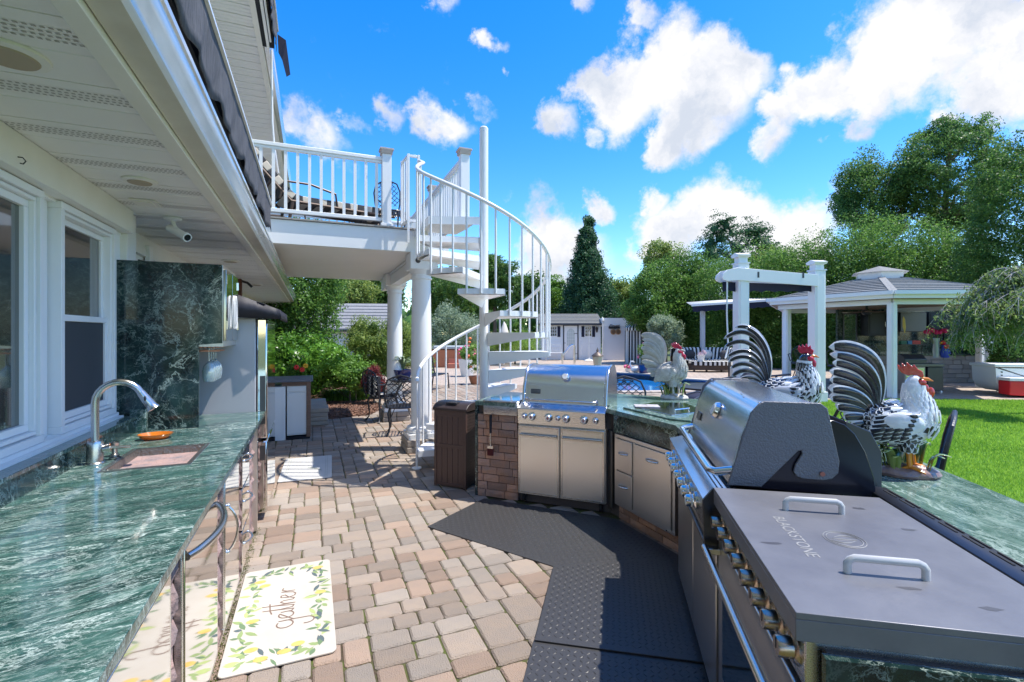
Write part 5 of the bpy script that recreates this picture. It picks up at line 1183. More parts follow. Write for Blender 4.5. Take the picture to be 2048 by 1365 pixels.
tail2 = [((-.085, .30), (-.075, .47), (-.16, .66), (-.305, .535), .85), ((-.088, .295), (-.085, .43), (-.17, .60), (-.31, .485), .8), ((-.09, .29), (-.09, .40), (-.17, .54), (-.29, .43), .8), ((-.092, .285), (-.10, .40), (-.19, .49), (-.285, .405), .8), ((-.095, .28), (-.11, .37), (-.20, .44), (-.265, .37), .75),
         ((-.098, .275), (-.12, .35), (-.20, .40), (-.262, .325), .8), ((-.10, .27), (-.13, .33), (-.20, .35), (-.25, .28), .75), ((-.10, .26), (-.14, .30), (-.20, .32), (-.225, .25), .8), ((-.10, .25), (-.14, .275), (-.18, .28), (-.20, .215), .75), ((-.085, .31), (-.06, .46), (-.13, .64), (-.25, .60), .8), ((-.085, .31), (-.055, .42), (-.10, .56), (-.19, .60), .8)]
rooster('black and white rooster with crimson comb and curling black tail behind the long grill hood', (2.66, 2.05, .911), R(-54), 1.13, (greyw, bg, wg, bg, rg2, og, rockm, gl, gl2), tail2, dark_head=True, seed=2, tw=.0155)
ww = mat('weathered_white_paint', (.62, .61, .57), .6, col2=(.36, .33, .27), nscale=22, bump=.6, bscale=60); wd = mat('weathered_grey_paint', (.33, .31, .27), .7, col2=(.55, .54, .5), nscale=20)  # second tone is greyer weathered paint for the feather centres
rooster('weathered white rooster with green leaves on the far corner of the marble counter', (3.27, 3.76, .911), R(-60), 1.08, (ww, wd, ww, ww, rg2, ww, ww, gl, gl2), tail1, seed=3, tw=.024, sq=.85, fat=1.1)

# ================================================================== FLOOR MATS, BIN, PLANTER CABINET
tm = thing('door_mat', 'cream kitchen mat printed with lemons, leaves and the word gather', 'mat', (-.395, 2.478, .0), 0)
b = B(); w_, h_ = .505, 1.03; r_ = .03
def rrect(x0, y0, x1, y1, r, n=5):
    out = []
    for cx, cy, a0 in ((x1-r, y0+r, -90), (x1-r, y1-r, 0), (x0+r, y1-r, 90), (x0+r, y0+r, 180)):
        for i in range(n+1): a = R(a0+90*i/n); out.append((cx+r*math.cos(a), cy+r*math.sin(a)))
    return out
b.prism(rrect(0, 0, w_, h_, r_), .003, .013); b.build('mat_sheet', mat('cream_print', (.47, .42, .345), .55, col2=(.53, .49, .42), nscale=6), tm, bevel=.003)
def flat(b, poly, z=.0136, mi=0): b.add([(x, y, z) for x, y in poly], [tuple(range(len(poly)))], mi)
def stroke(b, pts, w, z=.0140):
    pts = [Vector((*p, 0)) for p in pts]
    for i in range(len(pts)-1):
        d = (pts[i+1]-pts[i]); 
        if d.length < 1e-6: continue
        n = Vector((-d.y, d.x, 0)).normalized()*w/2; e = d.normalized()*w*.2
        b.add([(*(pts[i]-n-e).xy, z), (*(pts[i+1]-n+e).xy, z), (*(pts[i+1]+n+e).xy, z), (*(pts[i]+n-e).xy, z)], [(0, 1, 2, 3)])
        z += .00001
# the word, drawn by hand in a reading frame (s along the word, t up), then turned so it reads from the near end
wordm = mat('print_brown', (.19, .125, .09), .6)
def arc(cx, cy, rx, ry, a0, a1, n=14): return [(cx+rx*math.cos(R(a0+(a1-a0)*i/n)), cy+ry*math.sin(R(a0+(a1-a0)*i/n))) for i in range(n+1)]
letters = [arc(.045, .035, .035, .032, 60, 380)+[(.078, .06), (.078, .0), (.075, -.045)]+arc(.045, -.05, .03, .03, 0, -200),
           [(.075, .0), (.10, .02)]+arc(.135, .033, .032, .030, 60, 380)+[(.166, .055), (.166, .012), (.185, .004)],
           [(.185, .004), (.205, .10), (.21, .13), (.20, .06), (.205, .01), (.225, .004)], [(.165, .092), (.20, .10), (.275, .105)],
           [(.225, .004), (.25, .10), (.255, .135), (.247, .07), (.247, .0), (.255, .045), (.275, .062), (.287, .05), (.287, .01), (.30, .004)],
           [(.30, .004), (.32, .03), (.35, .045), (.345, .062), (.325, .062), (.315, .03), (.33, .004), (.35, .0), (.37, .012)],
           [(.37, .012), (.388, .062), (.39, .04), (.388, .004), (.392, .04), (.41, .060), (.43, .055)]]
b = B()
for s_ in letters: stroke(b, [(.305-t*1.25, .285+s*1.02) for s, t in s_], .0075)
b.build('lettering', wordm, tm, smooth=False)
g = random.Random(12); bl = [B(), B(), B(), B()]; lem = B()
def leaf2(b, x, y, a, L_, wd, z):
    pts = [(0, 0), (.3, .42), (.6, .45), (1, 0), (.6, -.45), (.3, -.42)]; ca, sa = math.cos(a), math.sin(a)
    flat(b, [(x+(p*L_)*ca-(q*wd)*sa, y+(p*L_)*sa+(q*wd)*ca) for p, q in pts], z)
spots = []
for i in range(46):
    t = i/46; per = 2*(.36+.87); s = t*per
    if s < .36: x, y = .07+s, .075
    elif s < 1.23: x, y = .43, .075+(s-.36)
    elif s < 1.59: x, y = .43-(s-1.23), .945
    else: x, y = .07, .945-(s-1.59)
    spots.append((x, y))
zz = .01355
for i, (x, y) in enumerate(spots):
    for k in range(3):
        a = g.uniform(0, 6.28); zz += .0000015; leaf2(bl[g.choice((0, 0, 1, 1, 2, 3))], min(max(x+g.uniform(-.02, .02), .04), .465), min(max(y+g.uniform(-.02, .02), .04), .99), a, g.uniform(.045, .085), g.uniform(.016, .03), zz)
for (x, y) in ((.12, .16), (.17, .07), (.10, .42), (.10, .86), (.13, .80), (.43, .93), (.44, .60), (.27, .09), (.33, .13)):
    flat(lem, [(x+.028*math.cos(a)*1.15, y+.020*math.sin(a)) for a in [i*math.pi/6 for i in range(12)]], .0139)
for k, c in enumerate(((.24, .31, .12), (.13, .20, .10), (.09, .12, .12), (.36, .42, .16))): bl[k].build('leaf_print', mat('print_leaf_'+'abcd'[k], c, .6), tm, smooth=False, kind='stuff')
lem.build('lemon_print', mat('print_lemon', (.62, .33, .08), .6, col2=(.66, .48, .14), nscale=20), tm, smooth=False)
t2 = thing('floor_mat', 'small pale mat with a leaf print in front of the refrigerator', 'mat', (-.335, 5.53, 0), R(-2))
b = B(); b.prism(rrect(0, 0, .53, .99, .02), .003, .012); b.build('mat_sheet', mat('pale_print', (.50, .49, .46), .6, col2=(.56, .55, .52), nscale=5), t2, bevel=.002)
b = B()
for x in (.05, .07, .46, .48): b.box((x, .03, .0121), (x+.003, .96, .0127))
for k in range(12): leaf2(b, .27+.012*k, .45-.01*k, 1.2-.2*k, .05, .016, .0128+.00005*k)
b.build('leaf_print', mat('print_sage', (.30, .33, .27), .6), t2, smooth=False, kind='stuff')

tb = thing('waste_bin', 'brown resin panelled outdoor bin standing beside the brick pier', 'bin', (1.147, 4.825, 0), R(-47.2))
b = B()
for k in range(5): b.box((.03+k*.063, .006, .03), (.03+k*.063+.060, .02, .40)); b.box((.03+k*.063, .006, .44), (.03+k*.063+.060, .02, .74))
b.build('slat_panel', brownp, tb, bevel=.002)
b = B(); b.box((0, 0, .01), (.03, .03, .78)); b.box((.345, 0, .01), (.375, .03, .78)); b.box((0, .27, .01), (.03, .30, .78)); b.box((.345, .27, .01), (.375, .30, .78)); b.box((.03, .001, .40), (.345, .02, .44)); b.box((.03, .001, .02), (.345, .02, .05)); b.box((.03, .001, .72), (.345, .02, .78)); b.build('frame', brownp, tb, bevel=.003)
b = B(); b.box((.004, .03, .02), (.024, .27, .76)); b.box((.03, .28, .02), (.345, .295, .76)); b.box((.03, .02, .02), (.345, .28, .04)); b.build('panel', brownd, tb)
b = B(); b.box((.351, .03, .02), (.371, .27, .76))
for i in range(8):
    for j in range(22): b.box((.371, .042+i*.029, .06+j*.031), (.3735, .056+i*.029, .076+j*.031))
b.build('side_panel', brownd, tb, smooth=False)
b = B(); b.extrude([(-.012, .775), (-.012, .80), (.03, .835), (.10, .855), (.20, .855), (.27, .835), (.31, .80), (.31, .775)], 'x', -.012, .387); b.build('lid', brownd, tb, bevel=.006)
b = B(); b.box((.13, .02, .834), (.25, .10, .858)); b.build('lid_grip', blackf, tb, bevel=.006)

pc = thing('planter_cabinet', 'white panelled potting cabinet with weathered wood frame and slate top behind the refrigerator', 'cabinet', (-.36, 7.72, 0))
b = B(); b.box((.02, .02, .06), (.28, .55, .80)); b.build('side_panel', white, pc)
b = B(); b.box((.02, .0, .70), (.28, .02, .78)); b.box((.02, .002, .08), (.28, .02, .685)); b.build('door', potw, pc, bevel=.003)
b = B(); b.box((.28, -.01, .03), (.34, .04, .84)); b.box((.28, .52, .03), (.34, .57, .84)); b.box((.34-.06, .04, .03), (.338, .52, .10)); b.build('post', woodm, pc, bevel=.003)
b = B(); b.box((-.05, -.005, .785), (.28, .02, .84)); b.build('rail', woodm, pc); b = B(); b.box((.28, .04, .78), (.335, .52, .84)); b.build('rail', woodm, pc)
b = B(); b.box((-.35, -.05, .845), (.37, .62, .885)); b.build('slate_top', mat('slate', (.13, .14, .17), .5), pc, bevel=.004)
b = B(); b.box((.01, .0, 0), (.33, .56, .035)); b.build('black_base', blackf, pc)
b = B(); b.box((-.35, .0, .0), (.0, .56, .78)); b.build('cabinet_body', white, pc)

def flowers(name, label, loc, r, n, cols, seed, leafm=L_mid, nl=900, hz=.14, cat='plant'):
    t = thing(name, label, cat, loc); g = np.random.default_rng(seed)
    crown('foliage', blob_clumps(g, (0, 0, hz), (r, r, hz), 14, .35), nl, .035, leafm, t, seed)
    b = B()
    for i in range(n):
        a = g.uniform(0, 6.28); q = r*g.uniform(.1, .95); z = hz*g.uniform(1.2, 2.2); c = int(g.integers(0, len(cols)))
        b.ball((q*math.cos(a), q*math.sin(a), z), (r*.13+.01, r*.13+.01, .018), 7, 4, c)
    b.build('blossom', cols, t); return t
flowers('flowering_plant', 'red and yellow flowers growing behind the slate-topped cabinet', (-.22, 8.75, .72), .30, 0, [FL_r], 3, nl=2200, hz=.17)
for i, (x, z, m) in enumerate(((-.235, 1.01, FL_r), (-.15, .97, FL_r), (-.10, 1.03, FL_y))):
    b = B()
    for k in range(7): a = k*.9; b.ball((x+.022*math.cos(a), 8.47+.01*math.sin(a), z+.022*math.sin(a)), (.02, .015, .02), 8, 5)
    tag(b.build('flower', m), ['left red blossom above the slate-topped cabinet', 'lower red blossom above the slate-topped cabinet', 'yellow blossom above the slate-topped cabinet'][i], 'flower')
# low stone step behind
sw = thing('stone_step', 'low stack of tan stone slabs beside the planting bed', 'step', (.07, 8.75, 0))
pr = random.Random(5)
for k in range(4):
    for j in range(3): b = B(); b.box((-.25+pr.uniform(-.01, .01), j*.46+.003, k*.072), (.18+pr.uniform(-.01, .015), j*.46+.455, k*.072+.068)); b.build('stone', capm, sw, bevel=.01)

# ================================================================== CAST IRON FURNITURE
def iron_chair(label, loc, rz, seat=.43, back=.93, w=.24, cushion=False, arms=True, group='black cast iron patio chairs', m=None, sc=1.):
    m = m or blackcast; c = thing('iron_chair', label, 'chair', loc, rz, group=group, scale=sc)
    b = B(); n = 26; b.tube([(w*math.cos(a), w*.95*math.sin(a), seat) for a in [2*math.pi*i/n for i in range(n+1)]], .013, 7)
    for k in range(-4, 5):
        x = k*w/5; h = math.sqrt(max(0, w*w-x*x))*.95; b.bar((x, -h, seat), (x, h, seat), .011, .008); b.bar((-h, x*.95, seat+.001), (h, x*.95, seat+.001), .011, .008)
    b.build('seat', m, c)
    b = B(); yb = w*.80; fr = [(-w*.82, yb, seat), (-w*.95, yb+.03, seat+.2*(back-seat)), (-w*1.0, yb+.06, seat+.6*(back-seat)), (-w*.8, yb+.085, seat+.86*(back-seat)), (-w*.45, yb+.095, seat+.94*(back-seat)), (0, yb+.10, back)]
    fr = fr+[(-x, y, z) for x, y, z in fr[-2::-1]]; b.tube(fr, .013, 8)
    H = back-seat
    def yy(z): return yb+.10*min(1, max(0, (z-seat)/H))**.8
    for k in range(-5, 8):
        for s_ in (-1, 1):
            pts = []
            for i in range(9):
                z = seat+.06+H*.78*i/8; x = s_*((k*.09)-.25+.5*i/8*.9)*w/.24
                lim = w*.95 if z < seat+.62*H else w*.95*math.sqrt(max(0.02, 1-((z-seat-.62*H)/(.36*H))**2))
                if abs(x) < lim: pts.append((x, yy(z)+.002*s_, z))
            if len(pts) > 1: b.tube(pts, .0055, 5)
    for s_ in (-1, 1):
        for q in (.035, .07): b.tube([(s_*(.05+q*math.cos(t)), yy(seat+.86*H), seat+.86*H+q*.6*math.sin(t)) for t in [i*.7 for i in range(9)]], .006, 5)
    b.build('backrest', m, c)
    for sx in (-1, 1):
        for sy in (-1, 1):
            b = B(); x, y = sx*w*.68, sy*w*.66; b.tube([(x, y, seat-.01), (x*1.14, y*1.14, seat*.80), (x*1.02, y*1.02, seat*.42), (x*1.05, y*1.05, seat*.2), (x*1.32, y*1.32, .012)], [.02, .018, .013, .011, .016], 8); b.tube([(x*.6, y*.6, seat-.02), (x*.8, y*.8, seat*.74), (x*1.04, y*1.04, seat*.55)], .007, 6); b.build('leg', m, c)
        if arms:
            b = B(); b.tube([(sx*w*.98, yb+.05, seat+.24), (sx*w*1.08, .02, seat+.235), (sx*w*1.06, -w*.65, seat+.225), (sx*w*1.0, -w*.78, seat+.19), (sx*w*.95, -w*.66, seat+.13), (sx*w*.85, -w*.55, seat)], .012, 8); b.build('armrest', m, c)
    if cushion:
        b = B(); wbk = w*.78
        for i in range(5): b.box((-wbk+i*wbk*.4, yb-.04, seat+.05), (-wbk+(i+1)*wbk*.4-.001, yb+.02, back-.12), i % 2)
        for i in range(5): b.box((-wbk+i*wbk*.4, -w*.8, seat+.01), (-wbk+(i+1)*wbk*.4-.001, yb-.045, seat+.06), i % 2)
        b.build('cushion', [blackf, whitef], c, bevel=.01)
    return c
pA = gnd(765, 842); pB = gnd(803, 868)
iron_chair('black iron chair with black and white striped cushion under the terrace, left of the table', (pA.x, pA.y, 0), R(115), cushion=True)
iron_chair('black iron chair with lattice back turned to the camera, nearest under the terrace', (pB.x, pB.y, 0), R(168))
tp = gnd(818, 838)
tbl = thing('iron_table', 'small round black iron table with a potted plant, between the columns', 'table', (tp.x, tp.y, 0))
b = B(); b.lathe([(.34, .70), (.36, .705), (.36, .72), (.34, .725)], (0, 0, 0), 30); b.build('table_top', blackcast, tbl)
for k in range(4): a = k*1.571+.4; b = B(); b.tube([(.12*math.cos(a), .12*math.sin(a), .70), (.25*math.cos(a), .25*math.sin(a), .5), (.10*math.cos(a), .10*math.sin(a), .28), (.28*math.cos(a), .28*math.sin(a), .01)], .013, 7); b.build('leg', blackcast, tbl)
pt = thing('potted_plant', 'strap-leaved plant in a glossy navy pot on the iron table', 'plant', (tp.x-.12, tp.y-.05, .726))
b = B(); b.lathe([(.10, 0), (.13, .03), (.165, .14), (.175, .18), (.16, .18), (.15, .15)], (0, 0, 0), 24); b.build('pot', navyg, pt)
g = random.Random(4); b = B()
for k in range(34):
    a = g.uniform(0, 6.28); h = g.uniform(.18, .34); o = Vector((math.cos(a), math.sin(a), 0)); p = Vector((0, 0, .15)); feather(b, cub(p, p+o*.03+Vector((0, 0, h*.7)), p+o*.1+Vector((0, 0, h)), p+o*g.uniform(.16, .28)+Vector((0, 0, h*.75)), 7), o*-.2+Vector((0, 0, 1)), .017, 0, 0, .002)
b.build('foliage', mat('strap_leaf', (.06, .13, .05), .35, col2=(.25, .30, .14), nscale=8), pt)
# chairs on the far side of the island
c1 = at(1885, 850, 2.95); iron_chair('dark iron bar chair behind the nearest rooster, standing on the lawn edge', (c1.x-.13, c1.y+.20, 0), R(-154), seat=.62, back=1.08, arms=False)
c2 = at(1262, 760, 5.9); iron_chair('blue-black iron chair with scrolled back behind the gas grill', (c2.x, c2.y, 0), R(-20), seat=.5, back=1.0, w=.27)
c3 = at(1350, 790, 5.6); iron_chair('low black iron chair with scroll arm just behind the white rooster', (c3.x, c3.y, 0), R(200), seat=.42, back=.84)
c4 = at(1600, 830, 3.9); iron_chair('black iron chair half hidden behind the black-tailed rooster', (c4.x+.25, c4.y, 0), R(-115), seat=.55, back=.98)
t3 = at(1420, 764, 6.6); tb3 = thing('patio_table', 'round black metal table by the pool beyond the white rooster', 'table', (t3.x, t3.y, 0))
b = B(); b.lathe([(.40, .80), (.45, .805), (.45, .83), (.42, .835)], (0, 0, 0), 36); b.build('table_top', blackcast, tb3)
for k in range(4): a = k*1.571+.5; b = B(); b.tube([(.36*math.cos(a), .36*math.sin(a), .80), (.30*math.cos(a), .30*math.sin(a), .5), (.18*math.cos(a), .18*math.sin(a), .3), (.38*math.cos(a), .38*math.sin(a), .01)], .014, 7); b.build('leg', blackcast, tb3)

# ================================================================== ON THE TERRACE
def striped_lounger(label, loc, rz):
    c = thing('sun_lounger', label, 'sun lounger', loc, rz); b = B(); n = 22; w = .30
    pr_ = [(-.72, .98), (-.62, .93), (-.12, .36), (.0, .33), (1.15, .34), (1.22, .31)]
    segs = []; tot = 0; L_ = [0]
    for i in range(len(pr_)-1): tot += math.dist(pr_[i], pr_[i+1]); L_.append(tot)
    def pt_(s):
        for i in range(len(pr_)-1):
            if s <= L_[i+1]+1e-9: f = (s-L_[i])/(L_[i+1]-L_[i]); return Vector((pr_[i][0]+(pr_[i+1][0]-pr_[i][0])*f, 0, pr_[i][1]+(pr_[i+1][1]-pr_[i][1])*f))
        return Vector((pr_[-1][0], 0, pr_[-1][1]))
    for i in range(n):
        a, c_ = pt_(tot*i/n), pt_(tot*(i+1)/n); b.bar(a, c_, 2*w, .085, (0, 0, 1), i % 2)
    b.build('cushion', [creamf, darkf], c, bevel=.008)
    b = B()
    for s_ in (-1, 1): b.tube([(-.72, s_*w, .90), (-.12, s_*w, .29), (1.25, s_*w, .28)], .02, 8); b.tube([(-.25, s_*w, .30), (-.2, s_*(w+.02), .52), (.1, s_*(w+.02), .53), (.42, s_*(w+.02), .46), (.45, s_*w, .29)], .015, 8)
    for x in (-.65, -.5, -.35): b.bar((x, -w, .82+(-.65-x)*1.05), (x, w, .82+(-.65-x)*1.05), .03, .02)
    b.build('frame', frameb, c)
    for x in (-.1, 1.15):
        for s_ in (-1, 1): b = B(); b.tube([(x, s_*w, .28), (x-.05, s_*w, .0)], .02, 8); b.build('leg', frameb, c)
    return c
striped_lounger('brown lounger with cream and charcoal striped cushion, raised back, behind the terrace rail', (-.2, 6.95, DZ), R(14))
striped_lounger('second striped lounger lying farther back on the terrace', (-.55, 8.3, DZ), R(4))
iron_chair('black iron chair on the terrace seen through the landing gate', (1.05, 6.95, DZ), R(150), group='iron chairs on the terrace', sc=.78)
iron_chair('black iron chair on the terrace beside the corner post', (.60, 7.1, DZ), R(60), group='iron chairs on the terrace', sc=.5)

# ================================================================== BUILDINGS BEYOND
ROT = -YAW
def cf(name, label, cat, u, D, group=None, rz=0., scale=1.):
    p = at(u, 668, D); return thing(name, label, cat, (p.x, p.y, 0), ROT+rz, group, scale)
# garden shed seen between the columns
sh = cf('garden_shed', 'small white shed with grey shingle roof behind the rounded shrub', 'shed', 775, 18.0, rz=R(8))
b = B(); b.box((-3.2, .02, 0), (0, 2.6, 1.80)); b.add([(0, .02, 1.80), (0, 2.6, 1.80), (0, 1.3, 2.68)], [(0, 1, 2)]); b.build('wall', white, sh)
b = B()
for k in range(9): b.extrude([(.02, .1+k*.19), (.0, .102+k*.19), (.018, .288+k*.19)], 'x', -3.2, 0)
for k in range(13):
    z = .1+k*.19; yy0 = 0.02 if z < 1.8 else .02+1.28*(z-1.8)/.88+.1; yy1 = 2.6 if z < 1.8 else 2.6-1.3*(z-1.8)/.88-.1
    if yy1 > yy0: b.add([(.001, yy0, z+.18), (.02, yy0, z), (.02, yy1, z), (.001, yy1, z+.18)], [(0, 1, 2, 3)])
b.build('siding', white, sh, smooth=False)
rf = B(); rf.add([(-3.35, -.2, 1.70), (.15, -.2, 1.70), (.15, 1.3, 2.74), (-3.35, 1.3, 2.74), (.15, 2.8, 1.70), (-3.35, 2.8, 1.70)], [(0, 1, 2, 3), (3, 2, 4, 5)]); o = rf.build('roof', shingled, sh, smooth=False)
for k in range(8):
    t = k/8; b = B(); y0, z0 = -.2+1.5*t, 1.70+1.04*t; y1, z1 = -.2+1.5*(t+.125), 1.70+1.04*(t+.125)
    b.add([(-3.36, y0, z0+.045), (.16, y0, z0+.045), (.16, y1, z1+.012), (-3.36, y1, z1+.012), (-3.36, y0, z0-.005), (.16, y0, z0-.005)], [(0, 1, 2, 3), (4, 5, 1, 0)]); b.build('shingle_course', shingled, o, smooth=False)
b = B(); b.bar((.17, -.22, 1.68), (.17, 1.3, 2.73), .03, .13); b.bar((.17, 2.82, 1.68), (.17, 1.3, 2.73), .03, .13); b.bar((-3.3, -.215, 1.66), (.15, -.215, 1.66), .03, .07); b.build('rake_board', mat('dark_trim', (.05, .05, .055), .6), o)

# pool house
ph_ = cf('pool_house', 'white clapboard pool house with black-trimmed arched-glass door and navy shutters', 'shed', 1083, 28.6)
PW = 3.53
b = B(); b.box((0, .02, 0), (PW, 3.2, 2.16)); b.build('wall', white, ph_)
b = B()
for k in range(12): b.extrude([(.02, k*.18), (-.004, k*.18+.002), (.018, k*.18+.178)], 'x', 0, PW)
b.build('siding', white, ph_, smooth=False)
b = B(); b.add([(-.15, -.25, 2.14), (PW+.1, -.25, 2.14), (PW+.1, 1.6, 2.80), (-.15, 1.6, 2.80), (PW+.1, 3.4, 2.14), (-.15, 3.4, 2.14)], [(0, 1, 2, 3), (3, 2, 4, 5), (0, 3, 5), (1, 4, 2)]); o = b.build('roof', shingle, ph_, smooth=False)
for k in range(7): t = k/7; b = B(); b.box((-.16, -.26+1.85*t, 2.15+.66*t), (PW+.11, -.24+1.85*t, 2.185+.66*t)); b.build('shingle_course', shingle, o)
b = B(); b.box((-.15, -.28, 2.06), (PW+.1, -.252, 2.15)); b.build('fascia', mat('dark_trim', (.05, .05, .055), .6), ph_)
def pxx(u): return (u-1083)*28.6/960
b = B(); x0, x1 = pxx(1126), pxx(1157); tr = mat('dark_trim', (.05, .05, .055), .6)
b.box((x0, -.03, 0), (x0+.07, .0, 2.03)); b.box((x1-.07, -.03, 0), (x1, .0, 2.03)); b.box((x0, -.03, 2.03), (x1, .0, 2.09)); b.build('door_trim', tr, ph_)
b = B(); b.box((x0+.075, -.02, .02), (x1-.075, .01, 2.025)); d = b.build('door', white, ph_)
b = B(); xm = (x0+x1)/2; b.extrude([(xm+.24*math.cos(a), 1.55+.30*math.sin(a)) for a in [math.pi*i/12 for i in range(13)]]+[(xm-.24, .85), (xm+.24, .85)], 'y', -.028, -.021); b.build('pane', mat('pale_glass', (.55, .60, .58), .1, coat=1), d)
b = B()
for k in (-.12, 0, .12): b.box((xm+k-.006, -.034, .85), (xm+k+.006, -.029, 1.8))
for k in range(4): b.box((xm-.24, -.034, 1.0+k*.2), (xm+.24, -.029, 1.012+k*.2))
b.build('muntin', white, d)
b = B()
for z in (.35, 1.55): b.box((x1-.28, -.032, z), (x1-.08, -.0285, z+.03)); b.box((x0+.09, -.05, .98), (x0+.14, -.0285, 1.02))
b.build('hinge', tr, d)
for ua in (1102, 1176):
    xc = pxx(ua+5) if ua < 1120 else pxx(1176.5); b = B(); b.box((xc-.21, -.025, 1.38), (xc+.21, .0, 1.98)); w = b.build('window_frame', white, ph_)
    for i in (-1, 0, 1):
        for j in range(3): b = B(); b.box((xc+i*.125-.052, -.03, 1.42+j*.185), (xc+i*.125+.052, -.026, 1.58+j*.185)); b.build('pane', glassd, w)
    for s_ in (-1, 1): b = B(); b.box((xc+s_*.32-.085, -.03, 1.36), (xc+s_*.32+.085, .0, 2.0)); b.build('shutter', navy, ph_, bevel=.005)
b = B(); xl = pxx(1193); b.box((xl-.03, -.03, 1.72), (xl+.03, .0, 1.9)); b.lathe([(.02, 1.62), (.06, 1.7), (.08, 1.88), (.09, 1.9), (.01, 1.98)], (xl, -.12, 0), 10); b.build('wall_lantern', blackcast, ph_)
# white store beside it with barrel ends
ws = cf('white_fence_wall', 'plain white panel wall hung with two barrel ends beside the pool house', 'wall', 1205, 28.3)
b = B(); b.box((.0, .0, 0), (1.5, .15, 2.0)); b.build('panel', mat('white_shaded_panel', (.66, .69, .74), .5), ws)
b = B(); b.box((-.02, -.02, 2.0), (1.55, 1.5, 2.48)); b.build('cap_band', white, ws)
b = B(); b.cyl((-.02, -.1, 0), (-.02, -.1, 2.3), .035, 10); b.lathe([(.03, 2.3), (.09, 2.32), (.07, 2.45), (.0, 2.55)], (-.02, -.1, 0), 10); b.build('lamp_post', potw, ws)
for k in (0, 1): b = B(); b.cyl((.62+k*.29, -.08, 1.66), (.62+k*.29, -.01, 1.66), .16, 20); b.build('barrel_end', mat('oak', (.35, .20, .10), .6), ws); b = B(); b.cyl((.62+k*.29, -.10, 1.66), (.62+k*.29, -.081, 1.66), .11, 20); b.build('barrel_face', mat('oak_dark', (.16, .09, .045), .6), ws)
b = B(); b.box((.35, -.12, 1.85), (1.0, -.02, 1.98)); b.tube([(.35, -.07, 1.9), (.45, -.07, 2.08), (.7, -.07, 2.02), (1.0, -.07, 2.05)], .03, 6); b.build('hanging_ornament', blackcast, ws)
# striped changing tent
cb = cf('striped_cabana', 'narrow tent of black and white striped curtains with a peaked roof', 'tent', 1270, 25.6)
R0 = .50; N = 40; b = B()
for i in range(N):
    a, c_ = 2*math.pi*i/N, 2*math.pi*(i+1)/N; rr = lambda q, z: R0*(1+.05*math.sin(q*14))*(1.04 if z == 0 else 1)
    b.add([(rr(a, 0)*math.cos(a), rr(a, 0)*math.sin(a), .0), (rr(c_, 0)*math.cos(c_), rr(c_, 0)*math.sin(c_), 0), (rr(c_, 1)*math.cos(c_), rr(c_, 1)*math.sin(c_), 1.86), (rr(a, 1)*math.cos(a), rr(a, 1)*math.sin(a), 1.86)], [(0, 1, 2, 3)], i % 2)
b.build('curtain', [blackf, whitef], cb, smooth=False)
b = B()
for i in range(N):
    a, c_ = 2*math.pi*i/N, 2*math.pi*(i+1)/N; pr_ = [(.57, 1.72), (.57, 1.88), (.34, 2.02), (.15, 2.2), (.02, 2.42)]
    for j in range(4): b.add([(pr_[j][0]*math.cos(a), pr_[j][0]*math.sin(a), pr_[j][1]), (pr_[j][0]*math.cos(c_), pr_[j][0]*math.sin(c_), pr_[j][1]), (pr_[j+1][0]*math.cos(c_), pr_[j+1][0]*math.sin(c_), pr_[j+1][1]), (pr_[j+1][0]*math.cos(a), pr_[j+1][0]*math.sin(a), pr_[j+1][1])], [(0, 1, 2, 3)], i % 2)
b.build('roof', [whitef, blackf], cb, smooth=False)
fgp = cf('flag', 'small red and white striped flag on a pole behind the cabana', 'flag', 1256, 27.0)
b = B(); b.cyl((0, 0, 0), (0, 0, 3.0), .015, 8); b.build('pole', potw, fgp)
b = B()
for k in range(7): b.add([(.01+k*.035, -.02*math.sin(k), 2.85-.05*k), (.045+k*.035, -.02*math.sin(k+1), 2.82-.05*k), (.02+k*.030, 0, 1.95-.02*k), (.0+k*.028, 0, 1.95-.02*k)], [(0, 1, 2, 3)], k % 2)
o = b.build('cloth', [mat('flag_red', (.45, .03, .04), .8), whitef], fgp, smooth=False); o.modifiers.new('thickness', 'SOLIDIFY').thickness = .006

# ------------------------------------------------------------------ poolside seating
so_ = cf('sectional_sofa', 'curved wicker sofa with black and white striped cushions by the hedge', 'sofa', 1408, 20.2)
def stripes(b, p0, p1, n, mk):
    for i in range(n): mk(b, p0+(p1-p0)*i/n, p0+(p1-p0)*(i+1)/n, i % 2)
b = B(); arcn = 24; RB = 2.3
def sa(t): a = R(205+t*130); return Vector((1.75*math.cos(a)*.82, 1.0+.9*math.sin(a)*-1, 0))
b = B()
for i in range(arcn):
    a, c_ = R(180-180*i/arcn), R(180-180*(i+1)/arcn); P_ = lambda q, rx, ry, z: (rx*math.cos(q), ry*math.sin(q)-.1, z)
    b.add([P_(a, 1.42, 1.0, .06), P_(c_, 1.42, 1.0, .06), P_(c_, 1.42, 1.0, .62), P_(a, 1.42, 1.0, .62), P_(a, .7, .45, .06), P_(c_, .7, .45, .06), P_(c_, .7, .45, .30), P_(a, .7, .45, .30)], [(1, 0, 3, 2), (4, 5, 6, 7), (2, 3, 7, 6)])
b.build('frame', wicker, so_, smooth=False)
b = B(); n = 46
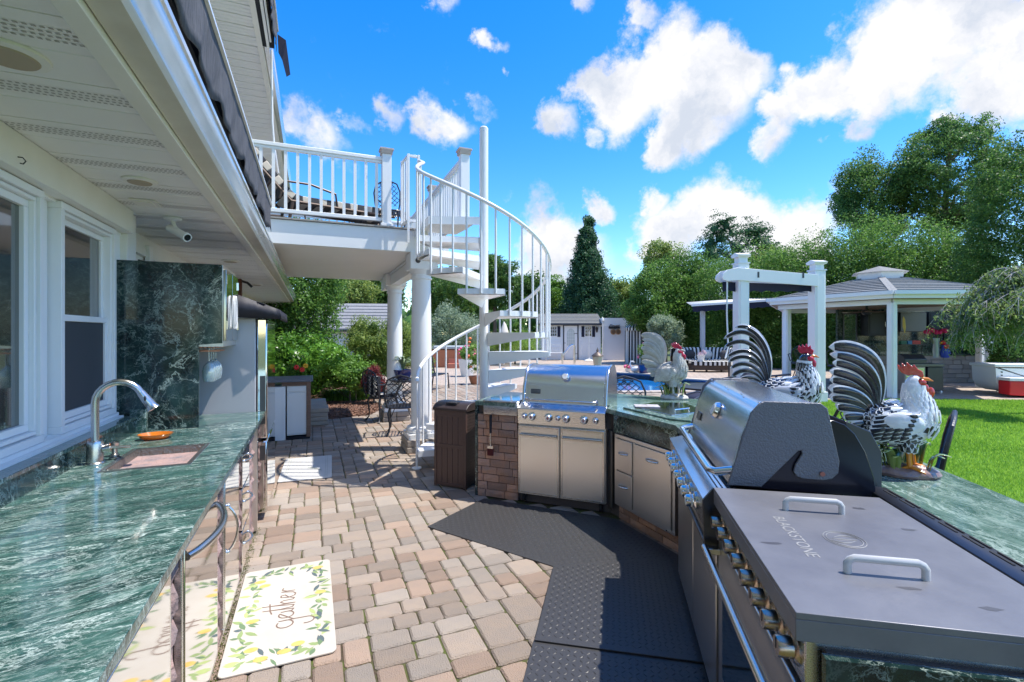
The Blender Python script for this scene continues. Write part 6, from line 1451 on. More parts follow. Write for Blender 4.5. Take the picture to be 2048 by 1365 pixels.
for i in range(n):
    a, c_ = R(180-180*i/n), R(180-180*(i+1)/n); pr_ = [(.68, .43, .30), (.68, .43, .44), (1.05, .70, .45), (1.12, .76, .50), (1.22, .84, .90), (1.30, .90, .96), (1.40, .97, .92), (1.43, 1.0, .6)]
    for j in range(7):
        p, q = pr_[j], pr_[j+1]; b.add([(p[0]*math.cos(a), p[1]*math.sin(a)-.1, p[2]), (p[0]*math.cos(c_), p[1]*math.sin(c_)-.1, p[2]), (q[0]*math.cos(c_), q[1]*math.sin(c_)-.1, q[2]), (q[0]*math.cos(a), q[1]*math.sin(a)-.1, q[2])], [(0, 1, 2, 3)], i % 2)
b.build('striped_cushion', [blackf, whitef], so_)
for a in (25, 70, 110, 155): b = B(); b.ball((1.08*math.cos(R(a)), .75*math.sin(R(a))-.1, .66), (.24, .12, .2), 12, 8); b.build('pillow', whitef if a in (70, 155) else darkf, so_)
ot = cf('ottoman', 'low half-round wicker ottoman with striped cushion in front of the sofa', 'ottoman', 1424, 19.6)
b = B(); n = 20
for i in range(n):
    x0, x1 = -.9+1.8*i/n, -.9+1.8*(i+1)/n; d0 = .42*math.sqrt(max(.05, 1-(x0/.95)**2)); d1 = .42*math.sqrt(max(.05, 1-(x1/.95)**2))
    b.add([(x0, -d0, .28), (x1, -d1, .28), (x1, -d1, .43), (x0, -d0, .43), (x1, .4, .43), (x0, .4, .43)], [(0, 1, 2, 3), (3, 2, 4, 5)], i % 2)
b.build('cushion', [blackf, whitef], ot, smooth=False)
b = B(); b.prism([(-.85, -.15), (-.5, -.34), (0, -.4), (.5, -.34), (.85, -.15), (.85, .35), (-.85, .35)], .1, .28); b.build('base', wicker, ot)
for x in (-.8, -.3, .3, .8): b = B(); b.box((x-.03, -.22, 0), (x+.03, -.16, .12)); b.build('leg', wicker, ot)
fp = cf('flower_pot', 'white pot of pale pink flowers on the striped ottoman', 'flower pot', 1402, 19.5); fp.location.z = .435
b = B(); b.lathe([(.11, 0), (.15, .24), (.17, .25), (.15, .25)], (0, 0, 0), 18); b.build('pot', potw, fp)
crown('blossom', blob_clumps(np.random.default_rng(2), (0, 0, .34), (.24, .24, .12), 14, .4), 700, .035, leafmat('pale_blossom', (.5, .35, .42), (.8, .7, .72), .2), fp, 2, core=.6)
def lounge_chair(label, u, D, rz):
    c = cf('pool_lounger', label, 'lounger', u, D, rz=rz, group='dark sling loungers by the pool')
    b = B()
    for s_ in (-1, 1): b.tube([(-.75, s_*.3, .75), (-.35, s_*.3, .40), (.2, s_*.3, .34), (.55, s_*.3, .38), (1.0, s_*.3, .30)], .02, 8); b.tube([(-.2, s_*.32, .60), (-.4, s_*.32, .5), (-.38, s_*.32, .12), (-.1, s_*.32, .03), (.5, s_*.32, .03), (.65, s_*.32, .2), (.4, s_*.32, .34)], .018, 8); b.tube([(-.5, s_*.33, .66), (-.2, s_*.33, .62), (.2, s_*.33, .58)], .022, 8)
    b.build('frame', mat('gunmetal', (.05, .055, .07), .35, .4), c)
    b = B(); pr_ = [(-.75, .74), (-.35, .39), (.2, .33), (.55, .37), (1.0, .29)]
    for i in range(4): b.add([(pr_[i][0], -.28, pr_[i][1]), (pr_[i+1][0], -.28, pr_[i+1][1]), (pr_[i+1][0], .28, pr_[i+1][1]), (pr_[i][0], .28, pr_[i][1])], [(0, 1, 2, 3)])
    o = b.build('sling', navy, c); o.modifiers.new('thickness', 'SOLIDIFY').thickness = .01
lounge_chair('dark sling lounger beside the pool, left of the tall white post', 1458, 9.6, R(200)); lounge_chair('dark sling lounger behind the black-tailed rooster', 1535, 10.4, R(160))
pl_ = cf('cushion_box', 'cream bench pad with black iron scroll frame behind the black rooster tail', 'bench', 1508, 11.2)
b = B(); b.box((-.35, 0, .25), (.35, .5, .75)); b.build('pad', creamf, pl_, bevel=.03)
b = B(); b.box((-.4, -.02, .2), (.4, .55, .25))
for x in (-.36, .36): b.cyl((x, 0, 0), (x, 0, .85), .02, 8); b.cyl((x, .5, 0), (x, .5, .85), .02, 8)
for k in range(-2, 3): b.tube([(k*.13+.055*math.cos(t), -.02, .48+.07*math.sin(t)) for t in [i*.7 for i in range(10)]], .010, 5)
b.build('frame', blackcast, pl_)
# planters
def potplant(label, u, D, potm, r, h, lm, rr, hh, size=.05, n=1500, seed=1, fl=None):
    c = cf('potted_shrub', label, 'plant', u, D); b = B(); b.lathe([(r*.7, 0), (r*.95, h*.6), (r*1.05, h), (r*.9, h), (r*.85, h*.85)], (0, 0, 0), 20); b.build('pot', potm, c)
    crown('foliage', blob_clumps(np.random.default_rng(seed), (0, 0, h+hh*.5), (rr, rr, hh*.55), 16, .38), n, size, lm, c, seed)
    if fl:
        b = B(); g = random.Random(seed)
        for i in range(12): a = g.uniform(0, 6.28); b.ball((rr*.8*math.cos(a), rr*.8*math.sin(a), h+hh*g.uniform(.2, 1.05)), (.05, .05, .04), 7, 5)
        b.build('blossom', fl, c)
    return c
potplant('leafy shrub with pink blooms in a navy pot beside the pool', 1288, 18.6, navyg, .24, .34, L_mid, .30, .85, seed=4, fl=FL_p)
potplant('tall white urn of pink flowers on the path left of the spiral stair', 934, 17.5, potw, .30, .62, L_mid, .36, .5, seed=5, fl=FL_p)
potplant('small white pot with magenta flowers at the pool edge', 1256, 19.5, potw, .12, .14, L_mid, .16, .12, n=400, seed=6, fl=FL_p)
b = cf('swan_planter', 'white swan-shaped planter at the pool edge beside pink flowers', 'planter', 1272, 19.0)
q = B(); q.ball((0, 0, .14), (.22, .14, .13), 16, 10); q.tube([(-.15, 0, .18), (-.24, 0, .34), (-.2, 0, .46), (-.12, 0, .45)], [.05, .035, .03, .03], 10); q.tube([(-.12, 0, .45), (-.04, 0, .42)], [.03, .006], 8); q.build('body', potw, b)
potplant('tall green grasses with orange flowers in a pot left of the stair pole', 952, 14.8, mat('terracotta', (.40, .16, .08), .7), .22, .25, leafmat('leaf_lime', (.10, .22, .03), (.28, .42, .08)), .30, 1.15, seed=7, fl=mat('flower_orange', (.8, .2, .05), .6))
ht = cf('hot_tub', 'orange-brown hot tub with grey cover beyond the path', 'hot tub', 895, 23.0)
b = B(); b.box((-.9, -.9, 0), (.9, .9, .82)); b.build('cabinet', mat('cedar_orange', (.40, .15, .07), .6), ht, bevel=.03)
b = B(); b.box((-.96, -.96, .85), (.96, 0, .97)); b.box((-.96, .01, .85), (.96, .96, .97)); b.build('cover', mat('cover_grey', (.33, .38, .40), .6), ht, bevel=.02)
b = B(); b.box((.2, -1.5, 0), (.8, -1.1, .2)); b.box((.2, -1.1, .2), (.8, -.92, .4)); b.build('step', mat('step_red', (.45, .16, .10), .7), ht)
bn = cf('garden_bench', 'black iron garden bench at the edge of the path left of the stair', 'bench', 868, 13.2, rz=R(75))
b = B()
for k in range(6): b.bar((-.6, -.15+k*.07, .42), (.6, -.15+k*.07, .42), .05, .02)
b.build('seat', blackcast, bn); b = B()
for k in range(5): b.bar((-.6, .26+k*.015, .52+k*.09), (.6, .26+k*.015, .52+k*.09), .02, .05)
b.build('backrest', blackcast, bn)
for x in (-.58, .58): b = B(); b.tube([(x, -.2, 0), (x, -.17, .42), (x, .24, .42), (x, .34, .95)], .022, 8); b.tube([(x, .27, .42), (x, .33, 0)], .022, 8); b.build('leg', blackcast, bn)
wb = cf('white_bench', 'small white lattice garden bench against the pool house', 'bench', 1108, 27.6)
b = B(); b.box((-.5, 0, .42), (.5, .4, .46)); b.build('seat', potw, wb); b = B(); b.box((-.5, .36, .9), (.5, .4, .95))
for k in range(9): b.bar((-.48+k*.12, .38, .46), (-.48+(k+1)*.12 if k < 8 else .48, .38, .9), .02, .02)
b.build('backrest', potw, wb)
for x in (-.46, .46): b = B(); b.box((x-.02, .0, 0), (x+.02, .04, .42)); b.box((x-.02, .36, 0), (x+.02, .4, .95)); b.build('leg', potw, wb)
us = cf('parasol_stand', 'thin white clothes-stand pole on a round base by the pool house', 'stand', 1178, 27.4)
b = B(); b.lathe([(.3, 0), (.3, .03), (.06, .12)], (0, 0, 0), 20); b.build('base', potw, us); b = B(); b.cyl((0, 0, .1), (0, 0, 1.7), .02, 8); b.bar((-.35, 0, 1.3), (.35, 0, 1.3), .02, .02); b.bar((-.1, 0, 1.0), (.4, 0, 1.0), .02, .02); b.build('pole', potw, us)
ld = cf('pool_handrail', 'curved chrome handrail at the far side of the pool', 'handrail', 1140, 24.2)
for y in (0, .45): b = B(); b.tube([(-.35, y, 0), (-.35, y, .45), (.05, y, .95), (.2, y, 1.0), (.25, y, .9), (.25, y, 0)], .03, 10); b.build('rail', chrome, ld)
tp_ = cf('folded_parasol', 'cream folded parasol cloth beyond the stair treads', 'parasol', 1008, 24.0)
b = B(); b.tube([(0, 0, 1.15), (.0, 0, 1.6), (.02, 0, 2.0), (.0, 0, 2.15)], [.35, .24, .10, .02], 12); b.build('canopy', creamf, tp_); b = B(); b.cyl((0, 0, 0), (0, 0, 1.2), .03, 8); b.build('pole', potw, tp_)
lp = cf('lamp_post', 'tan post lantern with bronze finial behind the gas grill', 'lamp', 1195, 7.0)
b = B(); b.cyl((0, 0, 0), (0, 0, 1.05), .045, 12); b.build('post', blksteel, lp)
b = B(); b.lathe([(.045, 1.06), (.055, 1.10), (.075, 1.22)], (0, 0, 0), 8); b.build('lantern_glass', mat('cream_glass', (.6, .55, .42), .2), lp)
b = B(); b.lathe([(.09, 1.22), (.085, 1.235), (.04, 1.27), (.012, 1.29), (.02, 1.305), (.008, 1.33), (.002, 1.35)], (0, 0, 0), 16); b.build('cap', mat('bronze', (.14, .11, .09), .5, .5), lp)
pl2 = thing('path_light', 'pale mushroom path light standing in the planting bed', 'light', tuple(gnd(712, 806)), 0)
b = B(); b.cyl((0, 0, 0), (0, 0, .50), .010, 8); b.build('stake', mat('bronze', (.14, .11, .09), .5, .5), pl2); b = B(); b.lathe([(.10, .50), (.098, .512), (.05, .55), (.03, .57), (.02, .60), (.022, .62), (.005, .64)], (0, 0, 0), 20); b.build('shade', mat('verdigris', (.46, .45, .40), .5), pl2)

# ================================================================== PERGOLA FRAME, AWNINGS, GAZEBO
pg = cf('pergola_frame', 'two tall white square posts joined by a curved-end beam near the pool', 'pergola', 1557, 10.9, rz=R(4))
def xq(u, D=10.9): return (u-1557)*D/960
for u, hx in ((1479, 3.12), (1637, 2.98)):
    x = xq(u); b = B(); b.box((x-.125, -.125, .22), (x+.125, .125, hx)); b.box((x-.09, -.14, .3), (x+.09, .14, hx-.1)); p = b.build('post', white, pg, bevel=.006)
    b = B(); b.box((x-.155, -.155, 0), (x+.155, .155, .24)); b.build('post_base', white, p, bevel=.01)
    b = B(); b.box((x-.14, -.14, hx), (x+.14, .14, hx+.03)); b.box((x-.10, -.10, hx+.03), (x+.10, .10, hx+.15)); b.extrude([(-.13, hx+.15), (.13, hx+.15), (.16, hx+.20), (0, hx+.25), (-.16, hx+.20)], 'x', x-.15, x+.15); b.build('post_cap', white, p)
b = B(); xl, xr = xq(1433), xq(1630)
for y in (-.17, .13): b.extrude([(xl+.0, 2.80), (xl+.02, 2.88), (xl+.12, 2.97), (xl+.35, 3.02), (xr, 2.88), (xr, 2.62), (xl+.35, 2.74), (xl+.12, 2.72), (xl+.03, 2.75)], 'y', y, y+.04)
b.build('beam', white, pg, bevel=.004)
b = B(); b.extrude([(xl+.1, 2.72), (xr, 2.66), (xr, 2.46)]+[(xr-(xr-xl-.1)*k/40, 2.49+.035*abs(math.sin(k*.55))) for k in range(41)], 'y', .0, .02); b.build('valance', navy, pg)
b = B(); b.tube([(xl+.15, -.1, 2.75), (xl+.14, -.1, 2.0), (xl+.16, -.12, 1.25), (xl+.05, -.2, 1.0)], .018, 8); b.build('crank_pole', potw, pg)
for x in (xq(1506), xq(1598)): b = B(); b.box((x-.02, -.178, 2.80), (x+.02, -.171, 2.93)); b.build('bracket', blackcast, pg)
aw = cf('pool_awning', 'extended navy scalloped awning on a white post against the hedge', 'awning', 1475, 20.5, rz=R(0))
def xa(u): return (u-1475)*20.5/960
b = B(); n = 30
b.add([(xa(1383), 0, 2.78), (xa(1575), 0, 3.05), (xa(1575), 1.6, 3.25), (xa(1400), 1.6, 3.0)], [(0, 1, 2, 3)]); o = b.build('canopy', whitef, aw); o.modifiers.new('thickness', 'SOLIDIFY').thickness = .03
b = B(); b.bar((xa(1383), -.02, 2.76), (xa(1575), -.02, 3.03), .05, .09); b.build('front_bar', potw, aw)
b = B(); n = 40; vs = []
for i in range(n+1): x = xa(1385)+(xa(1575)-xa(1385))*i/n; zt = 2.71+.27*i/n; vs += [(x, -.02, zt), (x, -.02, zt-.2-.05*abs(math.sin(i*.8)))]
b.add(vs, [(2*i, 2*i+1, 2*i+3, 2*i+2) for i in range(n)]); o = b.build('valance', navy, aw, smooth=False); o.modifiers.new('thickness', 'SOLIDIFY').thickness = .01
b = B(); b.box((xa(1410), .4, 0), (xa(1418), .55, 2.8)); b.build('post', mat('grey_blue_post', (.42, .46, .50), .5), aw)

GC = Vector((15.25, 8.8, 0)); GR = 3.12
gz = thing('gazebo', 'six-sided white gazebo with grey shingle roof and small cupola over an outdoor bar', 'gazebo', tuple(GC))
hexa = [R(155+60*i) for i in range(6)]
def hx(r, i, z): a = hexa[i % 6]; return Vector((r*math.cos(a), r*math.sin(a), z))
b = B()
for i in range(6): b.add([hx(GR, i, 2.52), hx(GR, i+1, 2.52), hx(.55, i+1, 3.10), hx(.55, i, 3.10)], [(0, 1, 2, 3)])
rf = b.build('roof', shingle, gz, smooth=False)
for i in range(6):
    for k in range(9):
        t0, t1 = k/9, (k+1)/9; r0, r1 = GR+.03+(.55-GR)*t0, GR+(.55-GR)*t1; z0, z1 = 2.52+.58*t0, 2.52+.58*t1; b = B(); b.add([hx(r0, i, z0+.05), hx(r0, i+1, z0+.05), hx(r1, i+1, z1+.022), hx(r1, i, z1+.022), hx(r0, i, z0+.01), hx(r0, i+1, z0+.01)], [(0, 1, 2, 3), (4, 5, 1, 0)]); b.build('shingle_course', shingle, rf, smooth=False)
b = B()
for i in range(6): b.bar(hx(GR+.02, i, 2.55), hx(.56, i, 3.14), .16, .03)
b.build('hip_cap', shingle, rf, smooth=False)
b = B()
for i in range(6): b.add([hx(.58, i, 3.08), hx(.58, i+1, 3.08), hx(.62, i+1, 3.30), hx(.62, i, 3.30)], [(0, 1, 2, 3)]); b.add([hx(.74, i, 3.30), hx(.74, i+1, 3.30), (0, 0, 3.52)], [(0, 1, 2)], 1); b.add([hx(.74, i, 3.296), hx(.74, i+1, 3.296), hx(.5, i+1, 3.296), hx(.5, i, 3.296)], [(3, 2, 1, 0)], 0)
b.build('cupola', [white, shingle], gz, smooth=False)
for i in range(6):
    b = B(); b.bar(hx(GR-.02, i, 2.48), hx(GR-.02, i+1, 2.48), .05, .17); b.bar(hx(GR+.05, i, 2.53), hx(GR+.05, i+1, 2.53), .10, .09); b.build('fascia', white, gz)
    b = B(); b.bar(hx(GR-.30, i, 2.33), hx(GR-.30, i+1, 2.33), .12, .14); b.build('beam', white, gz)
    p = hx(GR-(.50 if i == 0 else .30), i, 0); b = B()
    if i == 2: p = Vector(at(1977, 668, 14.6))-GC; p.z = 0
    b.box((p.x-.075, p.y-.075, 0), (p.x+.075, p.y+.075, 2.30)); b.box((p.x-.095, p.y-.05, .02), (p.x+.095, p.y+.05, 2.29)); b.build('post', white, gz, bevel=.004)
b = B(); b.prism([tuple(hx(GR-.05, i, 0).xy) for i in range(6)], 2.38, 2.40); b.build('ceiling', mat('dark_ceiling', (.25, .17, .12), .6), gz)
# ceiling fan
cfan = thing('ceiling_fan', 'dark ceiling fan hanging inside the gazebo', 'fan', (GC.x-.9, GC.y-.2, 2.12))
b = B(); b.lathe([(.03, .26), (.03, .12), (.11, .10), (.12, 0), (.06, -.05)], (0, 0, 0), 16); b.build('motor', blackcast, cfan)
for k in range(5): a = k*1.257; b = B(); b.bar((.1*math.cos(a), .1*math.sin(a), .04), (.62*math.cos(a), .62*math.sin(a), .04), .13, .012); b.build('blade', mat('fan_wood', (.10, .05, .035), .5), cfan)
# bar kitchen under the gazebo, facing the camera
gk = cf('bar_kitchen', 'dark bar kitchen under the gazebo with cabinets, marble backsplash and stone counter', 'kitchen', 1820, 15.6)
def xg(u, D=15.6): return (u-1820)*D/960
def zg(v, D=15.6): return EYE-(v-668)*D/960
b = B(); b.box((xg(1690), .35, 0), (xg(1978), .45, 1.28)); b.box((xg(1690), .35, 2.26), (xg(1978), .45, 2.36)); b.box((xg(1690), .35, 1.28), (xg(1700), .45, 2.26)); b.box((xg(1732), .35, 1.28), (xg(1905), .45, 2.26)); b.box((xg(1945), .35, 1.28), (xg(1978), .45, 2.26)); b.build('back_wall', marbd, gk)
for u0, u1, v0, v1 in ((1736, 1772, 624, 672), (1774, 1800, 624, 672), (1858, 1882, 624, 660), (1884, 1905, 624, 660), (1946, 1974, 624, 676)):
    b = B(); b.box((xg(u0), .0, zg(v1)), (xg(u1), .34, zg(v0))); o = b.build('wall_cabinet', mat('dark_cabinet', (.025, .024, .024), .5), gk, bevel=.006); b = B(); b.box((xg(u0)+.06, -.012, zg(v1)+.07), (xg(u1)-.06, -.001, zg(v0)-.07)); b.build('door_panel', mat('tinted_panel', (.035, .04, .045), .5), o); b = B(); b.box((xg(u1)-.05, -.03, zg(v1)+.3), (xg(u1)-.035, -.001, zg(v1)+.45)); b.build('handle', chrome, o)
for u0, u1 in ((1701, 1731), (1907, 1943)):
    b = B(); ringbox(b, xg(u0), xg(u1), 1.30, 2.24, .04, .34, .40); o = b.build('window_frame', blksteel, gk); b = B(); b.box((xg(u0)+.04, .36, 1.34), (xg(u1)-.04, .365, 2.2)); b.build('pane', mat('window_clear', (.8, .9, .85), .02, trans=.95), o)
b = B(); b.box((xg(1690), -.35, .86), (xg(1978), .34, .92)); b.build('countertop', marbd, gk)
pr = random.Random(3)
for k in range(6):
    x = xg(1690)-pr.uniform(0, .3)
    while x < xg(1978): L_ = pr.uniform(.25, .45); q = B(); q.box((max(x, xg(1690))+.004, -.30+pr.uniform(-.01, .01), k*.143+.003), (min(x+L_, xg(1978))-.004, .2, k*.143+.139)); q.build('stone', stoneg if 'stoneg' in globals() else mat('grey_tan_block', (.26, .25, .23), .8, col2=(.36, .30, .25), nscale=3, rand=.2), gk, bevel=.008); x += L_
b = B(); b.tube([(xg(1838), -.1, .92), (xg(1838), -.1, 1.15), (xg(1840), -.14, 1.2), (xg(1843), -.2, 1.15)], .012, 8); b.build('tap', blackcast, gk)
b = B(); b.box((xg(1840), -.30, .95), (xg(1842), -.29, .96)); 
tv = cf('television', 'large flat grey television mounted on the gazebo back wall', 'television', 1827, 15.3); b = B(); b.box((-.42, .0, zg(664)), (.42, .06, zg(626))); b.build('case', blackcast, tv, bevel=.01); b = B(); b.box((-.40, -.006, zg(664)+.02), (.40, -.001, zg(626)-.02)); b.build('screen', mat('screen_grey', (.13, .14, .15), .3), tv)
for i, (u, c, w) in enumerate(((1808, (.02, .16, .10), .09), (1820, (.02, .2, .4), .07), (1833, (.5, .02, .02), .13))):
    t = cf('canister', ['green box on the gazebo shelf', 'blue canister on the gazebo shelf', 'red tin on the gazebo shelf'][i], 'canister', u, 15.15); t.location.z = 1.22; b = B(); b.box((-w, 0, 0), (w, .1, .11)); b.box((-w*.9, -.003, .02), (w*.9, -.001, .09)); b.build('box', mat('tin_%s' % 'abc'[i], c, .4), t, bevel=.008)
b = B(); b.box((xg(1800), -.05, 1.19), (xg(1850), .1, 1.215)); b.build('shelf', blackcast, gk)
vs_ = cf('flower_vase', 'tall clear vase of magenta peonies on the gazebo bar', 'vase', 1872, 13.6); vs_.location.z = .88
b = B(); b.lathe([(.07, 0), (.08, .2), (.075, .45), (.085, .55), (.075, .55), (.065, .45), (.07, .2)], (0, 0, 0), 18); b.build('vase', mat('vase_glass', (.7, .8, .8), .05, trans=.6, coat=1), vs_)
g = random.Random(6)
for k in range(7):
    a = k*.9; x, y, z = .17*math.cos(a)*1.3, .12*math.sin(a), .72+g.uniform(-.02, .05); b = B()
    for j in range(9): t = g.uniform(0, 6.28); b.ball((x+.04*math.cos(t), y+.04*math.sin(t), z+g.uniform(-.02, .03)), (.05, .05, .045), 8, 6)
    b.build('peony', mat('magenta_petal', (.65, .015, .12), .6), vs_); b = B(); b.tube([(0, 0, .1), (x*.5, y*.5, .5), (x, y, z)], .006, 5); b.build('stem', L_mid, vs_)
pk = cf('parrot_figure', 'red, blue and yellow painted parrot figure on the gazebo bar', 'figurine', 1890, 13.5); pk.location.z = .88
b = B(); b.tube([(0, 0, 0), (0, 0, .12), (.01, 0, .25), (-.03, 0, .36)], [.09, .12, .09, .05], 14); b.build('body', mat('parrot_blue', (.02, .06, .4), .4), pk); b = B(); b.ball((-.04, 0, .42), .065, 12, 8); b.ball((.0, -.06, .3), (.08, .04, .07), 10, 6); b.build('head', redm, pk); b = B(); b.tube([(-.09, 0, .42), (-.13, 0, .40), (-.13, 0, .37)], [.025, .018, .003], 8); b.build('beak', FL_y, pk)
# smoker grill and cart in front of the bar
sg = cf('charcoal_grill', 'black cart grill standing in front of the gazebo stone bar', 'grill', 1836, 12.6)
b = B(); b.extrude([(-.25, .78), (.25, .78), (.25, .90), (.15, 1.0), (-.12, 1.02), (-.25, .9)], 'x', -.55, .02); b.build('lid', blackcast, sg, bevel=.01); b = B(); b.box((-.55, -.27, .70), (.45, .25, .78)); b.build('shelf', blksteel, sg, bevel=.01)
b = B(); b.box((-.53, -.22, .05), (0.0, .22, .70)); b.build('cabinet', mat('slatted_steel', (.28, .27, .26), .4, .6), sg)
b = B()
for k in range(12): b.box((-.50, -.232, .10+k*.048), (-.03, -.221, .125+k*.048))
b.build('louvre', chrome, sg); 
b = B(); b.box((.05, -.24, .08), (.45, .22, .69)); b.build('door', blackcast, sg, bevel=.01)
for x in (-.48, .4): b = B(); b.cyl((x-.02, -.2, .05), (x+.02, -.2, .05), .05, 14); b.build('caster', potw, sg)
bs = random.Random(2)
def stool(label, u, D, rz):
    c = cf('bar_stool', label, 'stool', u, D, rz=rz, group='black iron swivel stools at the gazebo bar'); m = blackcast
    b = B(); b.lathe([(.22, .70), (.23, .72), (.22, .75), (.16, .76)], (0, 0, 0), 22); b.build('seat', m, c)
    b = B(); fr = [(-.22, .18, .74), (-.26, .22, .95), (-.25, .25, 1.08), (-.12, .27, 1.20), (0, .27, 1.23)]; fr += [(-x, y, z) for x, y, z in fr[-2::-1]]; b.tube(fr, .014, 8)
    for k in range(-3, 4): b.tube([(k*.02, .2, .8), (k*.055, .23, .98), (k*.06, .26, 1.20-.012*k*k)], .008, 6)
    for s_ in (-1, 1): b.tube([(s_*(.1+.05*math.cos(t)), .24, 1.05+.05*math.sin(t)) for t in [i*.6 for i in range(11)]], .008, 5)
    b.build('backrest', m, c)
    for s_ in (-1, 1): b = B(); b.tube([(s_*.25, .2, .98), (s_*.28, 0, .98), (s_*.27, -.14, .96), (s_*.22, -.1, .76)], .013, 8); b.build('armrest', m, c)
    b = B(); b.cyl((0, 0, .5), (0, 0, .71), .03, 10); n = 20; b.tube([(.2*math.cos(2*math.pi*i/n), .2*math.sin(2*math.pi*i/n), .26) for i in range(n+1)], .012, 6); b.build('swivel_ring', m, c)
    for k in range(4): a = k*1.571+.78; b = B(); b.tube([(.03*math.cos(a), .03*math.sin(a), .52), (.15*math.cos(a), .15*math.sin(a), .48), (.21*math.cos(a), .21*math.sin(a), .3), (.27*math.cos(a), .27*math.sin(a), 0)], .014, 8); b.build('leg', m, c)
stool('iron bar stool nearest the white post under the gazebo', 1676, 12.4, R(150)); stool('iron bar stool behind the tail of the nearest rooster', 1725, 12.6, R(190)); stool('leftmost iron bar stool, partly hidden by the tall white post', 1600, 13.6, R(160))
ft = cf('yellow_fish_ornament', 'yellow fish ornament hanging inside the gazebo beside the front post', 'ornament', 1807, 12.5); ft.location.z = 1.72
b = B(); b.tube([(0, 0, .28), (.01, 0, .2), (.02, 0, 0), (.035, 0, -.15)], [.01, .04, .045, .008], 10, flat=.4); b.build('fish', mat('ornament_yellow', (.6, .45, .08), .5), ft)
# cooler, beige wall
ck = cf('cooler_cart', 'white wheeled cooler with bright red front, right edge beside the gazebo', 'cooler', 2046, 11.9, rz=R(-6))
b = B(); b.extrude([(-.62, .72), (-.60, .35), (-.50, .18), (-.30, .10), (1.4, .02), (1.4, .66), (-.62, .70)], 'y', 0, .7); b.build('hull', potw, ck, bevel=.02)
b = B(); b.box((-.66, -.03, .72), (1.45, .74, .80)); b.build('lid', potw, ck, bevel=.02)
b = B(); b.extrude([(-.58, .06), (1.4, -.06+.04), (1.4, .38), (-.58, .40)], 'y', -.34, -.02); b.build('red_box', redm, ck, bevel=.02); b = B(); b.extrude([(-.58, .405), (1.4, .385), (1.4, .46), (-.58, .48)], 'y', -.34, -.02); b.build('box_top', potw, ck, bevel=.01)
b = B()
for z in (.58, .50): b.box((-.50, -.008, z), (-.46, -.001, z+.03))
b.build('latch', blackcast, ck)
bw = cf('beige_fence', 'beige vinyl fence panel to the right of the gazebo', 'fence', 2040, 15.5)
for k in range(6): b = B(); b.box((-.85+k*.62, 0, 0), (-.85+k*.62+.61, .05, 1.75)); b.build('panel', beige, bw, bevel=.004)
b = B(); b.box((-.9, -.03, 1.75), (3.0, .08, 1.87)); b.build('top_rail', beige, bw)
b = B(); b.box((-1.06, -.06, 0), (-.88, .12, 2.45)); b.build('post', white, bw)
# ================================================================== PLANTS AND TREES
def tree(label, cat, u, D, top_v, wpx, kind, lm, n, size, seed, name='tree', bot_v=None, group=None, trunk=None, core=.72, nclump=50, aspect=.5, cr=.3, sy=None, spread=.7, power=.8):
    g = np.random.default_rng(seed); p = at(u, 668, D); r = wpx/2*D/960; h = EYE+(668-top_v)*D/960; z0 = 0.0 if bot_v is None else EYE-(bot_v-668)*D/960
    t = thing(name, label, cat, (p.x, p.y, 0), float(g.uniform(0, 6)), group)
    if kind == 'cone':
        cl = cone_clumps(g, h, r, max(z0, .05), nclump, power=power, rr=cr)
    elif kind == 'column':
        cl = []
        for i in range(nclump):
            tt = (i+.5)/nclump; a = i*2.4; q = r*(.78 if tt < .75 else .78*math.sqrt(max(.03, 1-((tt-.75)/.25)**2))); c_ = r*cr*g.uniform(.8, 1.3)
            cl.append((q*math.cos(a), q*math.sin(a), z0+tt*(h-z0-c_*1.1)+.05, c_, c_, c_*1.4))
        cl.append((0, 0, z0+(h-z0)*.47, r*.72, r*.72, (h-z0)*.44))
    else:
        cl = blob_clumps(g, (0, 0, (h+z0)/2), (r, r if sy is None else r*sy, (h-z0)/2), nclump, cr)
        if kind == 'dense': cl.append((0, 0, (h+z0)/2, r*.68, r*.68, (h-z0)*.36))
    crown('crown', cl, int(n*(3.2 if D < 14 and kind == 'dense' else 2.3 if kind != 'blob' else 2.0)), size*.86, lm, t, seed, aspect*1.1, spread, (.85 if D < 14 and kind == 'dense' else 0) if kind in ('column', 'dense') else core)
    if trunk is not False:
        b = B(); hh = (z0+(h-z0)*.75); k = trunk or max(.05, h*.018)
        b.tube([(0, 0, -.05), (.03*k, 0, hh*.3), (-.5*k, .4*k, hh*.65), (0, 0, hh)], [k*1.25, k, k*.6, k*.15], 8)
        if kind == 'blob':
            for i in range(9):
                a = i*2.4; zz = z0+(h-z0)*(.08+.07*i); q = r*.72*math.sqrt(max(.1, 1-(i/11)**2)); b.tube([(0, 0, zz-.15*r), (q*.5*math.cos(a), q*.5*math.sin(a), zz+.12*r), (q*math.cos(a), q*math.sin(a), zz+.45*r)], [k*.45, k*.28, k*.08], 6)
        b.build('trunk', barkm, t)
    return t
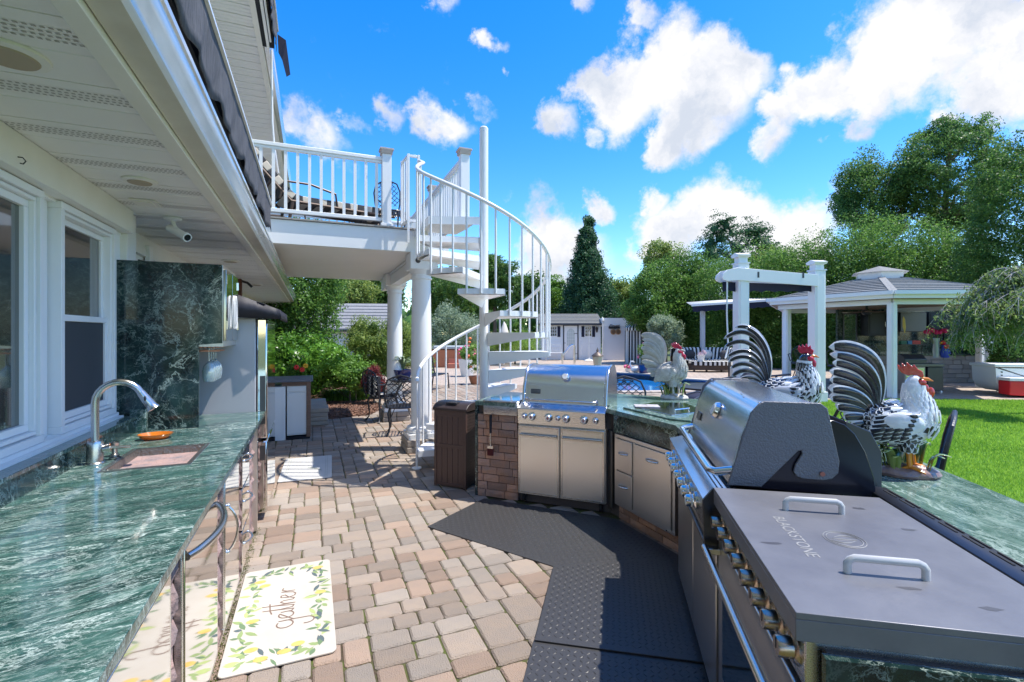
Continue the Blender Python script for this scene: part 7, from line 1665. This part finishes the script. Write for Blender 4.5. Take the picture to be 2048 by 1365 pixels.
# left garden
tree('dense evergreen arborvitae behind the refrigerator and planter', 'tree', 598, 13.5, 440, 140, 'column', L_arb, 22000, .085, 1, name='arborvitae', nclump=70, cr=.42)
tree('broad dark evergreen left of the first column, behind the shed roof', 'tree', 735, 24, 520, 200, 'dense', L_dark, 9000, .16, 2, name='evergreen_tree', bot_v=640)
tree('olive-leaved bushy tree peeping over the shed roof', 'tree', 700, 21.5, 545, 120, 'dense', L_yel, 7000, .12, 3, bot_v=650, name='bushy_tree')
tree('glossy rhododendron bush beside the arborvitae', 'shrub', 612, 10.6, 660, 135, 'dense', L_rho, 5200, .095, 4, name='rhododendron', bot_v=806, trunk=.03, aspect=.34, cr=.36)
tree('rounded olive-green shrub between the bed and the columns', 'shrub', 778, 12.2, 626, 180, 'dense', L_yel, 11000, .055, 5, name='round_shrub', bot_v=752, trunk=.05, nclump=60, cr=.3)
tree('light green leafy shrub in the middle of the planting bed', 'shrub', 700, 10.9, 690, 85, 'blob', L_mid, 3000, .06, 6, name='leafy_shrub', bot_v=800, trunk=.02, cr=.4)
tree('small red-leaved maple shrub beside the second column', 'shrub', 748, 10.6, 722, 50, 'dense', L_red, 2600, .035, 7, name='red_maple_shrub', bot_v=800, trunk=.02)
tree('silver-green bush beyond the column, left of the stair', 'shrub', 900, 25, 612, 150, 'dense', L_sil, 9000, .10, 8, name='silver_bush', bot_v=716, trunk=.05, nclump=60)
tree('low green shrub at the foot of the hot tub path', 'shrub', 848, 15.5, 700, 50, 'dense', L_mid, 2200, .05, 9, name='low_shrub', bot_v=765, trunk=.02)
tree('lime green bushes behind the lower stair treads', 'shrub', 1030, 24.5, 655, 150, 'dense', leafmat('leaf_lime', (.10, .22, .03), (.28, .42, .08)), 6000, .08, 10, name='lime_shrub', bot_v=718, trunk=.04)
def grasses(label, p, r, n, h, m, seed, z=.01):
    g = np.random.default_rng(seed); t = thing('grass_clump', label, 'plant', (p.x, p.y, z)); V = []; 
    a = g.uniform(0, 6.28, n); q = r*np.sqrt(g.random(n)); x, y = q*np.cos(a)*1.3, q*np.sin(a)*.7; d = g.uniform(0, 6.28, n); hh = h*g.uniform(.6, 1.1, n); w = .006; L_ = hh*g.uniform(.4, 1., n)
    dx, dy = np.cos(d), np.sin(d); px, py = -dy*w, dx*w; z0 = np.zeros(n)
    V = np.stack([np.stack([x-px, y-py, z0], 1), np.stack([x+px, y+py, z0], 1), np.stack([x+dx*L_*.4+px, y+dy*L_*.4+py, hh], 1), np.stack([x+dx*L_*.4-px, y+dy*L_*.4-py, hh], 1), np.stack([x+dx*L_, y+dy*L_, hh*.75], 1)], 1).reshape(-1, 3)
    F = []
    o = np.arange(n)*5; F = np.concatenate([np.stack([o, o+1, o+2, o+3], 1), np.stack([o+3, o+2, o+4, o+4], 1)])
    tri = np.concatenate([np.stack([o, o+1, o+2], 1), np.stack([o, o+2, o+3], 1), np.stack([o+3, o+2, o+4], 1)])
    ob = bpy.data.objects.new('blades', npmesh('blades', V, tri, [m])); COL.objects.link(ob); ob.parent = t; return t
grasses('clump of arching liriope grass in the bed beside the path light', gnd(700, 800), .45, 2600, .22, L_gr, 3)
grasses('smaller liriope clump left of the iron chair', gnd(735, 790), .32, 1500, .2, L_gr, 4)
grasses('grassy green plant at the back of the planting bed', gnd(672, 772), .3, 1000, .25, L_gr, 5)
# mulch chips
g = np.random.default_rng(8); n = 26000; P = np.stack([g.uniform(-1.5, 2.2, n), 9.4+9*g.random(n)**1.6, g.uniform(.012, .03, n)], 1)
keep = np.array([inpoly(a, b_, bed_poly) for a, b_ in P[:, :2]]); P = P[keep]; V, F = leaves(P, np.tile([0, 0, 1.], (len(P), 1)), .05, .4, .5, 3)
o = bpy.data.objects.new('mulch_chips', npmesh('mulch_chips', V, F, [mat('mulch_chip', (.22, .12, .08), .95, rand=.4)])); COL.objects.link(o); o['kind'] = 'stuff'

# middle distance
tree('dark broadleaf tree behind the stair, left of the pole', 'tree', 915, 30, 520, 190, 'dense', L_dark, 12000, .17, 11, bot_v=650, name='dark_tree', nclump=60)
tree('tall dark tree rising behind the stair pole', 'tree', 990, 31, 492, 110, 'dense', L_dark, 9000, .17, 12, bot_v=650, name='dark_tree', nclump=50)
tree('mid green tree showing through the stair balusters', 'tree', 1060, 34, 535, 90, 'dense', L_dark, 7000, .18, 13, bot_v=650, name='green_tree')
tree('feathery green tree just left of the pointed conifer', 'tree', 1105, 36, 548, 80, 'dense', L_mid, 6000, .18, 14, bot_v=660, name='green_tree')
tree('pointed blue-green conifer rising behind the pool house', 'tree', 1175, 33, 436, 118, 'cone', L_con, 26000, .15, 15, name='conifer', nclump=110, power=.75, cr=.3, bot_v=665)
tree('light green bushy tree right of the pointed conifer', 'tree', 1240, 35, 540, 100, 'blob', L_yel, 7000, .17, 16, bot_v=680, name='light_tree', nclump=40)
tree('broad hedge tree behind the striped cabana', 'tree', 1310, 25, 500, 145, 'dense', L_arb, 20000, .12, 17, bot_v=712, name='hedge_tree', nclump=90, cr=.26)
tree('tall leafy hedge tree left of the pergola posts', 'tree', 1385, 26, 478, 150, 'dense', L_arb, 20000, .12, 18, bot_v=720, name='hedge_tree', nclump=90, cr=.26)
tree('yellow-green spindly tree crowning the hedge above the cabana', 'tree', 1318, 30, 462, 90, 'blob', L_yel, 5000, .14, 19, bot_v=600, name='spindly_tree', nclump=40, core=.4)
tree('dark ragged pine rising behind the pergola posts', 'tree', 1472, 36, 418, 150, 'blob', L_con, 9000, .17, 20, bot_v=600, name='pine_tree', nclump=46, core=.55, cr=.26)
tree('drooping tree between the pine and the tall hedge', 'tree', 1545, 34, 475, 130, 'blob', L_yel, 8000, .16, 21, bot_v=620, name='bushy_tree', nclump=40)
tree('silvery shrub in front of the hedge beyond the sofa', 'shrub', 1333, 22.6, 622, 75, 'blob', L_sil, 5000, .09, 22, bot_v=708, name='silver_shrub', trunk=.04, core=.55)
hedge = [(1452, 24, 520, 130), (1525, 23, 500, 130), (1590, 22.5, 488, 130), (1660, 22, 470, 140), (1725, 21.5, 432, 140), (1800, 21, 440, 150), (1872, 20.5, 450, 140), (1930, 20, 470, 120)]
nm = ['leftmost arborvitae of the tall hedge, behind the pergola frame', 'arborvitae of the hedge behind the pergola beam', 'arborvitae of the hedge above the navy awning end', 'arborvitae of the hedge right of the second white post', 'arborvitae of the hedge behind the left slope of the gazebo roof', 'arborvitae of the hedge straight behind the gazebo cupola', 'arborvitae of the hedge behind the right slope of the gazebo', 'rightmost arborvitae of the hedge, next to the big right tree']
for i, (u, D, tv, w) in enumerate(hedge): tree(nm[i], 'tree', u, D, tv, w*1.18, 'column', L_arb, 19000, .10, 30+i, name='arborvitae', nclump=90, cr=.34, group='arborvitae hedge behind the pool', power=.7)
tree('tall airy tree over the hedge, left of the tallest tree', 'tree', 1745, 29, 278, 185, 'blob', L_tall, 19000, .14, 50, bot_v=520, name='tall_tree', nclump=90, core=0, cr=.2)
tree('tallest full green tree rising above the right hedge', 'tree', 1898, 27, 204, 215, 'blob', L_tall, 30000, .14, 51, bot_v=500, name='tall_tree', nclump=120, core=0, cr=.2)
tree('big evergreen closing the right edge of the photograph', 'tree', 2050, 15.5, 275, 200, 'column', L_dark, 38000, .09, 52, name='arborvitae', nclump=120, cr=.3)
tree('ivy-covered shrub hanging in front of the beige fence', 'shrub', 2035, 12.6, 590, 85, 'blob', L_dark, 5000, .075, 53, bot_v=748, name='ivy_shrub', trunk=.03, core=.5)
tree('small bright shrub at the foot of the beige fence', 'shrub', 1995, 13.0, 700, 34, 'dense', L_mid, 1200, .05, 54, bot_v=745, name='small_shrub', trunk=.02)
# weeping tree: hanging twigs with narrow leaves
wt = thing('weeping_tree', 'weeping tree with bare silvery twigs hanging in from the right edge', 'tree', tuple(at(2120, 668, 9.2).xy)+(0,), ROT)
g = random.Random(6); b = B(); b.tube([(0, 0, 0), (.05, 0, 1.2), (-.1, 0, 2.4), (-.3, 0, 2.75)], [.11, .09, .07, .04], 10); b.build('trunk', barkm, wt)
tw = B(); Pp = []
for k in range(46):
    sy = g.uniform(-.9, .9); x0 = -.2; L_ = g.uniform(.4, 1.35); zt = g.uniform(2.2, 2.95); pts = cub((x0, sy*.2, 2.5), (x0-L_*.4, sy*.6, zt+.15), (x0-L_*.8, sy, zt), (x0-L_, sy*1.05, g.uniform(1.5, 2.1)), 10)
    tw.tube(pts, [.018-.0016*i for i in range(11)], 5)
    for j in range(3, 11):
        for q in range(3):
            a = g.uniform(0, 6.28); l_ = g.uniform(.15, .5); e = pts[j]+Vector((math.cos(a)*.2, math.sin(a)*.2, -l_)); tw.tube([pts[j], pts[j]+Vector((math.cos(a)*.14, math.sin(a)*.14, -l_*.4)), e], [.005, .004, .002], 4)
            for m_ in range(10): t = m_/9; Pp.append(pts[j].lerp(e, t)+Vector((g.uniform(-.06, .06), g.uniform(-.06, .06), g.uniform(-.06, .03))))
tw.build('twig', mat('pale_twig', (.42, .39, .35), .8), wt)
P = np.array([tuple(p) for p in Pp]); V, F = leaves(np.repeat(P, 2, 0)+np.random.default_rng(4).normal(0, .03, (2*len(P), 3)), dirs(np.random.default_rng(3), 2*len(P)), .075, .34, .4, 7, droop=2.)
o = bpy.data.objects.new('crown', npmesh('crown', V, F, [L_weep])); COL.objects.link(o); o.parent = wt
# far wood closing the horizon
g = np.random.default_rng(77); cl = []
for k in range(150):
    a = R(-30+k*.9)+g.uniform(-.01, .01); D = g.uniform(44, 60); h = g.uniform(4.0, 6.2); cl.append((D*math.sin(a), D*math.cos(a), h*.45, 2.4, 2.4, h*.55))
o = crown('far_woodland', cl, 42000, .34, L_dark, None, 5, core=.9); o['kind'] = 'stuff'
